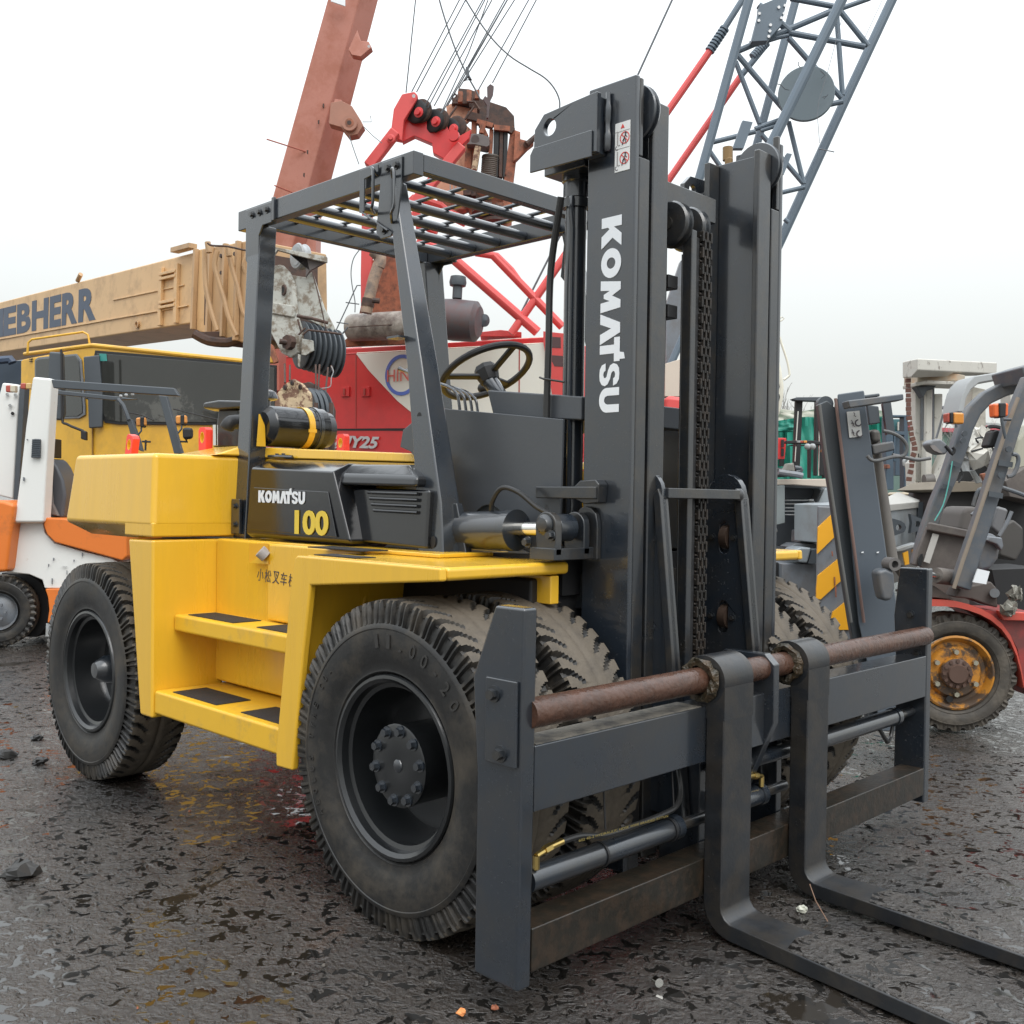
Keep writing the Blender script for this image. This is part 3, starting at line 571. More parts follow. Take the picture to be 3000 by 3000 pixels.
obj('column_clamp', MB().bar(cx_-nrm*.17+Vector((.05, -.07, 0)), cx_-nrm*.17+Vector((.05, .07, 0)), .06, .03, nrm), DRK, FK, bev=.006)
for k, (x, y) in enumerate(((-2.93, 2.66), (-2.96, 2.72), (-2.99, 2.78), (-3.02, 2.84))):
    obj('control_lever', MB().tube([(x, y, 1.5), (x-.01, y, 1.66), (x-.05, y, 1.735), (x-.20, y-.02, 1.785), (x-.34, y-.03, 1.835)], [.006, .006, .006, .006, .010], 8, smooth=4), DRK, FK)
# ---------------- tilt cylinder
def tilt(s):
    Y = (lambda y: y) if s > 0 else (lambda y: 2*3.06-y)
    y = Y(2.475); z = 1.218; q_ = -.045
    c = obj('tilt_cylinder', MB().lathe([(0, 0), (0, .05), (.02, .066), (.32, .066), (.325, .07), (.36, .07), (.362, .03), (.362, 0)], (-2.80, y, z-.015), (1, 0, .03), seg=32), DRK, FK)
    obj('piston_rod', MB().cyl((-2.45, y, z), (-2.28, y, z+.005), .0235, seg=24), CHR, c)
    obj('rod_end', MB().cyl((-2.32, y, z+.003), (-2.285, y, z+.003), .034, seg=20).cyl((-2.245, y-.04, z+.01), (-2.245, y+.04, z+.01), .045, seg=24), DRK, c, bev=.003)
    cl = MB()
    for yy in (Y(2.42), Y(2.555)):
        a, b = sorted((yy-.015, yy+.015)); cl.prism([(-2.285, 1.14)]+[(-2.20, 1.14)]+arc(-2.245, 1.235, .045, 0, 180, 8), 'Y', a, b)
    a, b = sorted((Y(2.40), Y(2.608))); cl.box(-2.31, -2.20, a, b, 1.125, 1.165)
    obj('clevis', cl, DRKM, FK, bev=.004)
    obj('clevis_plate', MB().prism([(-2.29, 1.125), (-2.185, 1.125), (-2.185, 1.24)]+arc(-2.235, 1.25, .048, 0, 180, 6)+[(-2.285, 1.24)], 'Y', *sorted((Y(2.588), Y(2.609)))), DRKM, FK, bev=.003)
    pn = obj('pivot_pin', MB().lathe([(0, 0), (0, .012), (.002, .022), (.012, .030), (.014, .034), (.02, .034)], (-2.245, Y(2.385), 1.238), (0, 1 if s > 0 else -1, 0), seg=20), DRKM, FK)
    for (x, z2) in ((-2.315, 1.18), (-2.215, 1.205)): obj('bolt', MB().hexbolt((x, Y(2.40), z2), (0, -1 if s > 0 else 1, 0), .012, .02), DRKM, FK)
    r = MB().prism([(-2.90, 1.134), (-2.79, 1.134)]+arc(-2.845, 1.20, .05, 0, 180, 8), 'Y', *sorted((Y(2.44), Y(2.465))))
    obj('rear_anchor', r, DRKM, FK, bev=.004)
    obj('pivot_pin', MB().lathe([(0, 0), (0, .012), (.002, .02), (.012, .026), (.02, .026)], (-2.845, Y(2.42), 1.205), (0, 1 if s > 0 else -1, 0), seg=18), DRKM, FK)
tilt(1); tilt(-1)
obj('anchor_plate', MB().prism([(-3.06, 1.133), (-2.85, 1.133), (-2.85, 1.20), (-3.0, 1.16)], 'Y', 2.40, 2.42), DRKM, FK)
obj('lower_crossmember', B(-2.46, -2.30, 2.55, 3.45, 1.00, 1.13), BLK, FK)
obj('hydraulic_hose', MB().tube([(-2.56, 2.47, 1.27), (-2.545, 2.46, 1.31), (-2.50, 2.46, 1.355), (-2.44, 2.48, 1.34), (-2.37, 2.50, 1.29), (-2.31, 2.53, 1.262), (-2.24, 2.55, 1.255)], .0085, 10, smooth=5), HOSE, FK)
obj('hydraulic_hose', MB().tube([(-2.35, 2.57, 2.33), (-2.42, 2.60, 2.1), (-2.425, 2.60, 1.85), (-2.43, 2.60, 1.55), (-2.42, 2.60, 1.36), (-2.39, 2.58, 1.25)], .012, 10, smooth=5), HOSE, FK)
obj('hose_clip', MB().tube([(-2.445, 2.58, 1.735), (-2.42, 2.57, 1.728), (-2.35, 2.60, 1.715)], .004, 6), HOSE, FK)
# ---------------- mast
MX0, MX1, MZ0 = -2.27, -2.07, .12
def rail(s):
    Y = (lambda y: y) if s > 0 else (lambda y: 2*3.06-y)
    yy = lambda a, b: sorted((Y(a), Y(b)))
    m = MB(); a, b = yy(2.61, 2.632); m.prism([(MX0, MZ0), (MX1, MZ0), (MX1, 2.675), (MX0, 2.675)], 'Y', a, b)
    o1 = obj('outer_rail', m, DRK, FK, bev=.006, seg=3)
    a, b = yy(2.6325, 2.688); m = MB().prism([(2.0, 0)], 'X', 0, 0) if 0 else MB()
    m.prism([(a, MZ0), (b, MZ0), (b, 2.42), (b if s < 0 else b, 2.42)] if 0 else [(a, MZ0), (b, MZ0), (b, 2.42), (a, 2.42)], 'X', MX1-.025, MX1-.0005)
    m.box(MX0+.0005, MX0+.025, a, b, MZ0, 2.6)
    m.box(MX1-.024, MX1-.001, *yy(2.6325, 2.652), 2.421, 2.672 if s > 0 else 2.70)
    obj('rail_flange', m, DRKM, o1, bev=.005)
    a, b = yy(2.735, 2.755); m = MB().box(MX0+.004, MX1-.02, a, b, MZ0+.03, 2.605)
    o2 = obj('inner_rail', m, DRK, FK, bev=.003)
    a, b = yy(2.70, 2.785); obj('rail_flange', MB().box(MX1-.022, MX1+.002, a, b, MZ0+.03, 2.618), DRKM, o2, bev=.006, seg=3)
    a, b = yy(2.757, 2.825); obj('rail_flange', MB().box(MX0-.012, MX0+.012, a, b, MZ0+.03, 2.60), DRKM, o2, bev=.004)
    a, b = yy(2.664, 2.70)
    sh = obj('mast_sheave', MB().lathe([(0, 0), (0, .06), (.002, .095), (.008, .098), (.012, .088), (.024, .088), (.028, .098), (.034, .095), (.036, .06), (.036, 0)], (-2.135, a, 2.578), seg=36), DRK, o1)
    c = (-2.385, Y(2.685)); lc = obj('lift_cylinder', MB().cyl((*c, .35), (*c, 2.33), .037, seg=24), DRK, FK)
    obj('cylinder_gland', MB().lathe([(0, 0), (0, .048), (.03, .05), (.035, .045), (.085, .045), (.09, .05), (.11, .05), (.11, .03), (.14, .03)], (*c, 2.32), (0, 0, 1), seg=24), DRK, lc)
    obj('cylinder_pipe', MB().tube([(c[0]+.03, Y(2.63), 2.345), (c[0]+.035, Y(2.62), 2.30), (c[0]+.03, Y(2.635), 2.24), (c[0]+.03, Y(2.635), .5)], .009, 8), DRK, lc)
    return o1
ol = rail(1); rr_ = rail(-1)
# lifting crosshead arms
def crosshead(s):
    Y = (lambda y: y) if s > 0 else (lambda y: 2*3.06-y)
    a, b = sorted((Y(2.553), Y(2.609)))
    out_ = [(-2.185, 2.44), (-2.185, 2.634), (-2.28, 2.628), (-2.42, 2.618), (-2.462, 2.575), (-2.468, 2.47)]
    o = obj('crosshead_arm', MB().prism(out_, 'Y', *sorted((Y(2.553), Y(2.575))), [circle(-2.392, 2.568, .028, 24)]), DRK, FK, bev=.003)
    obj('arm_block', MB().box(-2.26, -2.19, *sorted((Y(2.576), Y(2.609))), 2.44, 2.625), DRK, o, bev=.003)
    a2, b2 = sorted((Y(2.545), Y(2.80))); o2 = MB().prism([(-2.20, 2.425), (-2.20, 2.512), (-2.46, 2.512), (-2.475, 2.49), (-2.475, 2.43)], 'Y', *sorted((Y(2.545), Y(2.553))))
    obj('crosshead_lip', o2, DRK, o, bev=.003)
    obj('crosshead_beam', MB().prism([(-2.47, 2.43), (-2.285, 2.43), (-2.285, 2.5), (-2.47, 2.5)], 'Y', *sorted((Y(2.611), Y(2.80)))), DRK, o, bev=.005)
    wl = MB().tube([(-2.178, Y(2.60), 2.64), (-2.175, Y(2.598), 2.59), (-2.178, Y(2.60), 2.54), (-2.175, Y(2.598), 2.5), (-2.178, Y(2.60), 2.45)], [.008, .011, .009, .012, .008], 8, smooth=4)
    obj('weld_seam', wl, DRK, o)
crosshead(1); crosshead(-1)
obj('mast_crossbeam', MB().box(-2.32, -2.275, 2.76, 3.36, 2.42, 2.475), DRKM, FK, bev=.004)
obj('mast_crossbeam', MB().box(-2.33, -2.28, 2.64, 3.48, .95, 1.07), DRKM, FK, bev=.004)
obj('mast_crossbeam', MB().box(-2.31, -2.28, 2.64, 3.48, .35, .55), DRKM, FK, bev=.004)
obj('eye_plate', MB().prism([(3.225, 2.44), (3.365, 2.44), (3.365, 2.56), (3.27, 2.555), (3.23, 2.52)], 'X', -2.345, -2.325, [circle(3.285, 2.505, .022, 16)]), DRK, FK, bev=.002)
# carriage chains, wheels, hoses in the middle
def chain(x, y, z0, z1, name='lift_chain'):
    ch = obj(name, MB().box(x-.004, x+.004, y-.02, y+.02, z0, z1), BLK, FK)
    mb = MB(); n = int((z1-z0)/.028)
    for i in range(n):
        z = z0+.014+i*.028
        for q, yy in enumerate((-.024, -.012, 0, .012, .024)):
            if (q+i) % 2 == 0: mb.box(x-.013, x+.013, y+yy-.0045, y+yy+.0045, z-.019, z+.019)
        mb.cyl((x, y-.032, z), (x, y+.032, z), .0055, seg=6)
    obj('chain_links', mb, mat('greasy_chain', (.016, .014, .012), .45, var=.4, scale=30, col2=(.05, .035, .025), c2amt=.5, c2scale=30), ch, kind='stuff', bev=.004, seg=1)
chain(-2.065, 2.995, .42, 2.25)
for y0 in (2.865, 2.965):
    sh = obj('chain_wheel', MB().lathe([(0, .02), (0, .048), (.004, .072), (.012, .078), (.016, .068), (.04, .068), (.044, .078), (.052, .072), (.054, .048), (.054, .02)], (-2.13, y0, 2.262), seg=32), DRKM, FK)
    obj('wheel_boss', MB().cyl((-2.13, y0-.005, 2.262), (-2.13, y0+.06, 2.262), .022, seg=14), DRKM, sh)
    for k in range(5):
        t = 2*math.pi*k/5; obj('wheel_spoke', MB().bar((-2.13, y0+.027, 2.262), (-2.13+.055*math.cos(t), y0+.027, 2.262+.055*math.sin(t)), .012, .012, (0, 1, 0)), DRKM, sh)
obj('chain_hanger', MB().box(-2.275, -2.16, 2.80, 3.20, 2.33, 2.42), DRKM, FK, bev=.004)
obj('guide_rod', MB().cyl((-2.10, 2.915, .45), (-2.10, 2.915, 2.16), .004, seg=14), DRKM, FK)
obj('guide_channel', MB().box(-2.10, -2.06, 2.912, 2.942, .40, 2.24), DRKM, FK, bev=.004)
obj('guide_channel', MB().box(-2.10, -2.065, 2.948, 2.964, .40, 2.22), BLK, FK, bev=.003)

for y in (2.825, 2.845, 2.865):
    obj('mast_hose', MB().tube([(-2.14, y, 2.25), (-2.14, y, 1.8), (-2.14, y-.012, 1.35), (-2.14, y-.02, .6)], .009, 8, smooth=3), HOSE, FK)
hc = MB(); [hc.box(-2.16, -2.11, 2.85, 2.905, z, z+.045) for z in (2.04, 1.94)]
obj('hose_clamp', hc, BLK, FK, bev=.003)
letters('RYTUN WIRE BRAIDED HYDRAULIC HOSE 602', (-2.131, 2.823, 2.12), (0, 0, -.9), (.0, -.007, 0), YDEC, FK, ext=.0005)
# mast lettering reading downwards, and warning stickers
U = (.078, 0, 0)
def ML(ch, zt, ln, x0=-2.203, upl=.085, **k): letters(ch, (x0, 2.6085, zt), (0, 0, -ln), (upl, 0, 0), WHT, ol, ext=.001, offset=.04, **k)
for ch, zt, ln in (('K', 2.238, .098), ('O', 2.136, .096), ('M', 2.034, .104), ('A', 1.926, .100), ('T', 1.846, .078), ('S', 1.764, .074), ('U', 1.684, .080)): glyph(ch, (-2.203, 2.6088, zt), (0, 0, -ln), (.083, 0, 0), WHT, ol, ext=.001)
stk = obj('warning_sticker', B(-2.152, -2.091, 2.6075, 2.6095, 2.377, 2.534), mat('sticker_white', (.72, .72, .7), .4, var=.04), ol)
obj('sticker_triangle', MB().prism([(-2.129, 2.514), (-2.113, 2.514), (-2.121, 2.528)], 'Y', 2.6065, 2.607), REDD, stk)
for zc in (2.482, 2.417):
    xc = -2.112
    obj('sticker_ring', MB().lathe([(0, .0165), (-.001, .0165), (-.001, .0195), (0, .0195), (0, .0165)], (xc, 2.6072, zc), seg=28), REDD, stk)
    obj('sticker_slash', MB().bar((xc-.012, 2.6068, zc+.012), (xc+.012, 2.6068, zc-.012), .001, .003, (1, 0, 1)), REDD, stk)
    fg = MB(); y_ = 2.6062; fg.cyl((xc+.004, y_, zc+.015), (xc+.004, y_-.0006, zc+.015), .0035, seg=10)
    for (a, b) in (((.004, .011), (-.002, -.002)), ((-.002, -.002), (-.008, -.010)), ((.0, .0), (.006, -.020)), ((.002, .008), (.01, .0)), ((-.002, -.002), (-.01, -.022))):
        fg.bar((xc+a[0], y_, zc+a[1]), (xc+b[0], y_, zc+b[1]), .0006, .003, (1, 0, .3))
    obj('sticker_figure', fg, INK, stk)
    obj('sticker_mast', MB().box(-2.143, -2.139, 2.6065, 2.607, zc-.02, zc+.025).box(-2.139, -2.13, 2.6065, 2.607, zc-.022, zc-.019), GRYC, stk)
    obj('sticker_letter', MB().lathe([(0, .005), (-.0006, .005), (-.0006, .007), (0, .007), (0, .005)], (-2.143, 2.6072, zc-.028), seg=14, a0=90, a1=300), INK, stk)
for z in (2.505, 2.45): obj('sticker_line', B(-2.151, -2.092, 2.6068, 2.6074, z-.0008, z+.0008), GRYC, stk)
# stub bracket on the rail
obj('stop_bracket', MB().box(-2.425, -2.16, 2.545, 2.562, 1.322, 1.362), DRKM, FK, bev=.004)
obj('stop_bracket_foot', MB().prism([(-2.27, 1.36), (-2.24, 1.382), (-2.175, 1.385), (-2.16, 1.37), (-2.165, 1.31), (-2.22, 1.305), (-2.26, 1.32)], 'Y', 2.562, 2.6095), DRKM, FK, bev=.004)
# ---------------- carriage
def cplate(y, t, name='carriage_side'):
    poly = [(-2.27, .30), (-1.93, .30), (-1.985, .84), (-2.04, 1.33)]+arc(-2.115, 1.345, .075, -10, 170, 10)+[(-2.27, 1.2)]
    slots = [[(-2.085, a) for a in ()]]
    def slot(zc): return arc(-2.115, zc+.04, .020, 0, 180, 6)+arc(-2.115, zc-.04, .020, 180, 360, 6)
    p = obj(name, MB().prism(poly, 'Y', y-t/2, y+t/2, [slot(1.19), slot(.90)]), DRK, FK, bev=.003)
    obj('edge_strip', MB().prism([(-1.96, .30), (-1.93, .30), (-1.985, .84), (-2.04, 1.33), (-2.05, 1.36), (-2.07, 1.34), (-2.012, .84)], 'Y', y-t/2-.012, y+t/2+.012), DRKM, p, bev=.003)
    for zc in (1.19, .90):
        obj('guide_roller', MB().cyl((-2.13, y+.012, zc), (-2.10, y+.012, zc), .045, seg=24), mat('worn_roller', (.09, .06, .045), .4, metal=.5, var=.3), p)
        for dx in (-.05, .04): obj('bolt', MB().hexbolt((-2.115+dx, y-t/2, zc), (0, -1, 0), .009, .012), DRKM, p)
cplate(2.752, .02); cplate(3.235, .03)
obj('upper_tie_bar', B(-2.06, -2.03, 2.763, 3.19, 1.328, 1.362), DRKM, FK, bev=.003)
obj('tie_weld', MB().sphere((-2.045, 3.20, 1.345), .025, 10, (.8, 1, 1)), DRKM, FK)
for (x, y, s_) in ((0, 1.85, 1), (0, 4.25, -1)):
    P_ = [(-1.96, .08), (-1.80, .08), (-1.795, 1.046), (-1.90, 1.046), (-1.98, .852), (-1.96, .60)]
    if s_ < 0: P_ = [(-1.935, .08), (-1.80, .08), (-1.80, 1.055), (-1.925, 1.055), (-1.945, .85), (-1.93, .6)]
    u = obj('carriage_upright', MB().prism(P_, 'Y', y, y+.05), DRK, FK, bev=.008, seg=2)
    if s_ > 0:
        bp_ = obj('bolt_plate', MB().prism([(-1.918, .644), (-1.808, .644), (-1.808, .862), (-1.918, .862)], 'Y', 1.838, 1.849), DRK, u, bev=.003)
        for bx, bz in ((-1.885, .822), (-1.858, .674)): obj('bolt', MB().hexbolt((bx, 1.838, bz), (0, -1, 0), .0145, .02), DRKM, u)
    else:
        for bx, bz in ((-1.87, .86), (-1.84, .70)): obj('bolt', MB().hexbolt((bx, 4.25, bz), (0, -1, 0), .012, .016), DRKM, u)
ub_ = obj('upper_beam', B(-1.90, -1.80, 1.902, 4.248, .524, .694), DRK, FK, bev=.004)
obj('dust_layer', B(-1.895, -1.805, 1.91, 2.64, .6943, .6965), DUST, ub_)
obj('lower_beam', B(-1.90, -1.80, 1.902, 4.248, .115, .228), OLIV, FK, bev=.004)
obj('fork_shaft', MB().cyl((-1.815, 1.885, .775), (-1.815, 4.262, .775), .039, seg=32), RST, FK)
obj('center_plate', MB().prism([(-2.02, .38), (-1.86, .38), (-1.765, .60), (-1.765, .79), (-1.80, .823), (-1.95, .823), (-1.99, .80), (-2.02, .74)], 'Y', 2.99, 3.025), DRK, FK, bev=.004)
for (y0, y1) in ((2.78, 2.815), (3.25, 3.285)): obj('back_plate', B(-2.06, -1.902, y0, y1, .12, .70), DRK, FK, bev=.004)
def ram(y0, y1, z, x=-1.86):
    c = obj('side_shift_ram', MB().cyl((x, y0, z), (x, y1, z), .033, seg=24), DRK, FK)
    obj('ram_gland', MB().cyl((x, y1-.03, z), (x, y1, z), .037, seg=24), DRK, c)
    obj('ram_rod', MB().cyl((x, y1, z), (x, y1+.15, z), .018, seg=16), DRKM, c)
    return c
ram(1.94, 2.60, .325); ram(2.86, 3.08, .335); ram(3.34, 4.10, .455); obj('side_shift_ram', MB().cyl((-1.86, 2.82, .46), (-1.86, 3.36, .455), .026, seg=20), DRK, FK)
def elbow(p, s=1):
    f = MB(); x, y, z = p; f.cyl((x, y, z), (x, y, z+.035), .009, seg=6).cyl((x, y, z+.035), (x, y+.05*s, z+.045), .008, seg=8).cyl((x, y+.03*s, z+.042), (x, y+.055*s, z+.046), .012, seg=6).cyl((x, y+.055*s, z+.046), (x, y+.10*s, z+.05), .0095, seg=12)
    obj('brass_elbow', f, BRS, FK)
elbow((-1.84, 1.955, .357)); elbow((-1.84, 3.05, .368), -1)
obj('ram_hose', MB().tube([(-1.84, 2.05, .407), (-1.835, 2.12, .408), (-1.83, 2.22, .39), (-1.83, 2.35, .388), (-1.835, 2.50, .39), (-1.84, 2.57, .40), (-1.87, 2.63, .43), (-1.91, 2.66, .50)], .0085, 10, smooth=6), HOSE, FK)
letters('602 4B-2 HYDRAULIC HOSE WIRE BRAIDED RYTUN', (-1.8205, 2.10, .400), (0, .40, -.016), (0, 0, .007), mat('faded_hose_print', (.22, .17, .05), .5), FK, ext=.0004)
for y in (2.235, 2.555): obj('cable_tie', MB().lathe([(-.004, .0345), (-.004, .037), (.004, .037), (.004, .0345)], (-1.86, y, .325), seg=20), BLK, FK)
for y, z in ((2.235, .40), (2.555, .40)): obj('cable_tie', MB().tube([(-1.84, y, z), (-1.85, y, .523)], .003, 6), BLK, FK)
obj('ram_hose', MB().tube([(-1.86, 3.95, .43), (-1.85, 3.99, .38), (-1.86, 4.03, .36), (-1.87, 4.08, .37), (-1.87, 4.10, .42)], .008, 8, smooth=4), HOSE, FK)
# forks
def fork(y0, y1, ylen):
    xf = -1.733; xb = -1.798; rr = .10; z0 = .004
    pr = [(xb, .70), (xb, rr)]+[(xb+rr-rr*math.cos(R(t)), z0+rr-rr*math.sin(R(t))) for t in (15, 30, 45, 60, 75, 90)]
    pr += [(-.55, z0+.002), (-.54, z0+.040)]
    ri = .045
    pr += [(xf+ri+.0, z0+.048)]+[(xf+ri-ri*math.sin(R(t)), z0+.048+ri-ri*math.cos(R(t))) for t in (20, 45, 70, 90)]+[(xf, .70)]
    fm = MB().prism(pr, 'Y', y0, y1); sn, sf = ((-.13, -.07) if y0 < 3 else (-.085, -.02))
    sh_ = lambda x, y: y+(x+1.69)*(sn if abs(y-y0) < abs(y-y1) else sf) if x > -1.69 else y
    fm.v = [(x, sh_(x, y), z) for x, y, z in fm.v]; f = obj('fork', fm, FORKM, FK, bev=.005, seg=2)
    mf = MB(); n_ = 26; L1 = []; random.seed(int(y0*10))
    for i in range(n_+1):
        x = -1.50+(.90)*i/n_; zt = z0+.048-(.008)*max(0, (x+1.65)/1.1)+.0022; e = .006; L1.append([(x, sh_(x, y0)+e+random.uniform(0, .004), zt), (x+random.uniform(-.03, .03)*(i == 0), (sh_(x, y0)+sh_(x, y1))/2, zt+.0015), (x, sh_(x, y1)-e-random.uniform(0, .004), zt), (x, sh_(x, y1)-e, zt-.004), (x, sh_(x, y0)+e, zt-.004)])
    obj('mud_film', mf.loft(L1), bpy.data.materials['wet_mud'], f)
    outer = circle(-1.808, .775, .0755, 36)
    h = MB().prism([(-1.808-.0, .775)] if 0 else outer, 'Y', y0, y1, [circle(-1.815, .775, .044, 24)])
    obj('fork_eye', h, FORKM, f, bev=.004)
    obj('fork_neck', MB().box(xb-.001, xf+.0005, y0+.0005, y1-.0005, .66, .76), FORKM, f)
    gb = MB().lathe([(-.018, .041), (-.022, .060), (-.004, .068), (.0, .055)], (-1.815, y0, .775), seg=20)
    random.seed(int(y0*100)); gb.v = [(a+random.uniform(-.006, .006), b+random.uniform(-.007, .004), c+random.uniform(-.007, .007)) for a, b, c in gb.v]
    obj('grease_collar', gb, mat('old_grease', (.03, .025, .015), .35, var=.4, bump=.8, bscale=80, col2=(.10, .06, .03), c2amt=.6, c2scale=20), f, smooth=0)
fork(2.655, 2.815, 0); fork(3.155, 3.30, 0)
# ================================================================== surroundings
HV = Vector((cd.x, cd.y, 0)).normalized(); HR = Vector((cr.x, cr.y, 0)).normalized(); UP = Vector((0, 0, 1))
WIN = dict(z1=(0, 0, 1000), z2=(1000, 0, 1000), z3=(2000, 0, 1000), z4=(0, 900, 1000), z5=(700, 900, 1000), c1=(1500, 900, 1000), c2=(2200, 900, 800), n1=(750, 650, 400), n2=(750, 1000, 400),
           n3=(1100, 200, 500), z8=(700, 400, 650), z9=(0, 1000, 600), n5=(0, 1250, 700), r1=(2200, 1000, 400), r2=(2600, 1000, 400), r3=(2500, 1300, 500), r4=(2200, 1400, 400),
           m1=(1850, 400, 500), m2=(1850, 900, 500), m3=(1850, 1400, 500), s1=(1100, 850, 600), D=(0, 0, 3000), c6=(2000, 1700, 1000))
def Z(w_, x, y, dep):     # measured point: window name, position in it, distance from the camera
    a, b, s_ = WIN[w_]; k = s_/1932.; return at(a+x*k, b+y*k, dep)
def PL(w_, pts, dep): return [Z(w_, p[0], p[1], p[2] if len(p) > 2 else dep) for p in pts]
def slab(pts, thick, d=None, mb=None):
    d = HV if d is None else Vector(d); return (mb or MB()).loft([[tuple(p) for p in pts], [tuple(p+d*thick) for p in pts]])
def sl(name, w_, pts, dep, thick, m, parent, d=None, bev=.006, **k): return obj(name, slab(PL(w_, pts, dep), thick, d), m, parent, bev=bev, **k)
def tb(name, w_, pts, dep, r, m, parent, seg=8, smooth=0, **k): return obj(name, MB().tube(PL(w_, pts, dep), r, seg, smooth), m, parent, **k)
def foot(p): return (p.x, p.y, 0)
# shared materials
TAN = mat('faded_tan_paint', (.62, .40, .20), .5, var=.1, scale=2, col2=(.36, .22, .11), c2amt=.7, c2scale=3, thr=(.5, .68), bump=.1, bscale=12)
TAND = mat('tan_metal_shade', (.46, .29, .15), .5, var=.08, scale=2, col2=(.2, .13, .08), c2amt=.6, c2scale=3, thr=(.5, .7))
CABY = mat('cab_yellow', (.72, .40, .035), .38, var=.05, scale=2, col2=(.5, .28, .04), c2amt=.5, c2scale=3)
GLS = mat('dark_window_glass', (.035, .038, .036), .06, var=.2, spec=.6, scale=2, rvar=0)
GLS2 = mat('windscreen_reflection', (.035, .036, .033), .05, var=.3, scale=1.5, spec=.6, col2=(.10, .10, .09), c2amt=.8, c2scale=1.1, thr=(.54, .57))  # pale patches are reflections painted into the glass colour
NAVY = mat('navy_lettering', (.045, .065, .105), .5, var=.15, scale=10, col2=(.2, .18, .14), c2amt=.35, c2scale=20, thr=(.6, .7))
PINK = mat('faded_red_paint', (.47, .20, .15), .5, var=.08, scale=1.5, col2=(.36, .12, .07), c2amt=.6, c2scale=2.5, bump=.05, bscale=8)
PINKD = mat('faded_red_side', (.40, .12, .085), .5, var=.1, scale=1.5)
RUSTO = mat('rusty_orange', (.36, .12, .06), .65, var=.3, scale=5, col2=(.10, .045, .028), c2amt=.9, c2scale=6, thr=(.42, .62), bump=.3, bscale=18)
RUSTD = mat('dark_rust', (.085, .045, .032), .7, var=.4, scale=8, col2=(.03, .024, .022), c2amt=.8, c2scale=8, bump=.3, bscale=20)
CRED = mat('crane_red', (.60, .030, .030), .35, var=.07, scale=1.5, coat=.2, col2=(.42, .03, .03), c2amt=.4, c2scale=2)
CREDL = mat('bright_red', (.62, .075, .07), .45, var=.08, scale=2)
CWHT = mat('cream_white_paint', (.72, .69, .58), .4, var=.03, scale=2)
GREY = mat('machine_grey', (.16, .175, .195), .45, var=.12, scale=3, col2=(.12, .11, .10), c2amt=.5, c2scale=5)
GREYD = mat('machine_grey_dark', (.062, .072, .082), .45, var=.12, scale=3)
LGREY = mat('light_grey_paint', (.36, .38, .39), .5, var=.12, scale=4, col2=(.20, .18, .15), c2amt=.6, c2scale=5)
OLDW = mat('chipped_white_paint', (.52, .50, .45), .6, var=.1, scale=4, col2=(.14, .11, .09), c2amt=.85, c2scale=9, thr=(.58, .66), bump=.1, bscale=30)
HEADG = mat('weathered_grey_head', (.42, .42, .38), .55, var=.15, scale=5, col2=(.17, .13, .09), c2amt=.9, c2scale=9, thr=(.46, .56), bump=.3, bscale=30)
HOOKP = mat('flaking_hook_paint', (.50, .38, .24), .6, var=.2, scale=14, col2=(.16, .08, .05), c2amt=1, c2scale=11, thr=(.47, .53), bump=.5, bscale=40)
LATT = mat('lattice_blue_grey', (.11, .145, .18), .5, var=.12, scale=3)
ORNG = mat('orange_paint', (.66, .17, .025), .38, var=.06, scale=2, col2=(.35, .11, .03), c2amt=.6, c2scale=4, thr=(.55, .68))
WTRK = mat('white_truck_paint', (.70, .70, .67), .4, var=.03, scale=2, col2=(.42, .30, .2), c2amt=.5, c2scale=8, thr=(.64, .72))
AMB = mat('amber_lens', (.62, .25, .05), .2, var=.1)
REDL = mat('red_lens', (.36, .07, .05), .2, var=.1)
TARP = mat('green_tarpaulin', (.03, .26, .19), .45, var=.2, scale=1.5, bump=.3, bscale=2)
STR_Y = mat('stripe_yellow', (.80, .38, .02), .4, var=.05)
WOOD = mat('pale_board', (.5, .43, .36), .7, var=.15, scale=6)
WRAP = mat('tan_wrapping', (.42, .33, .2), .35, var=.25, scale=5, bump=.4, bscale=8)
CHN = mat('rusty_chain', (.12, .05, .035), .6, var=.3)
WIRE = mat('steel_wire', (.09, .10, .11), .5)
# ---------- yellow and tan mobile crane (left)
TC = thing('mobile_crane', 'mobile crane with yellow cab and long tan telescopic boom lettered in navy, behind the counterweight', 'crane', foot(at(400, 1500, 11.5)))
P0t, P0b = Z('D', -140, 606, 20), Z('D', -140, 686, 20)
P1t, P1b = Z('D', 372, 474, 11.4), Z('D', 368, 609, 11.4)
bu = (P1t-P0t).normalized(); lat = Vector((-bu.y, bu.x, 0)).normalized()
if lat.dot(HV) < 0: lat = -lat
bm_ = MB().loft([[tuple(P0t), tuple(P0b), tuple(P0b+lat*.72), tuple(P0t+lat*.72)], [tuple(P1t), tuple(P1b), tuple(P1b+lat*.72), tuple(P1t+lat*.72)]])
boom = obj('boom', bm_, TAN, TC, bev=.02, seg=3)
def bp(u, v, o=0.): # u along boom 0..1, v 0 top ..1 bottom, o outward
    t = P0t.lerp(P1t, u); b = P0b.lerp(P1b, u); return t.lerp(b, v)-lat*o
def bstrip(name, u0, u1, v0, v1, o=.02, m=TAN, par=boom):
    q = [bp(u0, v0, 0.001), bp(u1, v0, .001), bp(u1, v1, .001), bp(u0, v1, .001)]; return obj(name, slab(q, o, -lat), m, par, bev=.004)
bstrip('weld_rib', 0, .985, .735, .755, .02); bstrip('weld_rib', .80, .975, .43, .45, .015)
bstrip('ladder_rung', .925, .962, .20, .24, .05); bstrip('ladder_rung', .925, .962, .27, .31, .05); bstrip('ladder_rung', .925, .962, .62, .66, .05); bstrip('ladder_rung', .925, .962, .69, .73, .05)
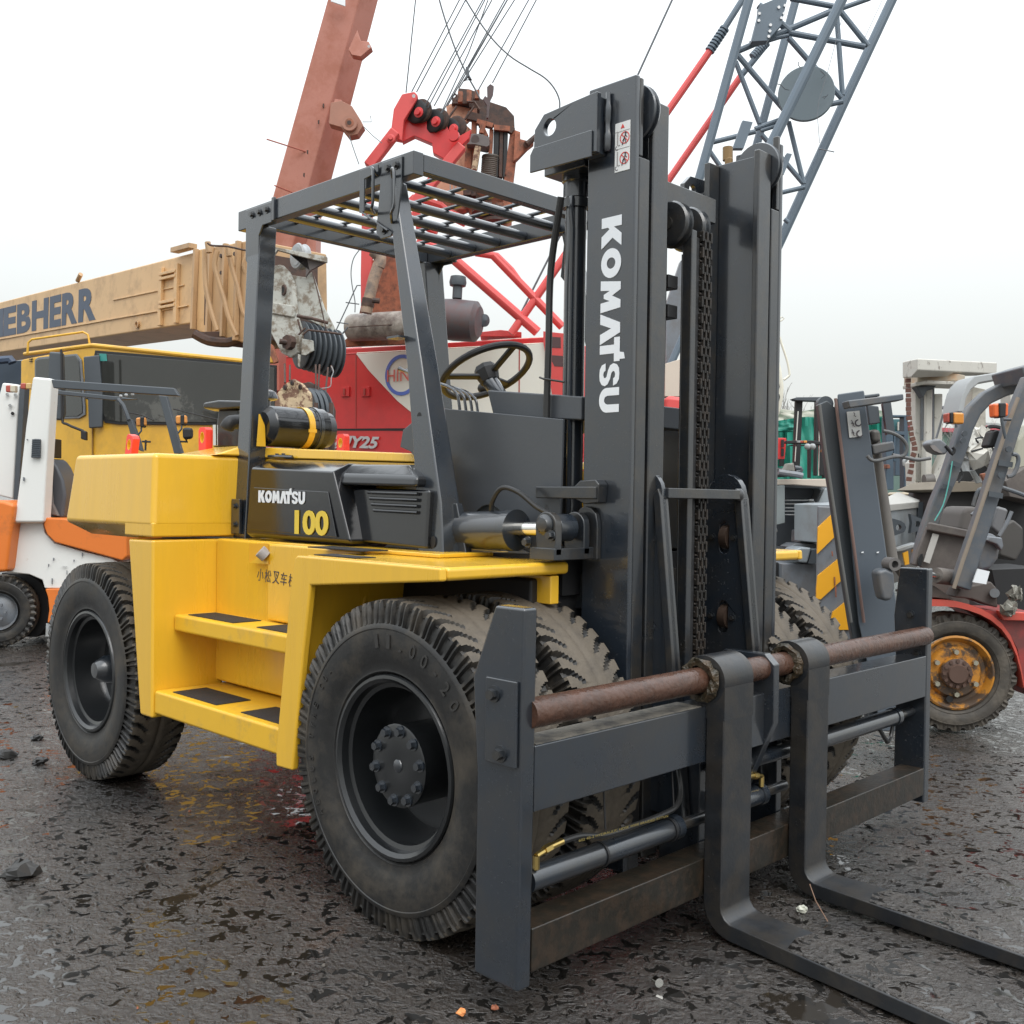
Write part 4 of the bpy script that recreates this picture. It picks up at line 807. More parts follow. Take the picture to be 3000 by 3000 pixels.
bstrip('ladder_rail', .922, .929, .12, .97, .04); bstrip('ladder_rail', .958, .965, .12, .97, .04)
obj('port_ring', MB().lathe([(0, .03), (-.02, .05), (-.03, .05), (-.03, .035), (0, .03)], bp(.868, .90), lat, seg=20), TAND, boom)
obj('boom_lamp', MB().cyl(bp(.69, -.02), bp(.70, -.12), .03, seg=10), TAND, boom)
bstrip('wear_pad', .96, 1.0, -.10, -.03, .1, TAND)
# lettering on the boom
la, lb = bp(0.305, .62, .004), None
lw = bp(.775, .62, .004)-bp(.305, .62, .004)
la0 = Z('z1', 0, 1865, 10) 
def boomlet(ch, u0, u1):
    o0 = bp(u0, .70, .003); o1 = bp(u1, .70, .003); up_ = bp((u0+u1)/2, .14, .003)-bp((u0+u1)/2, .70, .003); letters(ch, o0, (o1-o0)*.93, up_, NAVY, boom, offset=.045, ext=.004)
def uof(zx):   # boom fraction seen at z1-window x
    lo, hi = 0., 1.
    for _ in range(40):
        md = (lo+hi)/2; p = bp(md, .5)-CAM; sx = 1500+FPX*p.dot(cr)/p.dot(cd)
        if sx < zx*.5176: lo = md
        else: hi = md
    return lo
bx = [-95, -12, 22, 98, 182, 283, 352, 446, 552]
for ch, a, b in zip('LIEBHERR', bx[:-1], bx[1:]):
    boomlet(ch, uof(a) if a >= 0 else uof(0)-(-a)*.00042, uof(b) if b >= 0 else uof(0)-(-b)*.00042)
# nested section collars with hydraulic hoses
for k, (x0, x1) in enumerate(((372, 392), (400, 420), (428, 446), (452, 478))):
    dep = 11.35-.3*k; g = .02
    ft = [Z('D', x0, 474-5*k-3, dep), Z('D', x1, 470-5*k-3, dep-.15), Z('D', x1+3, 632+7*k, dep-.15), Z('D', x0-6, 622+7*k, dep)]
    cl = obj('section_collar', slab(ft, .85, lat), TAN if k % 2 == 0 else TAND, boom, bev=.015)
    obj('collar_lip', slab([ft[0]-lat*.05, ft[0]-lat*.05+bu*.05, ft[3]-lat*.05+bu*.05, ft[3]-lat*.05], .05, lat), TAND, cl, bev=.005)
    for z_ in (.12, .3): 
        p = ft[1].lerp(ft[2], z_); obj('bolt', MB().cyl(p-lat*.03, p, .022, seg=8), RUSTD, cl)
obj('section_core', slab([Z('D', 380, 485, 11.3), Z('D', 500, 478, 10.2), Z('D', 500, 640, 10.2), Z('D', 380, 612, 11.3)], .6, lat), RUSTD, boom)
for pts in ([(1160, 1415), (1160, 1500), (1165, 1620), (1190, 1740), (1230, 1870)], [(1230, 1420), (1215, 1500), (1240, 1600), (1270, 1700), (1300, 1810), (1340, 1900)], [(1290, 1400), (1310, 1500), (1345, 1620), (1375, 1760), (1400, 1800)], [(1400, 1440), (1380, 1500), (1400, 1560)]):
    tb('boom_hose', 'z1', pts, 10.4, .026, TAND, boom, smooth=3)
tb('boom_cable', 'z1', [(1175, 1375), (1200, 1390), (1290, 1395), (1420, 1420), (1560, 1400)], 10.2, .010, RUSTD, boom, smooth=3)
for (x, y) in ((1175, 1370), (1290, 1390)): obj('cable_post', MB().cyl(Z('z1', x, y, 10.3), Z('z1', x+8, y+60, 10.3), .03, seg=8), TAND, boom)
for pts in ([(1120, 1000), (1080, 1090), (1160, 1130), (1250, 1100)],): 
    tb('boom_hose', 'z4', [(1100, 150), (1180, 190), (1290, 200), (1350, 180)], 10.6, .05, RUSTD, boom, smooth=3)
sl('boom_underplate', 'z4', [(1110, 140), (1400, 130), (1400, 200), (1240, 215), (1120, 165)], 10.8, .5, RUSTD, boom, d=lat)
# boom head
HD = sl('boom_head', 'n1', [(140, 640), (330, 600), (430, 700), (520, 900), (540, 1290), (640, 1600), (590, 1850), (470, 1925), (350, 1850), (240, 1640), (140, 1420), (60, 1250), (60, 700)], 9.8, .05, HEADG, TC, d=lat, bev=.01)
obj('head_plate', slab(PL('n1', [(330, 610), (430, 740), (700, 780), (790, 700), (960, 1200), (1120, 1520), (1120, 1570), (570, 1310)], 9.85), .06), HEADG, HD, bev=.01)
obj('head_flange', slab(PL('n1', [(150, 1120), (540, 1190), (560, 1300), (540, 1350), (150, 1280)], 9.78), .06), HEADG, HD, bev=.008)
obj('pin_hole', MB().cyl(Z('n1', 395, 965, 9.79), Z('n1', 395, 965, 9.79)-lat*.01, .03, seg=16), BLK, HD)
obj('hole_rust', MB().lathe([(0, .03), (-.012, .03), (-.012, .048), (0, .055)], Z('n1', 395, 965, 9.79), lat, seg=16), RUSTD, HD)
sa = Z('n1', 640, 1730, 9.85)
for k in range(7):
    c = Z('n1', 620+72*k, 1740+20*k, 9.9); obj('head_sheave', MB().lathe([(0, .05), (0, .2), (.008, .228), (.018, .228), (.028, .2), (.038, .2), (.048, .228), (.058, .228), (.066, .2), (.066, .05)], c, lat+HR*.25, seg=36), GREYD, HD)
obj('sheave_axle', MB().cyl(Z('n1', 330, 1690, 9.7), Z('n1', 470, 1710, 9.72), .026, seg=12).cyl(Z('n1', 430, 1700, 9.7), Z('n1', 500, 1710, 9.75), .07, seg=8), RUSTD, HD)
obj('axle_boss', MB().lathe([(0, 0), (0, .07), (-.03, .07), (-.035, .05), (-.035, 0)], Z('n1', 470, 1700, 9.78), lat, seg=24), HEADG, HD)
sl('keeper_plate', 'n1', [(650, 1650), (810, 1680), (820, 1820), (700, 1890), (640, 1880)], 9.68, .03, HEADG, HD)
sl('keeper_pin', 'n2', [(590, 180), (630, 190), (615, 370), (590, 350)], 9.65, .03, HEADG, HD)
tb('keeper_bar', 'n1', [(660, 1600), (740, 1530), (1000, 1560), (1210, 1590)], 9.6, .010, RUSTD, HD)
tb('keeper_bar', 'n1', [(580, 1330), (800, 1370), (1020, 1430)], 9.65, .016, RUSTD, HD)
tb('keeper_rod', 'n1', [(590, 1380), (640, 1560), (600, 1600), (700, 1500)], 9.6, .009, RUSTD, HD)
tp = obj('top_pulley', MB().lathe([(0, 0), (0, .09), (.004, .09), (.006, .115), (.02, .125), (.035, .11), (.07, .11), (.085, .125), (.10, .12), (.105, .09), (.105, 0)], Z('n1', 560, 480, 9.9), lat, seg=36), LGREY, HD)
sl('pulley_bracket', 'n1', [(150, 340), (300, 360), (500, 400), (1000, 490), (1000, 570), (800, 530), (300, 400), (160, 600), (150, 640)], 9.7, .05, HEADG, HD)
sl('pulley_gusset', 'n1', [(470, 450), (1000, 560), (760, 690), (700, 780), (720, 500)], 9.75, .04, mat('shadow_metal', (.10, .085, .08), .6, var=.2), HD)
tb('boom_rope', 'n1', [(790, 690), (860, 940), (930, 1240), (1000, 1560)], 9.6, .006, RUSTD, HD)
# cab
cabP = PL('z4', [(115, 290, 11.6), (525, 215, 10.7), (530, 830, 10.7), (530, 1500, 10.7), (115, 1500, 11.6)], 11)
cf = PL('z4', [(525, 215, 10.7), (1500, 320, 9.9), (1560, 900, 9.9), (1560, 1500, 9.9), (530, 1500, 10.7)], 11)
cab = MB(); tl, tr, brp, bl = cabP[0], cabP[1], cabP[3], cabP[4]; fr_t, fr_b = cf[1], cf[3]
back = (tl-tr)
cab.loft([[tuple(p) for p in (tl, tr, fr_t, fr_t+back)], [tuple(p) for p in ((tl.x, tl.y, .9), (tr.x, tr.y, .9), (fr_t.x, fr_t.y, .9), (fr_t.x+back.x, fr_t.y+back.y, .9))]])
CB = obj('cab', cab, CABY, TC, bev=.03, seg=3)
crn = MB(); crn.box(-.1, .1, 0, 0, 0, 0)
base = MB(); o_ = at(500, 1500, 12.3); 
base.bar(Vector((o_.x, o_.y, .75))-bu*3.2, Vector((o_.x, o_.y, .75))+Vector((bu.x, bu.y, 0)).normalized()*1.2, 2.0, .5)
obj('carrier', base, GREYD, TC, bev=.03)
for k in range(3):
    c = Vector((o_.x, o_.y, .52))-Vector((bu.x, bu.y, 0)).normalized()*(-.4+1.3*k)-lat*.95; obj('carrier_wheel', MB().lathe([(0, .1), (0, .5), (.06, .52), (.3, .52), (.34, .5), (.34, .1)], c, lat, seg=32), RUB, TC)
wd = -back.normalized(); fd = (fr_t-tr).normalized()
def onface(w_, pts, p0, d0, off=.004, thick=.02):   # points on the vertical plane through p0 with horizontal direction d0
    n_ = Vector((d0.y, -d0.x, 0)).normalized(); n_ = -n_ if n_.dot(HV) > 0 else n_; out_ = []
    for p in pts:
        a, b, s_ = WIN[w_]; k = s_/1932.; v = cd*FPX+cr*(a+p[0]*k-1500)+cu*(1500-(b+p[1]*k)); t = (p0-CAM).dot(n_)/v.dot(n_); out_.append(CAM+v*t+n_*off)
    return out_, n_
def face(name, w_, pts, p0, d0, m, par, off=.004, thick=.015, bev=.004):
    q, n_ = onface(w_, pts, p0, d0, off); return obj(name, slab(q, thick, n_), m, par, bev=bev)
face('windscreen_seal', 'z4', [(545, 245), (1570, 330), (1570, 670), (680, 665), (600, 655), (575, 600), (535, 300)], tr, fd, BLK, CB)
face('windscreen', 'z4', [(560, 262), (1562, 345), (1562, 655), (690, 650), (615, 640), (590, 600), (552, 300)], tr, fd, GLS2, CB, off=.012)
face('green_sticker', 'z9', [(958, 120), (1025, 122), (1032, 190), (968, 190)], tr, fd, mat('teal_sticker', (.04, .25, .22), .5), CB, off=.03, thick=.003)
face('window_seal', 'z4', [(205, 300), (225, 285), (440, 265), (468, 300), (490, 560), (490, 610), (455, 630), (240, 635), (205, 600)], tr, wd, GREY, CB)
face('side_window', 'z4', [(215, 305), (235, 295), (435, 275), (458, 305), (478, 560), (478, 600), (450, 618), (245, 622), (215, 600)], tr, wd, GLS, CB, off=.012)
face('door_seam', 'z4', [(528, 660), (532, 660), (532, 1250), (528, 1250)], tr+fd*.03, wd, mat('seam_brown', (.25, .13, .02), .6), CB)
sl('corner_trim', 'z4', [(470, 280), (560, 270), (580, 500), (576, 680), (500, 685), (495, 520), (480, 520)], 10.6, .05, GREYD, CB, bev=.02)
rl = tb('roof_rail', 'z4', [(155, 260), (160, 200), (180, 182), (470, 140), (498, 155), (508, 210)], 10.9, .012, CABY, CB)
tb('roof_edge', 'z4', [(140, 265, 11.6), (525, 215, 10.7), (1500, 318, 9.9)], 11, .022, CABY, CB)
tb('mirror_arm', 'z4', [(345, 240), (350, 300), (352, 620), (375, 660), (470, 700)], 10.3, .013, BLK, CB, smooth=3)
sl('mirror', 'z4', [(275, 250), (350, 255), (360, 600), (345, 640), (295, 635), (270, 400)], 10.35, .08, GREYD, CB, bev=.02)
sl('small_mirror', 'z4', [(455, 690), (487, 705), (487, 755), (455, 745)], 10.2, .05, BLK, CB, bev=.01)
tb('wiper', 'z4', [(980, 575), (1080, 600), (1250, 640)], 9.95, .006, BLK, CB); tb('wiper', 'z4', [(700, 590), (800, 610), (870, 640)], 10.2, .006, BLK, CB)
for (x, y) in ((180, 280), (180, 292), (180, 304)): face('vent_slit', 'z4', [(x-8, y), (x+8, y), (x+8, y+5), (x-8, y+5)], tr, wd, BLK, CB)
sl('side_tank', 'z4', [(-60, 310), (130, 300), (130, 800), (-60, 800)], 12.2, .8, mat('navy_metal', (.03, .045, .065), .5, var=.2), TC)
tb('side_pipe', 'z4', [(0, 300), (60, 295), (70, 315)], 12, .05, NAVY, TC)
# yellow bracket right of cab
sl('step_bracket', 'n2', [(110, 130), (205, 150), (210, 200), (240, 300), (110, 300)], 9.9, .1, CABY, TC)
# ---------- hook block
HB = thing('hook_block', 'rusty hook block with flaking cream paint hanging below the grey boom head', 'hook block', tuple(Z('n2', 560, 1400, 9.3)))
hp = sl('cheek_plate', 'n2', [(260, 880), (300, 730), (400, 610), (520, 530), (640, 600), (760, 740), (880, 880), (850, 1100), (840, 1540), (250, 1540)], 9.3, .03, HOOKP, HB, d=lat)
sl('cheek_plate', 'n2', [(620, 600), (740, 570), (900, 660), (1060, 870), (1095, 980), (1080, 1540), (860, 1540), (880, 880), (760, 740)], 9.45, .03, RUSTD, HB, d=lat)
for (x, y) in ((420, 650), (520, 585), (635, 645), (845, 905)):
    obj('plate_boss', MB().cyl(Z('n2', x, y, 9.28), Z('n2', x, y, 9.28)-lat*.012, .026, seg=16), RUSTD, HB); obj('bolt_hole', MB().cyl(Z('n2', x, y, 9.28)-lat*.0125, Z('n2', x, y, 9.28)-lat*.015, .012, seg=12), BLK, HB)
for k in range(3): obj('block_sheave', MB().lathe([(0, .05), (0, .24), (.02, .26), (.035, .22), (.05, .26), (.07, .24), (.07, .05)], Z('n2', 700+70*k, 1060+10*k, 9.42), lat+HR*.2, seg=32), GREYD, HB)
for (x0, y0, x1, y1) in ((845, 330, 852, 900), (900, 330, 870, 880), (1020, 370, 975, 800), (405, 320, 412, 590), (480, 340, 478, 560), (1065, 350, 1095, 430)):
    tb('hoist_rope', 'n2', [(x0, y0, 9.5), (x1, y1, 9.35)], 9.4, .009, RUSTD, HB)
for pts in ([(850, 870), (845, 1100), (790, 1540)], [(1060, 870), (1070, 1100), (1000, 1540)]): tb('hook_strap', 'n2', pts, 9.2, .018, RUSTD, HB)
sl('swivel_arm', 'n2', [(870, 1450), (1020, 1300), (1020, 1340), (900, 1540)], 9.25, .05, RUSTD, HB)
tb('chain_loop', 'n2', [(1065, 350), (1095, 430), (1065, 520), (1060, 620), (1020, 655), (930, 665)], 9.2, .004, LGREY, HB, smooth=3)
sl('hanging_link', 'n2', [(190, 20), (240, 60), (310, 290), (250, 310), (195, 190)], 9.6, .05, RUSTO, HB)
# ---------- big faded red telescopic boom
RB = thing('crane_boom', 'raised telescopic crane boom in faded pinkish red, leaning right into the sky', 'crane boom', foot(at(870, 1500, 15.5)))
bl_, bm2, br_, tl_, tm_, tr_ = [at(*p) for p in ((700, 930, 15.2), (800, 930, 15.2), (868, 930, 15.6), (975, -60, 14.6), (1068, -60, 14.6), (1125, -60, 15.0))]
mbm = MB(); ex = (br_-bm2)
mbm.loft([[tuple(bl_), tuple(bm2), tuple(br_), tuple(bl_+ex)], [tuple(tl_), tuple(tm_), tuple(tr_), tuple(tl_+(tr_-tm_))]])
rb = obj('boom_tube', mbm, PINK, RB, bev=.02)
sl('lower_section', 'n1', [(260, 150), (850, 150), (840, 700), (400, 1200), (160, 1400), (150, 400)], 15.3, .4, PINK, RB)
sl('boom_base', 'n2', [(100, -200), (320, -150), (330, 700), (100, 700)], 15.6, .5, PINKD, RB)
sl('pin_bracket', 'z2', [(40, 280), (90, 170), (110, 230), (155, 235), (172, 268), (110, 320), (60, 310)], 14.4, .15, PINK, RB)
obj('pin_eye', MB().cyl(Z('z2', 156, 262, 14.35), Z('z2', 156, 262, 14.36), .02, seg=10), WHT, RB)
sl('pin_bracket', 'z2', [(-60, 580), (0, 570), (60, 600), (110, 680), (125, 710), (90, 760), (40, 770), (0, 720), (-70, 700)], 14.3, .2, mat('bracket_rust', (.34, .16, .11), .6, var=.2), RB)
for r_, m_ in ((.105, MATS['bracket_rust']), (.06, RUSTO), (.03, RUSTD)): obj('bracket_roller', MB().lathe([(0, 0), (0, r_), (-.06-.1*(.2-r_), r_), (-.06-.1*(.2-r_), 0)], Z('z2', 50, 705, 14.3), HV, seg=20), m_, RB)
sl('boom_plate', 'z1', [(1895, 560), (1935, 565), (1935, 715), (1860, 690)], 14.7, .08, PINK, RB)
sl('maker_plate', 'z2', [(-60, -10), (22, -10), (22, 36), (-60, 8)], 14.5, .02, WHT, RB)
for (x0, y0, x1, y1) in ((1510, 788, 1730, 858), (1555, 1050, 1655, 1090)): tb('projecting_rod', 'z1', [(x0, y0, 14.5), (x1, y1, 14.9)], 14.6, .010, PINKD, RB)
for (x, y) in ((1925, 270), (1902, 350), (1876, 440), (1858, 500), (1830, 597), (1803, 690), (1740, 860), (1720, 990)): sl('rust_spot', 'z1', [(x-4, y-10), (x+4, y-12), (x+3, y+12), (x-4, y+8)], 14.8, .02, RUSTD, RB, bev=0)
for (x0, y0, x1, y1, x2, y2) in ((120, 690, 170, 690, 165, 655), (130, 720, 180, 770, 230, 810)): tb('wire_end', 'z2', [(x0, y0), (x1, y1), (x2, y2)], 14.2, .005, WIRE, RB)
tb('wire_end', 'z2', [(45, 770), (75, 860), (100, 930)], 14.2, .006, WIRE, RB)
# ---------- red and white crawler crane
RC = thing('crawler_crane', 'red and white crawler crane with blue ring logo and red gantry, behind the guard', 'crane', foot(at(1350, 1500, 16)))
b0, b1 = at(900, 1100, 17.3), at(1640, 1100, 14.9); d0 = Vector((b1.x-b0.x, b1.y-b0.y, 0)).normalized()
def rface(name, w_, pts, m, off=.004, thick=.02, par=None, bev=.004): return face(name, w_, pts, b0, d0, m, par or RC, off, thick, bev)
q, nn = onface('z5', [(100, 262), (1790, 165), (1835, 860), (100, 870)], b0, d0)
q0 = [Vector((p.x, p.y, z)) for p, z in zip((q[0], q[1], q[1], q[0]), (q[0].z, q[1].z, .9, .9))]
HS = obj('engine_house', slab(q0, 2.4, -nn), CRED, RC, bev=.02)
rface('white_panel', 'z5', [(668, 265), (1733, 207), (1790, 505), (1200, 720), (1080, 660), (985, 600), (900, 530), (820, 445), (740, 360)], mat('white_red', (.72, .70, .62), .4, var=.03, scale=2), par=HS)
qa, _ = onface('z5', [(668, 262), (1733, 205)], b0, d0, .02); qb = [p+Vector((0, 0, .12))+(-nn)*.14 for p in qa]
obj('roof_slope', slab([qa[0], qa[1], qb[1], qb[0]], .03, -nn), CWHT, HS, bev=.005)
qa, _ = onface('z5', [(150, 290), (664, 262)], b0, d0, .02); qb = [p+Vector((0, 0, .12))+(-nn)*.14 for p in qa]
obj('roof_slope', slab([qa[0], qa[1], qb[1], qb[0]], .03, -nn), CREDL, HS, bev=.005)
rface('panel_seam', 'z5', [(1590, 205), (1596, 205), (1594, 500), (1588, 500)], mat('seam_red', (.35, .05, .04), .5), off=.026, thick=.004, par=HS, bev=0)
rface('panel_seam', 'z5', [(660, 265), (668, 265), (666, 690), (662, 690)], MATS['seam_red'], off=.006, thick=.004, par=HS, bev=0)
rface('panel_seam', 'z5', [(500, 688), (1100, 684), (1100, 700), (500, 698)], BLK, off=.006, thick=.004, par=HS, bev=0)
for x in (585, 700):
    h = rface('door_handle', 'z5', [(x, 455), (x+45, 450), (x+45, 505), (x, 508)], CRED, thick=.03, par=HS); rface('handle_grip', 'z5', [(x+15, 462), (x+25, 462), (x+25, 498), (x+15, 498)], MATS['seam_red'], off=.036, thick=.015, par=HS)
rface('end_panel', 'z5', [(1735, 140), (1850, 152), (1845, 505), (1785, 500), (1735, 200)], CREDL, off=.02, thick=.05, par=HS)
for (x, y) in ((1795, 205), (1815, 310)): rface('mesh_opening', 'z5', [(x-30, y-35), (x+40, y-30), (x+40, y+30), (x-15, y+28), (x-30, y)], mat('mesh_dark', (.09, .05, .05), .7), off=.072, thick=.003, par=HS)
for (x, y) in ((1752, 200), (1775, 420), (1760, 350), (1748, 165)): pass
# logo
c0, _ = onface('z5', [(928, 385)], b0, d0, .03); rxp, _ = onface('z5', [(993, 385)], b0, d0, .03); rr0 = (rxp[0]-c0[0]).length
obj('logo_ring', MB().lathe([(0, rr0*1.45), (-.008, rr0*1.45), (-.008, rr0*1.2), (0, rr0*1.2), (0, rr0*1.45)], c0[0], -nn, seg=40, a0=0, a1=360), mat('logo_blue', (.10, .16, .50), .4), HS)
qq, _ = onface('z5', [(848, 425), (972, 418), (850, 358)], b0, d0, .045)
letters('HIN', qq[0], qq[1]-qq[0], Vector((0, 0, (qq[2]-qq[0]).z)), mat('logo_red', (.62, .13, .10), .5), HS, ext=.004, offset=.0)
qq, _ = onface('z5', [(478, 800), (800, 815), (478, 735)], b0, d0, .03)
letters('QUY25', qq[0]+(qq[1]-qq[0])*.07, (qq[1]-qq[0])*.93, Vector((0, 0, (qq[2]-qq[0]).z*1.2)), mat('silver_lettering', (.50, .50, .50), .4), HS, shear=.3, offset=.035, ext=.006)
obj('crawler_track', MB().bar(Vector((b0.x, b0.y, .45))-nn*.1-d0*1.0, Vector((b1.x, b1.y, .45))-nn*.1+d0*3.0, .7, .85), GREYD, RC, bev=.15, seg=4)
obj('crawler_track', MB().bar(Vector((b0.x, b0.y, .45))-nn*2.6-d0*1.0, Vector((b1.x, b1.y, .45))-nn*2.6+d0*3.0, .7, .85), GREYD, RC, bev=.15, seg=4)
# roof items
obj('roof_box', slab(PL('z5', [(1365, 140), (1480, 128), (1600, 140), (1600, 165), (1365, 165)], 15.6), .5), CREDL, RC, bev=.01)
def ycyl(name, w_, a, b, dep0, dep1, prof, m, par, seg=28):
    p, q_ = Z(w_, a[0], a[1], dep0), Z(w_, b[0], b[1], dep1); L_ = (q_-p).length
    return obj(name, MB().lathe([(t*L_, r) for t, r in prof], p, (q_-p), seg=seg), m, par)
mf = ycyl('muffler', 'n1', (1310, 1500), (2300, 1450), 15.8, 15.3, [(0, 0), (0, .13), (.03, .19), (.06, .205), (.5, .21), (.94, .21), (.98, .19), (1, 0)], mat('sooty_muffler', (.36, .33, .29), .5, var=.15, scale=3, col2=(.09, .06, .05), c2amt=.8, c2scale=2.2), RC)
tb('muffler_seam', 'n1', [(1312, 1490), (1932, 1455)], 15.25, .008, RUSTD, RC)
tb('exhaust_pipe', 'n1', [(1560, 1290), (1590, 1130), (1660, 830), (1735, 600)], 15.1, .085, mat('heat_stained_pipe', (.34, .24, .17), .5, var=.25, scale=3, col2=(.10, .09, .085), c2amt=.8, c2scale=4), RC, seg=16)
tb('exhaust_elbow', 'n1', [(1735, 640), (1760, 520), (1690, 440), (1660, 410)], 15.1, .088, MATS['heat_stained_pipe'], RC, seg=16, smooth=3)
tb('pipe_clamp', 'n1', [(1575, 1200), (1595, 1090)], 15.1, .095, RUSTD, RC, seg=16); tb('pipe_valve', 'n1', [(1650, 1110), (1750, 1120)], 14.95, .04, RUSTD, RC, seg=10)
dm = ycyl('muffler', 'z5', (1080, 60), (1370, 85), 15.0, 14.8, [(0, 0), (0, .22), (.05, .28), (.5, .30), (.9, .29), (.97, .22), (1, 0)], mat('dark_muffler', (.085, .08, .085), .45, var=.15, col2=(.12, .04, .035), c2amt=.5, c2scale=2), RC)
ycyl('muffler_pipe', 'z5', (1330, 75), (1400, 75), 15.1, 14.9, [(0, 0), (0, .08), (.5, .10), (.9, .09), (1, 0)], GREYD, RC)
ycyl('rain_cap', 'z2', (655, 1690), (662, 1560), 14.9, 14.9, [(0, .07), (.5, .07), (.55, .115), (.7, .125), (.95, .11), (1, 0)], GREYD, RC)
tb('muffler_stand', 'z5', [(1310, 110), (1315, 165)], 15.1, .1, GREYD, RC)
# gantry
for (w_, pts, r_) in (('z2', [(600, 1435), (1110, 1880)], .075), ('z2', [(860, 1445), (1250, 1850)], .062), ('z2', [(1340, 1340), (960, 1890)], .06), ('z2', [(760, 1430), (880, 1450), (960, 1530), (1010, 1600)], .055),
                       ('z2', [(430, 1370), (520, 1400), (640, 1440)], .09)):
    tb('gantry_tube', w_, pts, 15.3, r_, CREDL, RC, seg=12)
sl('gantry_leg', 'z8', [(1072, 560), (1156, 560), (1156, 1230), (1100, 1480), (1062, 1500), (1060, 1200)], 15.4, .15, CREDL, RC)
sl('gantry_leg', 'z8', [(1560, 880), (1645, 880), (1640, 1330), (1580, 1380), (1560, 1200)], 15.4, .15, CREDL, RC)
sl('mast_plate', 'z8', [(1230, 800), (1500, 900), (1600, 1800), (850, 1830), (1010, 1700), (1080, 1400), (1100, 1180), (1180, 1060)], 15.9, .12, RUSTO, RC)
GT = sl('gantry_head', 'n3', [(300, 290), (345, 280), (440, 262), (478, 300), (470, 350), (325, 585), (300, 820), (205, 800), (175, 700), (205, 460)], 15.0, .12, CREDL, RC, bev=.015)
sl('gantry_frame', 'n3', [(325, 585), (470, 350), (560, 440), (600, 560), (780, 580), (830, 700), (900, 690), (960, 760), (1085, 690), (1060, 790), (800, 1040), (650, 955), (640, 850), (440, 765), (300, 835)], 15.15, .15, CRED, RC, bev=.01)
for k, (x, y) in enumerate(((450, 480), (505, 475), (640, 590), (700, 580), (820, 690), (900, 665))):
    obj('gantry_sheave', MB().lathe([(0, .03), (0, .14), (.015, .17), (.035, .13), (.055, .17), (.07, .14), (.07, .03)], Z('n3', x, y, 15.05+.03*k), HV+HR*.5, seg=28), RUSTD if k % 2 else BLK, GT)
    if k % 2: obj('sheave_boss', MB().lathe([(0, 0), (0, .075), (-.01, .075), (-.015, .05), (-.05, .045), (-.05, 0)], Z('n3', x-15, y+25, 14.95), HV+HR*.5, seg=20), CRED, GT)
obj('sheave_boss', MB().lathe([(0, 0), (0, .085), (-.05, .08), (-.05, 0)], Z('n3', 890, 770, 14.9), HV+HR*.2, seg=20), CRED, GT)
obj('gantry_eye', MB().cyl(Z('n3', 433, 314, 14.93), Z('n3', 433, 314, 14.95), .025, seg=12), WHT, GT)
obj('gantry_strut', MB().bar(Z('n3', 230, 720, 14.9), Z('n3', -80, 1120, 14.9), .16, .15), CREDL, RC, bev=.02)
obj('strut_pin', MB().lathe([(0, 0), (0, .065), (-.03, .06), (-.035, .035), (-.07, .03), (-.07, 0)], Z('n3', 175, 800, 14.75), HV, seg=20), CREDL, RC)
obj('gantry_strut', MB().bar(Z('n3', 980, 880, 15.0), Z('n3', 420, 1560, 15.0), .16, .15), CREDL, RC, bev=.02)
for pts in ([(375, 1530), (430, 1470), (560, 1500), (740, 1560), (860, 1660)], [(370, 1700), (430, 1660), (520, 1700)], [(460, 1800), (560, 1790), (700, 1860)]):
    tb('winch_guard', 'n3', pts, 15.6, .06, CREDL, RC)
sl('winch_plate', 'n3', [(370, 1500), (440, 1450), (760, 1540), (1060, 1700), (1000, 1780), (700, 1640), (480, 1600)], 15.7, .1, CREDL, RC)
# wires and ladder left of the gantry
tb('ladder_wire', 'n1', [(1130, 1540), (1290, 1200), (1380, 1000), (1430, 900), (1480, 900)], 14.5, .008, GREYD, RC)
for a, b in (((1270, 1140), (1460, 1165)), ((1140, 1420), (1310, 1445))): tb('ladder_rung', 'n1', [a, b], 14.5, .008, GREYD, RC)
tb('loose_cable', 'n1', [(1460, 400), (1380, 520), (1345, 700), (1360, 900), (1400, 1120), (1400, 1280)], 14.4, .007, WIRE, RC, smooth=4)
tb('loose_cable', 'n1', [(1160, 1660), (1300, 1490)], 14.5, .012, WIRE, RC)
# red rear parts seen through the mast
sl('rear_cowl', 'm2', [(385, 1005), (440, 1000), (610, 1020), (610, 1385), (370, 1380)], 13.4, .7, CREDL, RC, bev=.06, label='rounded bright red cowl')
sl('rear_frame', 'm2', [(370, 1390), (600, 1390), (600, 1430), (440, 1440), (420, 1740), (595, 1745), (595, 1800), (355, 1790)], 13.2, .3, CREDL, RC)
sl('rear_recess', 'm2', [(440, 1440), (600, 1440), (595, 1740), (470, 1740)], 13.5, .1, CRED, RC)
sl('rear_lamp', 'm2', [(380, 1560), (460, 1540), (478, 1670), (430, 1670), (385, 1650)], 13.15, .05, WHT, RC)
sl('rear_lamp_box', 'm2', [(1560, 1478), (1750, 1480), (1755, 1500), (1735, 1720), (1560, 1720)], 12.4, .15, CRED, RC)
for y in (1500, 1600): sl('lamp_slot', 'm2', [(1695, y), (1728, y), (1725, y+85), (1695, y+85)], 12.38, .01, BLK, RC, bev=0)
tb('rear_bracket', 'm2', [(1700, 1720), (1700, 1800)], 12.3, .03, BLK, RC)
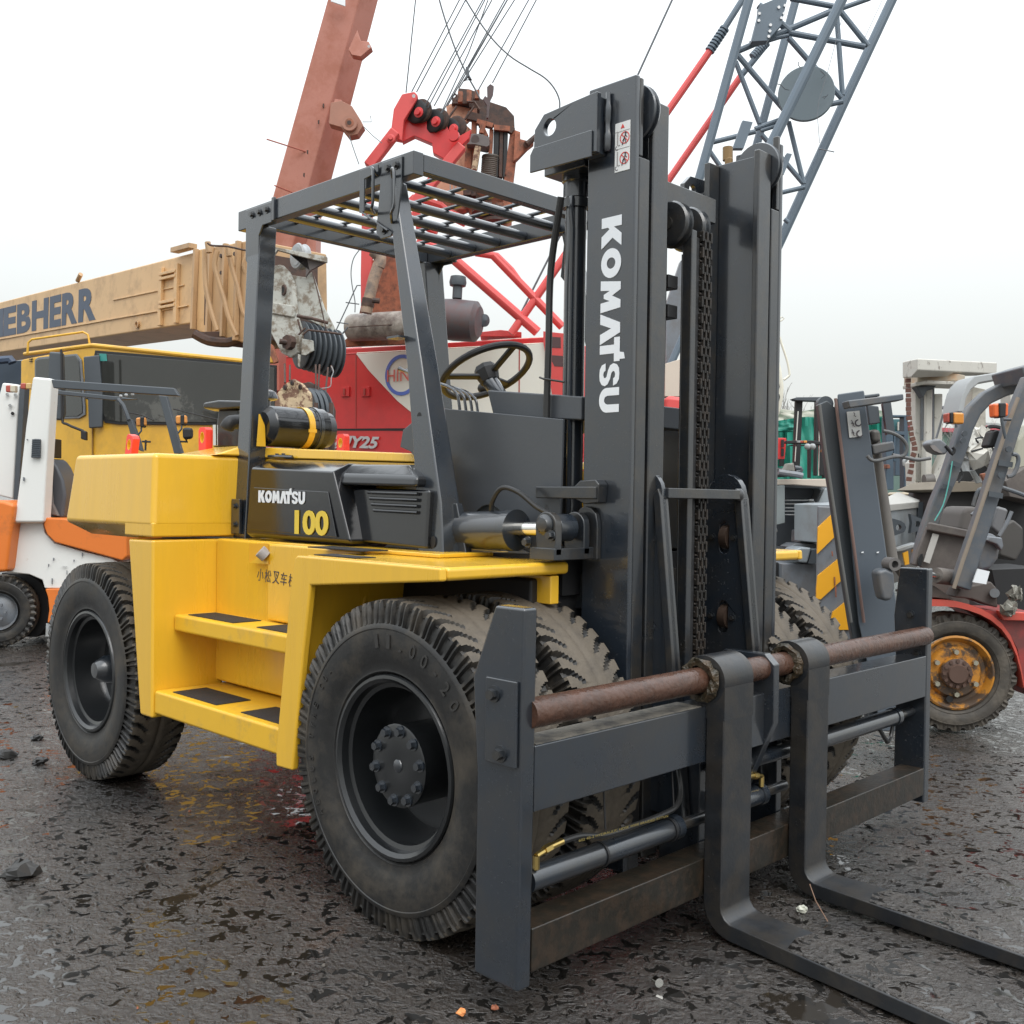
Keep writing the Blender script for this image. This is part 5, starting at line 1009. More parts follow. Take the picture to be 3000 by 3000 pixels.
# cream operator cab seen right of the mast
CC = sl('operator_cab', 'r1', [(200, 100), (395, 200), (440, 380), (475, 620), (472, 760), (440, 950), (360, 1160), (200, 1200)], 12.8, 1.2, CWHT, RC, bev=.04)
sl('cab_window', 'r1', [(300, 430), (375, 470), (412, 640), (400, 675), (300, 680)], 12.77, .05, GLS, CC); sl('cab_window', 'r1', [(300, 735), (405, 742), (415, 790), (355, 1010), (300, 1040)], 12.77, .05, GLS, CC)
tb('cab_handrail', 'r1', [(410, -60), (435, 40), (490, 200), (525, 330), (545, 450), (535, 490), (465, 545)], 12.6, .014, CWHT, CC, smooth=3)
tb('cab_hook', 'm2', [(1670, 135), (1700, 110), (1728, 125), (1700, 150), (1670, 165)], 12.6, .009, CWHT, CC)
sl('cab_wall', 'm2', [(380, 640), (640, 560), (640, 1010), (380, 1010)], 14.6, .3, mat('cab_wall_beige', (.55, .48, .40), .6, var=.05), RC)
# ---------- piling / foundation machine top in rust orange
PM = thing('rusty_winch_tower', 'rusty orange steel winch tower with cable drum, high behind the guard roof', 'winch tower', foot(Z('n3', 1150, 1500, 17)))
sl('side_plate', 'n3', [(800, 430), (850, 400), (1090, 460), (1075, 570), (1040, 610), (980, 600), (1090, 700), (1010, 1130), (990, 1450), (650, 1360), (640, 1250), (820, 1040), (830, 700)], 16.8, .1, mat('worn_orange_plate', (.52, .27, .17), .6, var=.12, scale=3, col2=(.30, .12, .07), c2amt=.9, c2scale=4, thr=(.5, .62)), PM)
sl('top_beam', 'n3', [(1050, 340), (1180, 340), (1480, 440), (1570, 540), (1575, 650), (1540, 680), (1380, 560), (1180, 470), (1060, 440)], 16.7, .25, RUSTD, PM)
sl('corner_column', 'n3', [(1530, 680), (1640, 720), (1640, 830), (1590, 1040), (1560, 1300), (1540, 1800), (1430, 1790), (1460, 1200), (1500, 900)], 16.6, .2, RUSTO, PM)
sl('corner_bracket', 'n3', [(1580, 700), (1640, 740), (1640, 800), (1720, 820), (1790, 790), (1790, 850), (1720, 905), (1600, 1030), (1560, 1050)], 16.5, .15, RUSTO, PM)
obj('bracket_pin', MB().cyl(Z('n3', 1715, 860, 16.4), Z('n3', 1715, 860, 16.6), .055, seg=16), RUSTD, PM)
tb('bracket_rod', 'n3', [(1715, 860), (1830, 760)], 16.4, .045, RUSTD, PM)
for (x0, x1, y0, y1, m_) in ((1090, 1150, 450, 1140, RUSTO), (1290, 1335, 690, 1010, RUSTO), (1410, 1450, 560, 1230, RUSTD), (1340, 1400, 640, 1230, BLK), (1455, 1500, 700, 1230, BLK), (1020, 1110, 860, 1130, RUSTO), (1180, 1260, 440, 640, RUSTD)):
    sl('frame_post', 'n3', [(x0, y0), (x1, y0), (x1-15, y1), (x0-15, y1)], 16.6, .15, m_, PM)
for (x0, y0, x1, y1, w2) in ((1040, 540, 1440, 640, .12), (1280, 540, 1560, 720, .1), (1150, 610, 1330, 660, .07), (1180, 610, 1260, 780, .06), (1340, 680, 1560, 700, .08)):
    obj('frame_brace', MB().bar(Z('n3', x0, y0, 16.6), Z('n3', x1, y1, 16.6), .12, w2), RUSTD if w2 > .09 else RUSTO, PM)
sl('gear_case', 'n3', [(1060, 740), (1180, 740), (1290, 780), (1290, 870), (1260, 890), (1120, 860), (1030, 860)], 16.4, .3, mat('oily_steel', (.13, .115, .11), .5, var=.3), PM)
obj('case_boss', MB().cyl(Z('n3', 1130, 800, 16.38), Z('n3', 1130, 800, 16.45), .06, seg=16), MATS['oily_steel'], PM)
tb('frame_rod', 'n3', [(1160, 890), (1120, 1150)], 16.4, .05, HOOKP, PM, seg=12); tb('frame_rod', 'n3', [(1225, 600), (1200, 740)], 16.45, .045, RUSTO, PM, seg=12)
dr = ycyl('cable_drum', 'n3', (1310, 1000), (1290, 1290), 16.7, 16.7, [(0, 0), (0, .150), (.06, .155)]+[(.06+.88*i/24, .142+.010*(i % 2)) for i in range(25)]+[(.96, .155), (1, .15), (1, 0)], mat('dark_cable', (.10, .085, .07), .6, var=.3), PM)
sl('black_post', 'n3', [(1340, 690), (1500, 700), (1480, 1230), (1380, 1210)], 16.85, .1, BLK, PM)
sl('top_housing', 'n3', [(940, 225), (1060, 235), (1130, 260), (1170, 340), (1090, 400), (860, 400), (880, 340), (930, 290)], 16.7, .4, RUSTD, PM)
for (x, y, h_) in ((1060, 240, 130), (1150, 240, 100), (960, 260, 120)): sl('housing_post', 'n3', [(x-28, y), (x+28, y), (x+24, y+h_), (x-28, y+h_)], 16.5, .1, RUSTO, PM)
for pts in ([(880, 370), (870, 320), (900, 290), (930, 320), (920, 370)], [(1180, 470), (1120, 380), (1040, 380)], [(920, 430), (830, 560)], [(1120, 430), (980, 620)]): tb('bent_pipe', 'n3', pts, 16.4, .018, RUSTD, PM)
sl('lower_housing', 'n3', [(650, 1270), (1000, 1300), (1460, 1400), (1545, 1500), (1540, 1560), (1480, 1600), (1480, 1690), (1400, 1760), (1090, 1660), (1040, 1560), (860, 1640), (700, 1500)], 16.9, .4, mat('lower_rust', (.30, .10, .05), .6, var=.3, scale=5, col2=(.07, .045, .03), c2amt=.9, c2scale=5, thr=(.45, .58), bump=.3), PM)
for k in range(5): sl('hanging_stud', 'n3', [(840+40*k, 1310), (852+40*k, 1310), (850+40*k, 1370), (842+40*k, 1370)], 16.6, .05, LGREY, PM, bev=0)
obj('bearing_ring', MB().lathe([(0, .22), (0, .26), (.05, .27), (.06, .22), (.1, .2), (.1, 0)], Z('n3', 1280, 1600, 16.6), (0.1, 0, -1), seg=32), RUSTD, PM)
obj('bearing_ring', MB().lathe([(0, .19), (0, .21), (.05, .21), (.05, 0)], Z('n3', 1340, 1720, 16.6), (0.1, 0, -1), seg=32), RUSTD, PM)
sl('tower_body', 'D', [(840, 440), (960, 440), (985, 560), (950, 640), (850, 640)], 17.5, 1.0, RUSTO, PM) if 0 else None
for k in range(8):
    random.seed(k); x = random.uniform(900, 1500); y = random.uniform(1380, 1600)
    sl('machine_block', 'n3', [(x-50, y-25), (x+45, y-30), (x+40, y+30), (x-45, y+32)], 16.6+random.uniform(-.1, .1), .2, random.choice([RUSTD, RUSTO, MATS['oily_steel']]), PM)
obj('tower_leg', MB().bar(Z('n3', 1450, 1500, 17.2), Vector((Z('n3', 1450, 1500, 17.2).x, Z('n3', 1450, 1500, 17.2).y, .2)), .25, .25), RUSTO, PM) if 0 else None
# pendulum shackle
SK = sl('cable_shackle', 'n3', [(1265, 330), (1262, 210), (1300, 175), (1340, 200), (1330, 290), (1300, 350), (1290, 410), (1275, 560), (1255, 560), (1262, 420), (1215, 350), (1240, 310)], 15.8, .08, mat('shackle_rust', (.10, .07, .07), .6, var=.3), PM)
# ---------- wire ropes against the sky
WR = thing('hoist_ropes', 'fan of thin steel hoist ropes rising from the red gantry head into the sky', 'ropes', tuple(Z('n3', 600, 500, 15)))
for (x0, y0, x1, y1) in ((420, 0, 366, 525), (668, 0, 398, 520), (703, 0, 425, 522), (800, 0, 470, 605), (812, 0, 490, 610), (852, 0, 525, 600), (925, 0, 570, 640), (940, 0, 600, 600), (980, 0, 665, 500), (1060, 0, 775, 510), (1103, 0, 855, 470)):
    sx = (x0-x1)/(y1-y0); tb('rope', 'z2', [(x0+sx*160, -160, 14.6), (x1, y1, 15)], 15, .0085, WIRE, WR, seg=6)
for (x0, y0, x1, y1) in ((830, 0, 720, 300), (720, 300, 565, 640), (938, 0, 720, 380)): tb('rope', 'z2', [(x0, y0), (x1, y1)], 14.9, .0085, WIRE, WR, seg=6)
LC = thing('slack_cables', 'two dark cables crossing the ropes, one looping down to the mast top bracket', 'cables', tuple(Z('z2', 730, 300, 14)))
tb('cable', 'z2', [(520, -160), (555, 0), (600, 150), (650, 290), (700, 400), (720, 440), (760, 510), (785, 560)], 14, .011, WIRE, LC, smooth=3)
tb('cable', 'z2', [(600, -200), (705, 0), (830, 190), (945, 310), (1060, 385), (1150, 440), (1205, 500), (1235, 570), (1232, 640)], 5, .0038, WIRE, LC, smooth=4)
tb('cable_knot', 'z2', [(712, 380), (718, 430), (700, 455), (735, 450), (720, 430)], 13.9, .02, WIRE, LC)
GW = thing('guy_rope', 'single dark guy rope slanting up from the top of the near mast rail', 'rope', tuple(Z('z2', 1680, 420, 16)))
tb('rope', 'z2', [(1960, -180), (1872, 0), (1680, 420), (1390, 1060), (1230, 1350), (1010, 1785)], 16.5, .016, WIRE, GW, seg=6)
# ---------- lattice boom
LB = thing('lattice_boom', 'blue grey lattice crane boom of welded tubes with a round disc, top right', 'crane boom', foot(Z('m2', 500, 1000, 15.5)))
def lt_(pts, r, dep=15.5, name='lattice_tube', m=None): return tb(name, 'z3', pts, dep, r*.53, m or LATT, LB, seg=10)
lt_([(425, -180, 15), (375, 0, 15), (100, 990, 15), (60, 1130, 15)], .125, name='chord')
lt_([(985, -180, 14.6), (900, 0, 14.6), (720, 370, 14.6), (510, 800, 14.6), (420, 1000, 14.6)], .14, name='chord')
lt_([(685, -180, 16.6), (640, 0, 16.6), (430, 780, 16.6), (380, 960, 16.6)], .125, name='chord')
lt_([(1270, -180, 16.2), (1185, 0, 16.2), (905, 600, 16.2), (560, 1350, 16.2), (300, 1900, 16.2)], .14, name='chord')
for a, b, r_ in (((610, -10), (850, 35), .08), ((310, 290), (840, 65), .085), ((850, 65), (1060, -10), .07), ((890, 60), (1050, 260), .08), ((600, 185), (1030, 265), .085), ((590, 200), (330, 280), .05), ((870, 60), (905, 540), .075), ((310, 310), (590, 640), .08),
                 ((300, 350), (435, 700), .07), ((600, 215), (900, 555), .08), ((610, 640), (905, 575), .075), ((410, 730), (600, 660), .07), ((440, 740), (600, 690), .06), ((170, 805), (410, 745), .07), ((600, 690), (685, 1040), .07), ((450, 765), (680, 1035), .07),
                 ((155, 860), (225, 960), .07), ((560, 1090), (690, 1060), .065), ((430, 30), (610, 180), .1), ((380, 245), (600, 200), .06), ((575, 1240), (600, 1260), .06)):
    lt_([a, b], r_)
obj('round_disc', MB().lathe([(0, 0), (0, .395), (.01, .405), (.05, .405), (.05, 0)], Z('z3', 700, 527, 15.2), HV+HR*.25, seg=48), mat('disc_grey', (.135, .17, .19), .5, var=.05, scale=1), LB)
sl('top_bracket', 'z3', [(435, 30), (600, -40), (560, 140), (480, 230), (390, 235), (430, 80)], 15.3, .15, LATT, LB)
for (x, y) in ((435, 75), (432, 115), (498, 140), (494, 175), (488, 205), (545, 40), (580, 30), (575, 75), (560, 100)): obj('lightening_hole', MB().lathe([(0, 0), (0, .022), (.01, .022), (.01, 0)], Z('z3', x, y, 15.28), HV, seg=10), mat('sky_white', (.8, .8, .8), .8), LB)
for pts, dep in (([(-420, 1110), (0, 510), (160, 280)], 15.6), ([(-480, 1600), (0, 905), (330, 430)], 16.4)): tb('red_strut', 'z3', pts, dep, .055, CREDL, LB, seg=10)
for pts, dep in (([(160, 280), (350, -20)], 15.6), ([(330, 430), (480, 245)], 16.4)): tb('strut_sleeve', 'z3', pts, dep, .048, LATT, LB, seg=10)
for (x0, y0, x1, y1, dep) in ((155, 285, 235, 165, 15.6), (400, 320, 470, 245, 16.4)):
    for k in range(8):
        t = k/7; p = Z('z3', x0+(x1-x0)*t, y0+(y1-y0)*t, dep); d_ = (Z('z3', x1, y1, dep)-Z('z3', x0, y0, dep)).normalized(); obj('sleeve_ring', MB().cyl(p-d_*.015, p+d_*.015, .075, seg=10), LATT, LB)
tb('thin_wire', 'z3', [(1130, 0), (1030, 215)], 15.4, .004, GREY, LB, seg=6); tb('thin_wire', 'z3', [(900, 110), (820, 410), (770, 570), (762, 650), (775, 810)], 15, .004, GREY, LB, seg=6); tb('thin_wire', 'z3', [(770, 842), (858, 860)], 15, .008, GREY, LB, seg=6)
for pts in ([(655, 350), (655, 370), (668, 385)], [(535, 475), (555, 480), (580, 505), (603, 510)], [(780, 400), (805, 425), (785, 445)], [(790, 550), (815, 545), (800, 560), (822, 535)]): tb('bent_wire', 'z3', pts, 15.05, .006, GREYD, LB, seg=6)
for pts, r_ in (([(640, 200), (430, 680), (390, 850)], .11), ([(620, 640), (500, 830), (380, 1010)], .08), ([(600, 470), (580, 800), (555, 1010)], .07), ([(490, 720), (620, 710)], .04), ([(605, 880), (600, 1010)], .05)): tb('boom_foot', 'm2', pts, 15.2, r_*.5, LATT, LB, seg=10)
sl('boom_foot_plate', 'm1', [(560, 1400), (660, 1430), (660, 1900), (620, 2180), (470, 2600), (395, 2900), (395, 1900)], 15.7, .2, GREY, LB)
sl('sheave_plate', 'z3', [(340, 680), (398, 690), (345, 840), (285, 840)], 14.0, .1, LATT, LB); sl('sheave_plate', 'z3', [(590, 865), (620, 870), (572, 990), (560, 980)], 14.2, .1, LATT, LB)
# mast head fittings on the far rail
obj('yellow_stop', MB().cyl(on(2132, 470, 'Y', 3.43), on(2132, 432, 'Y', 3.43), .02, seg=12), mat('dirty_yellow', (.22, .13, .045), .5, var=.3), FK)
obj('yellow_stop', B(-2.27, -2.24, 3.41, 3.43, 2.60, 2.645), MATS['dirty_yellow'], FK, bev=.006)
# ================================================================== orange and white forklift (left)
OF = thing('forklift', 'orange and white forklift with louvred white pillar and thin dark roof frame', 'forklift', foot(at(60, 1750, 8.7)))
c0_ = at(180, 1500, 8.6)
def od(x, dep=0): return 8.7+dep
sl('body_panel', 'n5', [(-60, 590), (30, 600), (118, 628), (48, 1175), (-60, 1180)], 8.6, .8, ORNG, OF, bev=.03)
sl('body_lower', 'n5', [(105, 775), (348, 775), (360, 860), (440, 940), (640, 1000), (900, 1065), (960, 1100), (960, 1310), (360, 1308), (340, 1240), (235, 1195), (48, 1175)], 8.75, .9, WTRK, OF, bev=.01)
sl('side_panel', 'n5', [(348, 735), (520, 742), (1020, 860), (1022, 1050), (990, 1085), (640, 990), (440, 935), (375, 870), (350, 800)], 8.7, .9, ORNG, OF, bev=.015)
sl('step_panel', 'n5', [(362, 1312), (500, 1310), (960, 1312), (960, 1420), (380, 1590), (395, 1480), (385, 1380)], 8.72, .9, ORNG, OF, bev=.01)
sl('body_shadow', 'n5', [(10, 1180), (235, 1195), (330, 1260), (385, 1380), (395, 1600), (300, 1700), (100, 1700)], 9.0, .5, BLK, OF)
sl('mud_flap', 'n5', [(370, 1590), (412, 1600), (405, 1700), (365, 1700)], 8.75, .02, LGREY, OF)
wc = Z('n5', -22, 1497, 8.72); 
OWH = MB(); wr = (wc.z-.0)
tyr = tyre_mb((wc.x, wc.y, wc.z), 1, .22, wc.z, wc.z*.5, 34, .014, 4)
ang = math.atan2(HV.y, HV.x)-math.pi/2
def rotz(mb, c, a):
    ca, sa = math.cos(a), math.sin(a); mb.v = [(c[0]+(x-c[0])*ca-(y-c[1])*sa, c[1]+(x-c[0])*sa+(y-c[1])*ca, z) for x, y, z in mb.v]; return mb
whl = obj('wheel', rotz(MB().lathe([(.02, wc.z*.5), (.01, wc.z*.52), (.06, wc.z*.45), (.03, wc.z*.3), (.02, 0)], (wc.x, wc.y, wc.z), seg=32), wc, ang+.25), GREY, OF)
obj('tyre', rotz(tyr, wc, ang+.25), [RUB, RUBD], whl)
for k in range(6):
    t = k*math.pi/3; p = wc-HV*.0+Vector((math.cos(ang+.25)*math.cos(t)*wc.z*.22, math.sin(ang+.25)*math.cos(t)*wc.z*.22, math.sin(t)*wc.z*.22)); obj('wheel_nut', MB().cyl(p, p-HV*.02, .013, seg=6), GREY, whl)
wc2 = wc-Vector((HR.x, HR.y, 0))*1.7; obj('wheel', rotz(tyre_mb((wc2.x, wc2.y, wc2.z), 1, .22, wc.z, wc.z*.5, 34, .014, 4), wc2, ang+.25), [RUB, RUBD], OF)
PW = sl('rear_pillar', 'n5', [(261, -405), (416, -390), (392, 0), (377, 253), (348, 775), (110, 775), (160, 400), (205, 0)], 8.65, .16, WTRK, OF, bev=.02)
obj('louvre_plate', slab(PL('n5', [(268, 97), (330, 100), (326, 255), (252, 250)], 8.64), .03), BLK, PW, bev=.01)
for k in range(10): tb('louvre', 'n5', [(262-.8*k, 108+15*k), (326, 110+15*k)], 8.62, .008, GREYD, PW, seg=6)
for (x, y, w2, h_) in ((192, 425, 14, 34), (432, 1073, 8, 26), (392, 1122, 6, 24), (520, 1130, 40, 5), (597, 1085, 7, 20), (420, 1250, 8, 50), (665, 1035, 8, 30), (540, 1180, 5, 34), (220, 105, 10, 14)):
    obj('paint_chip', slab(PL('n5', [(x-w2/2, y-h_/2), (x+w2/2, y-h_/2+3), (x+w2/2-2, y+h_/2), (x-w2/2, y+h_/2-4)], 8.63 if y < 700 else 8.73), .01), GREY, OF, smooth=0)
sl('front_pillar', 'n5', [(17, -356), (94, -348), (150, -340), (156, -300), (137, 0), (103, 587), (0, 560), (-60, 540), (-60, -60)], 9.2, .12, WTRK, OF, bev=.015)
for (x, y) in ((68, 500), (145, 505), (95, 605)): obj('rivet', MB().cyl(Z('z9', x, y, 9.19), Z('z9', x, y, 9.17), .014, seg=10), LGREY, OF)
obj('bolt_hole', MB().cyl(Z('z9', 118, 680, 9.19), Z('z9', 118, 680, 9.18), .015, seg=12), BLK, OF)
sl('dark_upright', 'n5', [(158, -330), (200, -330), (150, 590), (106, 590)], 9.15, .1, GREYD, OF)
for (x0, m_) in ((50, REDL), (90, mat('clear_lens', (.5, .45, .35), .3)), (188, REDL), (238, mat('amber_dull', (.5, .34, .14), .3))):
    sl('tail_lamp', 'z9', [(x0, 415 if x0 < 150 else 395), (x0+50, 412 if x0 < 150 else 392), (x0+50, 480 if x0 < 150 else 450), (x0, 478 if x0 < 150 else 448)], 8.9, .06, m_, OF, bev=.01)
sl('seat_back', 'n5', [(375, 250), (420, 265), (460, 320), (510, 430), (530, 550), (525, 600), (510, 740), (420, 740), (360, 700), (360, 500)], 8.9, .3, mat('grey_vinyl_seat', (.075, .08, .09), .4, var=.15), OF, bev=.04, seg=3)
sl('seat_cloth', 'n5', [(372, 300), (405, 460), (420, 620), (470, 725), (360, 700), (355, 600)], 8.84, .05, mat('taupe_cloth', (.15, .13, .12), .9, var=.3, scale=8, bump=.8, bscale=14), OF, bev=.01)
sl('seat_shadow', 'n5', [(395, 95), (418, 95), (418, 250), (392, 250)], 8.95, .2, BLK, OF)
sl('orange_seam', 'n5', [(108, 775), (345, 775), (345, 780), (108, 780)], 8.64, .005, mat('seam_brown2', (.22, .12, .06), .7), OF, bev=0)
# roof frame of that forklift, seen over the counterweight
sl('roof_rail', 'z9', [(480, 358), (830, 385), (1640, 440), (1690, 515), (1590, 510), (500, 440)], 8.3, .06, GREYD, OF, bev=.008)
sl('roof_rail', 'z9', [(490, 455), (1100, 520), (1290, 545), (1060, 555), (500, 495)], 9.2, .05, GREYD, OF)
for (x, y) in ((1140, 518), (1190, 508), (1250, 500)): obj('roof_stud', MB().sphere(Z('z9', x, y, 8.7), .015), LGREY, OF)
obj('roof_post', slab(PL('z9', [(1495, 510), (1565, 515), (1700, 1000), (1720, 1060), (1640, 1060), (1625, 1000)], 8.2), .06), GREYD, OF, bev=.006)
obj('roof_post', slab(PL('z9', [(1190, 735), (1240, 735), (1310, 930), (1340, 1040), (1250, 1000), (1235, 900)], 8.9), .06), GREYD, OF, bev=.006)
tb('roof_brace', 'z9', [(1110, 545), (1160, 600), (1200, 700), (1215, 740)], 8.9, .018, GREYD, OF)
for (x, y, w2, dep) in ((1325, 760, 50, 8.6), (1705, 740, 55, 8.1)):
    L_ = sl('turn_lamp', 'z9', [(x-w2, y-40), (x+w2-8, y-46), (x+w2-3, y+35), (x-w2+6, y+42)], dep, .05, AMB, OF, bev=.015); sl('lamp_body', 'z9', [(x-8, y-48), (x+28, y-50), (x+26, y+52), (x-6, y+50)], dep-.015, .08, BLK, L_, bev=.01)
    tb('lamp_stem', 'z9', [(x+8, y+48), (x+8, y+85), (x-30, y+130)], dep, .008, GREYD, L_)
sl('work_lamp', 'z9', [(1712, 812), (1800, 812), (1800, 915), (1720, 925)], 8.05, .08, BLK, OF, bev=.02)
for pts in ([(1340, 945), (1420, 948)], [(1375, 930), (1372, 1030)], [(1700, 945), (1770, 948), (1750, 920)]): tb('lamp_wire', 'z9', pts, 8.1, .008, BLK, OF, seg=6)
# ================================================================== right side: grey forklift with tilted mast
GFk = thing('forklift', 'grey forklift with curved roof pillars, orange wheel rim and backward leaning mast', 'forklift', foot(at(2800, 1900, 6.2)))
wc = at(2803, 1973, 6.0); wr = at(2803, 2128, 6.0); rad = wc.z-.002; ang = math.atan2(HV.y, HV.x)-math.pi/2-.12
ORW = mat('worn_orange_rim', (.48, .20, .02), .55, var=.15, scale=12, col2=(.06, .045, .035), c2amt=.95, c2scale=7, thr=(.46, .54))
rm = MB().lathe([(.03, rad*.60), (.02, rad*.635), (.015, rad*.60), (.03, rad*.56), (.06, rad*.52), (.06, rad*.46), (.03, rad*.40), (.03, rad*.27), (.0, rad*.26), (-.005, 0)], tuple(wc), seg=40)
OWL = obj('wheel', rotz(rm, wc, ang), ORW, GFk)
def rz(p): ca, sa = math.cos(ang), math.sin(ang); return Vector((wc.x+(p[0]-wc.x)*ca-(p[1]-wc.y)*sa, wc.y+(p[0]-wc.x)*sa+(p[1]-wc.y)*ca, p[2]))
tm_ = tyre_mb(tuple(wc), 1, .24, rad, rad*.62, 26, .018, 6)
GTY = mat('muddy_tyre', (.055, .048, .040), .65, var=.25, scale=8, col2=(.13, .11, .085), c2amt=.6, c2scale=6, bump=.3, bscale=40)
obj('tyre', rotz(tm_, wc, ang), [GTY, RUBD], OWL)
obj('hub', rotz(MB().lathe([(.03, rad*.26), (-.01, rad*.25), (-.02, rad*.17), (-.035, rad*.15), (-.035, 0)], tuple(wc), seg=28), wc, ang), mat('rusty_hub', (.09, .05, .035), .6, var=.3), OWL)
for k in range(12):
    t = 2*math.pi*k/12; a_ = rz((wc.x+rad*.215*math.cos(t), wc.y-.015, wc.z+rad*.215*math.sin(t))); b_ = rz((wc.x+rad*.215*math.cos(t), wc.y-.025, wc.z+rad*.215*math.sin(t))); obj('hub_bolt', MB().cyl(a_, b_, .011, seg=6), MATS['rusty_hub'], OWL)
for k in range(6):
    t = 2*math.pi*k/6+.55; a_ = rz((wc.x+rad*.36*math.cos(t), wc.y+.035, wc.z+rad*.36*math.sin(t))); b_ = rz((wc.x+rad*.36*math.cos(t), wc.y-.005, wc.z+rad*.36*math.sin(t))); obj('wheel_nut', MB().cyl(a_, b_, .015, seg=6), mat('zinc_nut', (.4, .38, .3), .4, metal=.7), OWL)
obj('valve_slot', MB().cyl(rz((wc.x-.03, wc.y+.02, wc.z-rad*.45)), rz((wc.x-.03, wc.y+.035, wc.z-rad*.45)), .02, seg=10), BLK, OWL)
# red wheel arch
fa = []; fb = []
REDF = mat('dirty_red_fender', (.55, .075, .05), .45, var=.1, scale=3, col2=(.30, .07, .05), c2amt=.5)
for (x, y) in ((880, 1770), (1040, 1772), (1180, 1785), (1300, 1815), (1440, 1865), (1560, 1930), (1680, 2030), (1780, 2170), (1850, 2330), (1900, 2520), (1932, 2700)): fa.append((x, y))
q = PL('r3', fa, 5.95); fo = [tuple(p+HV*0) for p in q]
mf_ = MB().loft([[tuple(p), tuple(p+HV*.45), tuple(p+HV*.45-UP*.035), tuple(p-UP*.035)] for p in q], caps=True)
obj('wheel_arch', mf_, REDF, GFk)
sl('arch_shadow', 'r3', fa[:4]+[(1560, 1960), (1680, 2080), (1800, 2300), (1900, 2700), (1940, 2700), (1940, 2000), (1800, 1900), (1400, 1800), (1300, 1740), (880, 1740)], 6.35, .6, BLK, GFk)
sl('chassis_side', 'r3', [(1300, 1815), (1500, 1880), (1640, 1900), (2100, 1920), (2100, 2900), (1932, 2700), (1860, 2330), (1780, 2170), (1680, 2030), (1560, 1930), (1440, 1865)], 5.98, .5, mat('dark_red_body', (.30, .04, .035), .5, var=.2, scale=3, col2=(.06, .04, .035), c2amt=.7, c2scale=3), GFk)
sl('red_trim', 'r3', [(1640, 1890), (2050, 1920), (2050, 2010), (1700, 2000)], 5.93, .04, REDF, GFk)
sl('dark_engine', 'r3', [(1560, 1420), (2100, 1400), (2100, 1900), (1640, 1880), (1600, 1600)], 6.6, .4, BLK, GFk)
sl('chassis_box', 'r3', [(880, 1500), (1300, 1560), (1320, 1830), (880, 1800)], 6.3, .4, mat('dusty_dark', (.07, .062, .055), .7, var=.25, col2=(.13, .11, .09), c2amt=.5), GFk)
sl('chassis_top', 'r3', [(600, 1380), (900, 1600), (1120, 1740), (1110, 1765), (880, 1740)], 6.0, .3, MATS['dusty_dark'], GFk)
BRN = mat('dusty_brown_grey', (.095, .08, .072), .6, var=.08, scale=2, col2=(.17, .15, .13), c2amt=.5, c2scale=5)
cp = sl('cowl_panel', 'r3', [(845, 935), (1380, 1035), (1350, 1110), (1240, 1400), (1200, 1450), (900, 1480), (760, 1390), (690, 1370), (740, 1200)], 6.3, .04, BRN, GFk)
obj('cowl_edge', MB().bar(Z('r3', 845, 935, 6.27), Z('r3', 1375, 1040, 6.27), .05, .05), BRN, GFk, bev=.01)
sl('paper_label', 'r3', [(905, 1015), (972, 1030), (865, 1355), (800, 1335)], 6.27, .01, mat('paper_label', (.52, .50, .46), .6, var=.1), cp, bev=0)
sl('cowl_cutout', 'r3', [(735, 1310), (765, 1250), (785, 1245), (790, 1290), (765, 1390), (740, 1385)], 6.28, .01, BLK, cp, bev=0); sl('cowl_cutout', 'r3', [(1155, 1440), (1175, 1385), (1205, 1365), (1222, 1390), (1215, 1445)], 6.28, .01, BLK, cp, bev=0)
PG = mat('pillar_grey', (.085, .097, .112), .42, var=.08, scale=3, col2=(.16, .14, .12), c2amt=.5, c2scale=6)
def rib(name, w_, ctr, wid, dep, th=.09):   # swept pillar: centre line, half width along the picture, real thickness
    rings = []
    for i, (x, y) in enumerate(ctr):
        x0, y0 = ctr[max(0, i-1)]; x1, y1 = ctr[min(len(ctr)-1, i+1)]; l = math.hypot(x1-x0, y1-y0); nx, ny = -(y1-y0)/l, (x1-x0)/l
        wv = wid[i] if isinstance(wid, list) else wid; dv = dep[i] if isinstance(dep, list) else dep; a = Z(w_, x+nx*wv, y+ny*wv, dv); b = Z(w_, x-nx*wv, y-ny*wv, dv); rings.append([tuple(a), tuple(b), tuple(b+HV*th), tuple(a+HV*th)])
    return obj(name, MB().loft(rings), PG, GFk, bev=.012, seg=2)
p1 = rib('roof_pillar', 'c2', [(1175, 1830), (1245, 1640), (1330, 1400), (1420, 1190), (1490, 980), (1530, 850), (1590, 730), (1680, 640), (1800, 580), (1960, 530)], [22, 45, 48, 50, 52, 52, 50, 48, 50, 52], 6.5)
p2 = rib('roof_pillar', 'c2', [(1500, 1990), (1560, 1800), (1640, 1560), (1720, 1310), (1800, 1050), (1870, 830), (1940, 640), (2000, 500)], [62, 58, 56, 54, 52, 50, 48, 48], 5.9)
obj('pillar_edge', MB().tube(PL('c2', [(1435, 1990), (1497, 1800), (1580, 1560), (1662, 1310), (1745, 1050), (1818, 830), (1890, 640)], 5.88), .012, 8), mat('dusty_edge', (.22, .18, .14), .7, var=.2), p2)
p3_ = rib('roof_pillar', 'c2', [(1930, 480), (2050, 440), (2200, 420)], 60, 6.2, .4)
for (x, y) in ((1412, 1180), (1355, 1295)): pass
for (w_, x, y, d_) in (('c2', 1508, 895, 6.46), ('c2', 1497, 944, 6.46), ('c2', 1820, 1005, 5.87), ('c2', 1765, 1190, 5.87)): obj('pillar_bolt', MB().cyl(Z(w_, x, y, d_), Z(w_, x, y, d_)-HV*.012, .018, seg=10), GREYD, GFk)
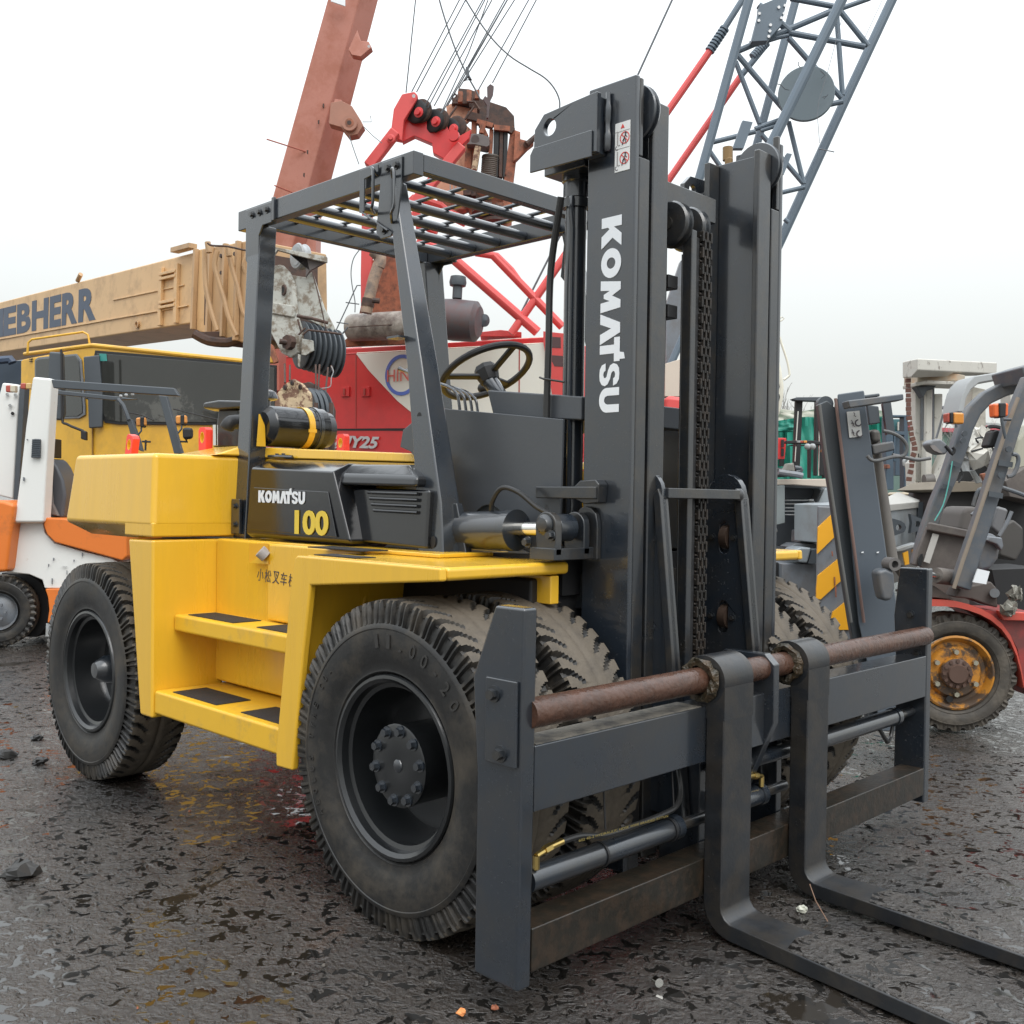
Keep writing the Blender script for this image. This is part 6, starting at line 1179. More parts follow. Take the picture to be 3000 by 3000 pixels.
for (x0, y0, x1, y1, d_) in ((1420, 1100, 1480, 1125, 6.47), (1350, 1265, 1420, 1285, 6.47), (1750, 1100, 1850, 1115, 5.87), (1680, 1320, 1780, 1335, 5.87)): obj('tape_band', MB().bar(Z('c2', x0, y0, d_), Z('c2', x1, y1, d_), .01, .03), GREYD, GFk)
tb('green_wire', 'c2', [(1425, 1090), (1400, 1240), (1360, 1400), (1300, 1510)], 6.45, .004, mat('green_wire', (.1, .4, .35), .5), GFk, smooth=3)
tb('grab_handle', 'c2', [(1850, 1040), (1885, 1050), (1890, 1100), (1860, 1180), (1815, 1200)], 5.85, .012, PG, GFk, smooth=3)
for (c, w2, h_, dep, ms) in (((1450, 785), 62, 42, 6.3, (BLK, AMB)), ((1772, 728), 56, 52, 5.8, (mat('orange_lens', (.70, .13, .03), .2), BLK))):
    x, y = c
    if ms[0] is BLK: lm = sl('turn_lamp', 'c2', [(x-15, y-h_), (x+w2, y-h_+4), (x+w2, y+h_), (x-15, y+h_-2)], dep, .07, AMB, GFk, bev=.012); sl('lamp_body', 'c2', [(x-40, y-h_), (x-14, y-h_-1), (x-14, y+h_-3), (x-40, y+h_-8)], dep, .08, BLK, lm, bev=.008); sl('rear_lens', 'c2', [(x-w2+2, y-h_+6), (x-41, y-h_), (x-41, y+h_-8), (x-w2+2, y+h_-14)], dep, .07, REDL, lm, bev=.008)
    else: lm = sl('turn_lamp', 'c2', [(x-w2, y-h_+4), (x+w2, y-h_), (x+w2-4, y+h_-8), (x-w2+6, y+h_)], dep, .07, ms[0], GFk, bev=.012); sl('lamp_body', 'c2', [(x-14, y-h_), (x+38, y-h_), (x+34, y+h_-2), (x-10, y+h_)], dep-.012, .09, BLK, lm, bev=.008)
    tb('lamp_stem', 'c2', [(x+2, y+h_), (x+3, y+h_+28), (x+30, y+h_+150)] if ms[0] is not BLK else [(x, y+h_), (x, y+h_+25)], dep, .009, GREYD, lm)
tb('lamp_arm', 'c2', [(1775, 795), (1840, 795)], 5.85, .008, GREYD, GFk)
wl = sl('work_lamp', 'c2', [(1255, 965), (1290, 935), (1345, 930), (1385, 965), (1400, 1020), (1375, 1045), (1330, 1035), (1290, 1015)], 6.2, .12, GREY, GFk, bev=.02); sl('lamp_glass', 'c2', [(1268, 978), (1300, 975), (1360, 1035), (1335, 1030), (1290, 1010)], 6.18, .01, mat('dusty_lens', (.22, .2, .19), .3), wl, bev=0)
tb('lamp_cable', 'c2', [(1375, 980), (1400, 1010), (1425, 1040), (1440, 1010), (1425, 990)], 6.2, .01, BLK, GFk, smooth=2)
sl('head_lamp', 'c2', [(1710, 875), (1740, 862), (1790, 885), (1790, 930), (1750, 985), (1700, 995), (1672, 985)], 6.0, .1, BLK, GFk, bev=.02)
# seat, tank, hoses
sl('seat', 'c2', [(1468, 1580), (1500, 1440), (1530, 1415), (1570, 1410), (1640, 1420), (1620, 1500), (1590, 1620)], 6.7, .35, mat('dusty_seat', (.11, .098, .09), .7, var=.15), GFk, bev=.03)
tb('grab_rail', 'c2', [(1570, 1405), (1600, 1310), (1630, 1285), (1680, 1290)], 6.5, .012, PG, GFk, smooth=2); tb('grab_rail', 'c2', [(1640, 1240), (1700, 1250), (1790, 1280), (1932, 1330), (2000, 1370)], 6.4, .013, PG, GFk, smooth=3)
sl('seat_strap', 'c2', [(1560, 1465), (1590, 1440), (1620, 1490), (1600, 1510)], 6.45, .03, GREY, GFk)
sl('filler_neck', 'c2', [(1745, 1405), (1830, 1430), (1770, 1620), (1700, 1560)], 6.8, .15, mat('silver_tank', (.14, .14, .145), .4), GFk, bev=.02)
tb('hand_lever', 'c2', [(1845, 1445), (1810, 1530), (1755, 1620)], 6.4, .012, GREY, GFk)
sl('side_tank', 'c2', [(1680, 1590), (1760, 1620), (1770, 1720), (1760, 1780), (1700, 1860), (1600, 1880), (1600, 1700), (1640, 1620)], 6.3, .2, PG, GFk, bev=.03)
sl('tank_strap', 'c2', [(1690, 1620), (1780, 1630), (1790, 1690), (1775, 1725), (1740, 1680), (1660, 1650)], 6.25, .05, GREY, GFk, bev=.01)
sl('paper_label', 'c2', [(1605, 1850), (1690, 1870), (1665, 1960), (1570, 1945)], 5.86, .01, WHT, GFk, bev=0)
sl('foot_mount', 'r3', [(1200, 1640), (1560, 1560), (1630, 1640), (1640, 1860), (1560, 1840), (1340, 1760), (1150, 1740)], 6.0, .15, mat('mount_brown', (.085, .07, .062), .65, var=.15), GFk, bev=.01)
obj('mount_pin', MB().cyl(Z('r3', 1600, 1690, 5.95), Z('r3', 1600, 1690, 6.1), .027, seg=16), GREY, GFk)
tl_ = ycyl('tilt_cylinder', 'r3', (1200, 1525), (940, 1490), 6.1, 5.95, [(0, 0), (0, .042), (.1, .047), (.9, .047), (1, .042), (1, 0)], BRN, GFk)
ycyl('tilt_rod', 'r3', (960, 1495), (860, 1480), 5.95, 5.9, [(0, .016), (1, .016), (1, 0)], CHR, GFk)
for k, (x, y, s2) in enumerate(((1840, 1700, 60), (1760, 1860, 50))): 
    random.seed(k+3); c = Z('r3', x, y, 5.9); m_ = MB().sphere(c, .035, 12); m_.v = [(a+random.uniform(-.02, .02), b+random.uniform(-.02, .02), c2+random.uniform(-.025, .025)) for a, b, c2 in m_.v]; obj('plastic_rag', m_, mat('crumpled_plastic', (.2, .19, .16), .4, var=.3, bump=.8, bscale=20), GFk, smooth=0)
# its mast
MG = sl('mast_rail', 'c2', [(612, 615), (798, 588), (803, 640), (965, 1800), (1060, 2230), (1230, 3000), (920, 3000), (760, 2230), (612, 640)], 5.2, .10, mat('mast_slate', (.078, .095, .115), .42, var=.08, scale=2, drops=.1), GFk, d=HV*.8+HR*.3)
sl('mast_channel', 'c2', [(475, 690), (540, 660), (608, 720), (612, 640), (640, 700), (745, 1500), (850, 2230), (1000, 3000), (840, 3000), (700, 2230), (632, 1800), (575, 1413), (515, 1000)], 5.25, .05, mat('channel_dark', (.045, .052, .058), .4, var=.1, scale=2), GFk)
tb('channel_edge', 'c2', [(486, 690), (526, 1000), (586, 1413), (643, 1800), (710, 2230)], 5.2, .008, mat('edge_grey', (.13, .13, .125), .5), GFk)
tb('channel_edge', 'c2', [(598, 645), (690, 1400), (800, 2230)], 5.18, .008, mat('rust_edge', (.16, .10, .085), .6, var=.3), GFk)
obj('channel_wheel', MB().lathe([(0, .0), (0, .04), (.05, .04), (.05, .0)], Z('r1', 1060, 885, 5.3), HV, seg=24), GREYD, GFk)
sl('mast_crossbar', 'c2', [(685, 660), (1080, 612), (1084, 655), (700, 712)], 5.05, .1, PG, GFk, bev=.006)
sl('mast_crossbar', 'c2', [(800, 622), (912, 608), (915, 630), (802, 645)], 5.3, .1, GREYD, GFk)
sk = sl('warning_sticker', 'c2', [(678, 740), (768, 732), (788, 915), (697, 923)], 5.19, .004, mat('old_sticker', (.55, .55, .53), .5, var=.05), MG, bev=0)
for (x0, y0, r_) in ((760, 818, 7), (770, 895, 8)): obj('sticker_mark', MB().lathe([(0, .018), (-.002, .018), (-.002, .012), (0, .012)], Z('c2', x0, y0, 5.185), HV, seg=14, a0=60, a1=300), INK, sk)
for (x, y) in ((718, 815), (722, 880), (735, 760), (727, 830), (730, 895)): tb('sticker_mark', 'c2', [(x-8, y-16), (x, y-4), (x-6, y+6), (x+8, y+14)], 5.183, .002, INK, sk, seg=5)
cy = ycyl('mast_cylinder', 'c2', (870, 900), (1005, 1830), 5.35, 5.35, [(0, 0), (0, .028), (.12, .028), (.121, .025), (1, .030), (1, 0)], mat('dusty_cylinder', (.15, .135, .12), .55, var=.2, scale=3, col2=(.09, .085, .08), c2amt=.5), GFk)
sl('cylinder_cap', 'c2', [(848, 865), (920, 862), (932, 955), (862, 960)], 5.25, .1, mat('taupe_metal', (.10, .09, .08), .5), GFk, bev=.02)
sl('cylinder_bracket', 'c2', [(858, 972), (1012, 945), (1025, 1010), (870, 1045)], 5.2, .12, PG, GFk, bev=.01)
sl('cylinder_bracket', 'c2', [(820, 690), (905, 700), (918, 820), (838, 830)], 5.3, .1, GREYD, GFk)
obj('guide_bar', MB().bar(Z('c2', 955, 680, 5.3), Z('c2', 985, 900, 5.3), .04, .04), GREYD, GFk)
tb('mast_hose', 'c2', [(935, 875), (1000, 890), (1070, 930), (1105, 990), (1080, 1050), (1000, 1060), (900, 1085), (850, 1080), (822, 1050)], 5.1, .009, mat('grey_hose', (.10, .10, .10), .5), GFk, smooth=4)
tb('mast_hose', 'c2', [(1000, 1045), (1100, 1065), (1180, 1080), (1270, 1068)], 5.2, .009, MATS['grey_hose'], GFk, smooth=3)
obj('ring_end', MB().lathe([(0, .018), (0, .032), (.07, .032), (.07, .018), (0, .018)], Z('c2', 1020, 1820, 5.0), HV-HR*.2, seg=24), mat('ring_steel', (.13, .12, .115), .45), GFk)
sl('tilt_bracket', 'c2', [(890, 1865), (960, 1850), (1020, 1870), (1025, 1990), (1000, 2080), (930, 2080), (905, 1980)], 5.0, .1, PG, GFk, bev=.02)
for (x, y) in ((790, 1735), (898, 1735)): sl('paint_chip', 'c2', [(x-8, y-3), (x+9, y-6), (x+6, y+4), (x-8, y+5)], 5.19, .004, WHT, MG, bev=0)
# ================================================================== old white forklift mast behind
WM = thing('old_forklift', 'dismantled old forklift in chipped off-white paint with boxy mast head and rusty hanging chain', 'forklift', foot(at(2750, 1700, 9)))
mb_ = MB().loft([[tuple(p) for p in PL('r2', [(212, 290, 8.6), (430, 242, 8.3), (430, 405, 8.3), (330, 510, 8.4), (212, 520, 8.6)], 8.5)], [tuple(p) for p in PL('r2', [(1300, 330, 9.6), (1552, 300, 9.3), (1545, 460, 9.3), (1500, 480, 9.4), (1300, 480, 9.6)], 9.5)]])
obj('head_beam', mb_, OLDW, WM, bev=.01)
sl('inner_beam', 'r2', [(420, 420), (660, 400), (1100, 480), (1100, 560), (560, 560), (420, 590)], 8.8, .3, mat('peeling_beam', (.42, .36, .28), .6, var=.1, scale=3, col2=(.48, .30, .17), c2amt=.8, c2scale=4, thr=(.5, .6)), WM)
sl('lower_beam', 'r2', [(400, 580), (560, 550), (1110, 570), (1110, 620), (560, 600), (410, 630)], 8.7, .3, OLDW, WM)
for (x0, x1, y0, y1, d_) in ((395, 545, 620, 2050, 9.0), (550, 640, 650, 2000, 8.9), (665, 785, 740, 1500, 9.1)): sl('mast_column', 'r2', [(x0, y0), (x1, y0), (x1-8, y1), (x0-12, y1)], d_, .12, OLDW, WM, bev=.01)
for (x0, x1) in ((500, 520), (640, 665), (545, 555)): sl('column_groove', 'r2', [(x0, 640), (x1, 650), (x1-4, 1400), (x0-4, 1400)], 8.95 if x0 < 600 else 9.1, .05, GREY, WM, bev=0)
sl('sheave_guard', 'r2', [(400, 640), (700, 620), (640, 680), (560, 700), (510, 800), (460, 720)], 8.8, .1, GREYD, WM)
sl('rear_column', 'r2', [(1200, 640), (1390, 680), (1395, 1250), (1360, 1560), (1190, 1600), (1180, 1260)], 9.3, .3, mat('column_cream', (.50, .47, .40), .6, var=.1, scale=3, col2=(.2, .18, .16), c2amt=.6, c2scale=4), WM)
sl('rear_column', 'r2', [(1735, 720), (1850, 730), (1850, 1200), (1750, 1200)], 9.6, .2, OLDW, WM)
obj('roof_arch', MB().loft([[tuple(a), tuple(b), tuple(b+HV*.3), tuple(a+HV*.3)] for a, b in zip(PL('r2', [(1000, 1000), (1050, 780), (1120, 600), (1230, 490), (1550, 440), (1900, 420)], 7.6), PL('r2', [(1080, 1000), (1120, 800), (1190, 680), (1300, 590), (1560, 540), (1950, 470)], 7.6))]), mat('roof_grey', (.34, .35, .35), .5, var=.08), WM, bev=.01)
tb('mirror_frame', 'r2', [(690, 1370), (760, 1130), (830, 860), (860, 750), (900, 725), (1060, 735)], 8.0, .009, GREY, WM, smooth=2)
sl('lamp_bar', 'r2', [(815, 905), (1020, 920), (1000, 970), (805, 955)], 8.1, .06, GREY, WM)
sl('spot_lamp', 'r2', [(870, 795), (965, 795), (965, 865), (880, 865)], 8.0, .08, LGREY, WM, bev=.01); tb('lamp_foot', 'r2', [(915, 865), (912, 910)], 8.0, .012, GREYD, WM)
ch_ = MB(); pts = PL('r2', [(292, 520), (295, 800), (300, 1050), (320, 1200), (345, 1350), (385, 1480), (385, 1560), (350, 1650), (340, 1800), (310, 1900), (300, 2000)], 8.5)
for i in range(len(pts)-1):
    a, b = pts[i], pts[i+1]; n_ = max(1, int((b-a).length/.034))
    for k in range(n_):
        c = a.lerp(b, (k+.5)/n_); dd = (b-a).normalized(); w2 = .017 if k % 2 else .020; ch_.bar(c-dd*.017, c+dd*.017, w2*2, w2, HV)
obj('hanging_chain', ch_, CHN, WM)
sl('lower_frame', 'c2', [(1150, 1100), (1240, 1000), (1290, 1290), (1160, 1300)], 9.0, .2, OLDW, WM); sl('lower_frame', 'c2', [(1300, 1240), (1390, 1020), (1440, 1030), (1380, 1290), (1310, 1300)], 8.8, .2, OLDW, WM)
sl('slot_hole', 'c2', [(1184, 1235), (1192, 1235), (1192, 1285), (1184, 1285)], 8.95, .01, BLK, WM, bev=0); sl('slot_hole', 'c2', [(1184, 1035), (1190, 1035), (1190, 1062), (1184, 1062)], 8.95, .01, BLK, WM, bev=0)
obj('pivot_knuckle', MB().cyl(Z('c2', 1225, 1230, 8.7), Z('c2', 1290, 1225, 8.7), .055, seg=14), mat('grubby_steel', (.12, .11, .10), .6, var=.3), WM)
sl('floor_deck', 'c2', [(1300, 1290), (1440, 1230), (1700, 1240), (1700, 1300), (1400, 1310)], 7.9, .8, mat('gritty_deck', (.20, .17, .13), .8, var=.2, scale=8), WM)
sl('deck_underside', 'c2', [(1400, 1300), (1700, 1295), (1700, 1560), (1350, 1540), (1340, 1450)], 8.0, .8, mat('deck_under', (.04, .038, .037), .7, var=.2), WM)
sl('engine_block', 'c2', [(1340, 1470), (1480, 1480), (1470, 1560), (1350, 1540)], 7.6, .3, BRN, WM, bev=.01)
sl('pedal_plate', 'c2', [(1552, 1155), (1585, 1150), (1640, 1240), (1600, 1248)], 7.5, .03, LGREY, WM); sl('pedal_plate', 'c2', [(1625, 1180), (1660, 1172), (1680, 1230), (1650, 1235)], 7.6, .03, RUSTO, WM)
sl('dark_cockpit', 'c2', [(1480, 1100), (1700, 1090), (1700, 1230), (1460, 1240)], 8.2, .2, BLK, WM)
for k, (x, y, s2, m_) in enumerate(((1600, 1000, .10, OLDW), (1640, 960, .08, OLDW), (1560, 1040, .06, LGREY), (1700, 1060, .05, OLDW), (1620, 930, .03, BLK), (1680, 1030, .05, GREY), (1500, 1060, .07, LGREY), (1650, 1000, .03, BLK), (1580, 960, .035, BLK))):
    random.seed(20+k); c = Z('c2', x, y, 7.4); m2 = MB().sphere(c, s2, 10, (1, 1, 1.3)); m2.v = [(a+random.uniform(-.4, .4)*s2, b+random.uniform(-.4, .4)*s2, c2+random.uniform(-.5, .5)*s2) for a, b, c2 in m2.v]; obj('cockpit_part', m2, m_, WM, smooth=0)
for pts in ([(1500, 1060), (1480, 1130), (1500, 1190), (1470, 1240)], [(1610, 960), (1590, 930), (1640, 920)], [(1700, 980), (1730, 1050), (1690, 1090)], [(1640, 1000), (1560, 1020)]): tb('loose_wire', 'c2', pts, 7.3, .007, BLK, WM, smooth=2)
stw = MB().tube([p for p in [Z('c2', 1735+70*math.cos(t)*1.0, 880+35*math.sin(t)+.15*70*math.cos(t), 7.6) for t in (2*math.pi*i/20 for i in range(21))]], .014, 6); obj('steering_wheel', stw, BLK, WM)
# machine behind far right
sl('cab_panel', 'c2', [(1880, 930), (1990, 820), (2050, 820), (2050, 1300), (1900, 1200), (1830, 1230)], 7.8, .3, mat('sage_cream', (.36, .35, .28), .5, var=.06), WM, bev=.03)
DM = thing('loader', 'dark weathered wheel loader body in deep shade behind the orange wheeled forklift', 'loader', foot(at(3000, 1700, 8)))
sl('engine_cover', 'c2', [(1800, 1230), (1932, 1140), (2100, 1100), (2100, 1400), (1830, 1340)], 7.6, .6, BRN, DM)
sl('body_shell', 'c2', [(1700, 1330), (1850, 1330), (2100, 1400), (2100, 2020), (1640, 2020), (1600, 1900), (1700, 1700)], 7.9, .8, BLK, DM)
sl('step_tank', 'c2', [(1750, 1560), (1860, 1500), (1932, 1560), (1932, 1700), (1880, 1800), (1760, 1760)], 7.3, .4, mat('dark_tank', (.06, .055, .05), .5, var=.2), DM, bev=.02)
# ================================================================== grey machine with pipes and striped panel
GL = thing('container_lifter', 'low grey machine with hydraulic pipes, seen between the near mast and the tilted grey mast', 'machine', foot(at(2400, 1700, 9)))
sl('deck_plank', 'r4', [(200, 20), (1095, 15), (1105, 75), (1100, 130), (600, 95), (200, 105)], 8.8, 1.5, WOOD, GL)
sl('body_recess', 'r4', [(200, 110), (1000, 110), (1110, 140), (1000, 900), (250, 980), (200, 900)], 9.2, .3, mat('recess_grey', (.075, .085, .098), .5, var=.1, scale=2), GL)
sl('body_rim', 'r4', [(320, 100), (800, 92), (1100, 130), (1150, 400), (1000, 700), (880, 740), (770, 745), (900, 420), (990, 180), (960, 150), (490, 135), (330, 120)], 9.0, .2, GREY, GL, bev=.02)
sl('rim_panel', 'r4', [(1040, 150), (1120, 150), (1160, 420), (960, 640), (880, 730), (790, 730), (920, 430)], 8.95, .1, mat('pale_grey_panel', (.30, .33, .35), .45, var=.06), GL, bev=.01)
sl('side_box', 'r4', [(260, 120), (480, 105), (484, 640), (300, 680), (260, 680)], 8.7, .2, mat('dusty_green_grey', (.20, .225, .225), .5, var=.12, scale=3), GL)
for (y, x1, yb) in ((318, 880, 0), (370, 870, 0), (425, 850, 0), (473, 760, 740), (522, 690, 800)):
    pts = [(485, y), (x1, y)]
    if y == 318: pts += [(895, 345), (880, 420), (860, 550)]
    elif y == 425: pts = [(485, y), (800, y), (795, 480), (790, 660)]
    elif yb: pts += [(x1+5 if y < 500 else x1-5, y+30), (x1-25 if y < 500 else x1-10, yb)]
    tb('hydraulic_pipe', 'r4', pts, 8.95, .006, LGREY, GL, seg=8); obj('pipe_fitting', MB().cyl(Z('r4', x1-60, y, 8.93), Z('r4', x1+5, y, 8.93), .011, seg=8), LGREY, GL)
sl('tread_step', 'r4', [(712, 760), (730, 742), (940, 745), (940, 930), (740, 925), (700, 920)], 8.6, .3, GREY, GL, bev=.02)
sl('lower_ledge', 'r4', [(540, 980), (640, 930), (940, 935), (940, 1000), (700, 1000), (600, 1010)], 8.5, .3, GREY, GL)
sl('lower_pod', 'r4', [(620, 1010), (720, 985), (860, 990), (800, 1210), (680, 1195), (600, 1130)], 8.2, .3, mat('pod_grey', (.22, .245, .26), .45, var=.05), GL, bev=.015)
sl('pod_side', 'r4', [(862, 1010), (940, 1000), (940, 1200), (880, 1225), (805, 1215)], 8.22, .3, GREYD, GL)
sl('skirt_panel', 'r4', [(440, 1215), (930, 1215), (930, 1720), (930, 2300), (440, 2300)], 8.3, .4, GREY, GL)
sl('wheel_opening', 'r4', [(280, 1190), (385, 1195), (440, 1260), (440, 2300), (280, 2300)], 8.4, .4, BLK, GL)
sl('skirt_rust', 'r4', [(935, 1240), (955, 1250), (958, 1520), (935, 1530)], 8.25, .02, RUSTO, GL, bev=0)
obj('knob', MB().cyl(Z('r4', 935, 565, 8.8), Z('r4', 935, 565, 8.95), .026, seg=16), GREYD, GL)
SP = thing('striped_panel', 'upright grey panel with diagonal amber warning stripes beside the tilted grey mast', 'barrier panel', foot(at(2420, 1700, 7.6)))
pan = slab([Vector((p.x, p.y, p.z)) for p in PL('r4', [(955, 400), (1150, 410), (1400, 1932), (1440, 2300), (925, 2300), (945, 1000)], 7.6)], .04); obj('panel', pan, GREY, SP, bev=.01)
for pts in ([(952, 700), (1158, 508), (1205, 815), (940, 1075)], [(948, 1385), (1248, 1140), (1292, 1440), (985, 1722), (928, 1705), (930, 1550)], [(1160, 1900), (1335, 1760), (1370, 1932), (1400, 2150), (1100, 2150)]): sl('warning_stripe', 'r4', pts, 7.58, .02, STR_Y, SP, bev=0)
for (x, y, h_) in ((1150, 1075, 35), (1185, 1460, 60), (1200, 1610, 80)): sl('rust_scrape', 'r4', [(x-10, y-h_), (x+8, y-h_), (x+14, y+h_), (x-4, y+h_)], 7.57, .005, RUSTO, SP, bev=0)
# grey box with lifting lugs
GB = thing('counterweight_box', 'grey steel box with two holed lifting lugs, right of the tilted grey mast', 'steel box', foot(at(2660, 1700, 8)))
gb = MB(); f0 = PL('r3', [(380, 700, 7.3), (745, 650, 8.2), (725, 1130, 8.2), (380, 1190, 7.3)], 8); k0 = [p+HV*1.3-HR*.3 for p in f0]; gb.loft([[tuple(p) for p in f0], [tuple(p) for p in k0]]); obj('box_body', gb, mat('zinc_grey', (.26, .285, .30), .5, var=.12, scale=3, col2=(.17, .16, .15), c2amt=.5, c2scale=3), GB, bev=.01)
sl('box_lid', 'r3', [(380, 690, 7.25), (380, 600, 7.6), (500, 545, 8.6), (755, 635, 8.3), (750, 655, 8.15)], 8, .05, mat('lid_pale', (.42, .41, .38), .5, var=.08), GB, d=-UP)
obj('box_edge', MB().bar(Z('r3', 740, 660, 8.15), Z('r3', 718, 1140, 8.15), .05, .05), GREYD, GB)
sl('box_skirt', 'r3', [(380, 1195), (725, 1140), (730, 1500), (380, 1600)], 7.9, .5, mat('skirt_brown_grey', (.15, .14, .13), .6), GB)
sl('box_ledge', 'r3', [(490, 1190), (720, 1120), (725, 1160), (560, 1215), (495, 1225)], 7.4, .1, LGREY, GB)
sl('warning_stripe', 'r3', [(562, 1240), (620, 1215), (635, 1360), (590, 1375)], 7.4, .02, STR_Y, GB, bev=0); sl('warning_stripe', 'r3', [(668, 1205), (712, 1185), (722, 1250), (690, 1320)], 7.4, .02, STR_Y, GB, bev=0)
def lug(pts, hole, dep):
    q = PL('r3', pts, dep); hc = PL('r3', [(hole[0]+hole[2]*math.cos(t), hole[1]+hole[2]*1.2*math.sin(t)) for t in (2*math.pi*i/14 for i in range(14))], dep)
    c = q[0]; e1, e2 = HR, UP; f2 = lambda p: ((p-c).dot(e1), (p-c).dot(e2)); m_ = MB().prism([f2(p) for p in q], 'Z', 0, .05, [[f2(p) for p in hc]])
    m_.v = [tuple(c+e1*a+e2*b+HV*z) for a, b, z in m_.v]; return obj('lifting_lug', m_, GREYD, GB)
lug([(440, 845), (530, 870), (580, 900), (600, 950), (580, 1000), (470, 1040), (440, 1040)], (515, 950, 32), 7.1); lug([(648, 795), (760, 845), (815, 890), (815, 930), (740, 985), (650, 1015), (665, 900)], (730, 910, 30), 7.6)
WB = thing('wrapped_bale', 'tan plastic-wrapped bundle behind the grey box with lifting lugs', 'bundle', foot(at(2710, 1700, 9)))
wbm = slab(PL('r3', [(650, 570), (700, 545), (930, 540), (950, 560), (880, 780), (850, 880), (800, 860), (740, 700), (690, 610)], 8.8), .6, mb=MB()); obj('wrapping', wbm, WRAP, WB, bev=.04, seg=3)
# ================================================================== distance
TP = thing('tarpaulin_stack', 'big stack under a creased green tarpaulin with a pale cover on top', 'tarpaulin', foot(at(2400, 1400, 17)))
random.seed(5)
def drape(name, w_, x0, x1, ytop, ybot, dep, m, par, n=26, amp=.12, th=1.5):
    vs = []; NZ = 8
    for j in range(NZ+1):
        for i in range(n+1):
            x = x0+(x1-x0)*i/n; yt = ytop(x) if callable(ytop) else ytop; y = yt+(ybot-yt)*j/NZ; d_ = dep+amp*.5*(noise.noise(Vector((x*.012, j*.25, 3)))*1.5+noise.noise(Vector((x*.05, j*.6, 9)))*.6)
            vs.append(tuple(Z(w_, x, y, d_)))
    nn_ = n+1; fs = [(j*nn_+i, j*nn_+i+1, (j+1)*nn_+i+1, (j+1)*nn_+i) for j in range(NZ) for i in range(n)]
    o2 = len(vs); vs += [tuple(Vector(v)+HV*th) for v in vs]; fs += [tuple(o2+q for q in reversed(f)) for f in fs]
    for i in range(n): fs.append((i+1, i, o2+i, o2+i+1)); fs.append((NZ*nn_+i, NZ*nn_+i+1, o2+NZ*nn_+i+1, o2+NZ*nn_+i))
    for j in range(NZ): fs.append((j*nn_, (j+1)*nn_, o2+(j+1)*nn_, o2+j*nn_)); fs.append(((j+1)*nn_+n, j*nn_+n, o2+j*nn_+n, o2+(j+1)*nn_+n))
    return obj(name, MB().add(vs, fs), m, par, smooth=60)
drape('green_sheet', 'r1', 300, 2000, lambda x: 1100+30*math.sin(x*.006), 2100, 17, TARP, TP, 40, .3)
drape('pale_sheet', 'r1', 300, 1980, lambda x: 970+18*math.sin(x*.01+1), 1150, 17.3, mat('pale_tarpaulin', (.46, .45, .38), .6, var=.06, bump=.2, bscale=3), TP, 20, .15)
drape('green_fold', 'r1', 370, 640, lambda x: 1130, 1270, 16.4, mat('green_tarpaulin_fold', (.01, .20, .145), .5, var=.1), TP, 8, .1, .3)
BFk = thing('forklift', 'distant black forklift mast and roof frame in front of the green tarpaulin', 'forklift', foot(at(2330, 1500, 12.5)))
for pts in ([(640, 830), (735, 830), (690, 1900), (600, 1900)], [(920, 830), (955, 830), (940, 1900), (905, 1900)], [(968, 870), (985, 870), (1030, 1900), (975, 1900)], [(820, 1440), (858, 1440), (850, 1932), (820, 1932)], [(985, 1430), (1015, 1440), (1090, 1932), (1030, 1932)]): sl('mast_post', 'r1', pts, 12.5, .08, BLK, BFk)
sl('mast_head', 'r1', [(590, 810), (650, 790), (1050, 785), (1150, 830), (1060, 850), (640, 835)], 12.4, .15, GREYD, BFk)
tb('lift_rod', 'r1', [(668, 990), (622, 1700)], 12.3, .007, CHR, BFk); tb('lift_rod', 'r1', [(972, 880), (958, 1900)], 12.3, .006, CHR, BFk)
sl('roof_bar', 'r1', [(500, 1405), (860, 1400), (1000, 1420), (1015, 1470), (860, 1450), (500, 1445)], 12.1, .1, BLK, BFk); sl('roof_bar', 'r1', [(555, 1465), (900, 1462), (900, 1480), (560, 1478)], 12.6, .08, BLK, BFk)
for x0, m_ in ((658, LGREY), (695, REDL), (750, AMB)): sl('tail_lamp', 'r1', [(x0, 1405), (x0+45, 1405), (x0+45, 1435), (x0, 1435)], 12.0, .04, m_, BFk, bev=.005)
for x0 in (800, 870): obj('round_lamp', MB().sphere(Z('r1', x0, 1490, 12), .038, 12), LGREY, BFk)
sl('amber_lamp', 'r1', [(1000, 1530), (1035, 1530), (1035, 1570), (1002, 1570)], 12, .05, AMB, BFk)
SC = thing('scrap_seat', 'scrap seat frame and grey rag heaped on the pale deck plank', 'scrap', tuple(Z('r1', 520, 1920, 8.7)))
sl('seat_shell', 'r1', [(350, 1800), (400, 1790), (480, 1800), (460, 1850), (520, 1880), (600, 1910), (360, 1925), (345, 1860)], 8.8, .25, BLK, SC, bev=.02); tb('frame_bar', 'r1', [(390, 1850), (520, 1870), (640, 1885), (730, 1905)], 8.6, .025, GREY, SC); tb('frame_bar', 'r1', [(620, 1790), (700, 1800), (700, 1840), (640, 1850)], 8.7, .02, GREYD, SC, smooth=2)
sl('rag', 'r1', [(520, 1720), (570, 1730), (610, 1710), (630, 1860), (570, 1840), (450, 1850), (490, 1780)], 8.65, .1, mat('dusty_rag', (.2, .19, .17), .9, var=.2, bump=.6, bscale=20), SC, bev=.02)
BM = thing('blue_grey_machine', 'distant blue-grey steel frame machine left of the rusty hanging chain', 'machine', foot(at(2660, 1500, 12)))
BGM = mat('blue_grey_steel', (.055, .085, .115), .5, var=.15, scale=3)
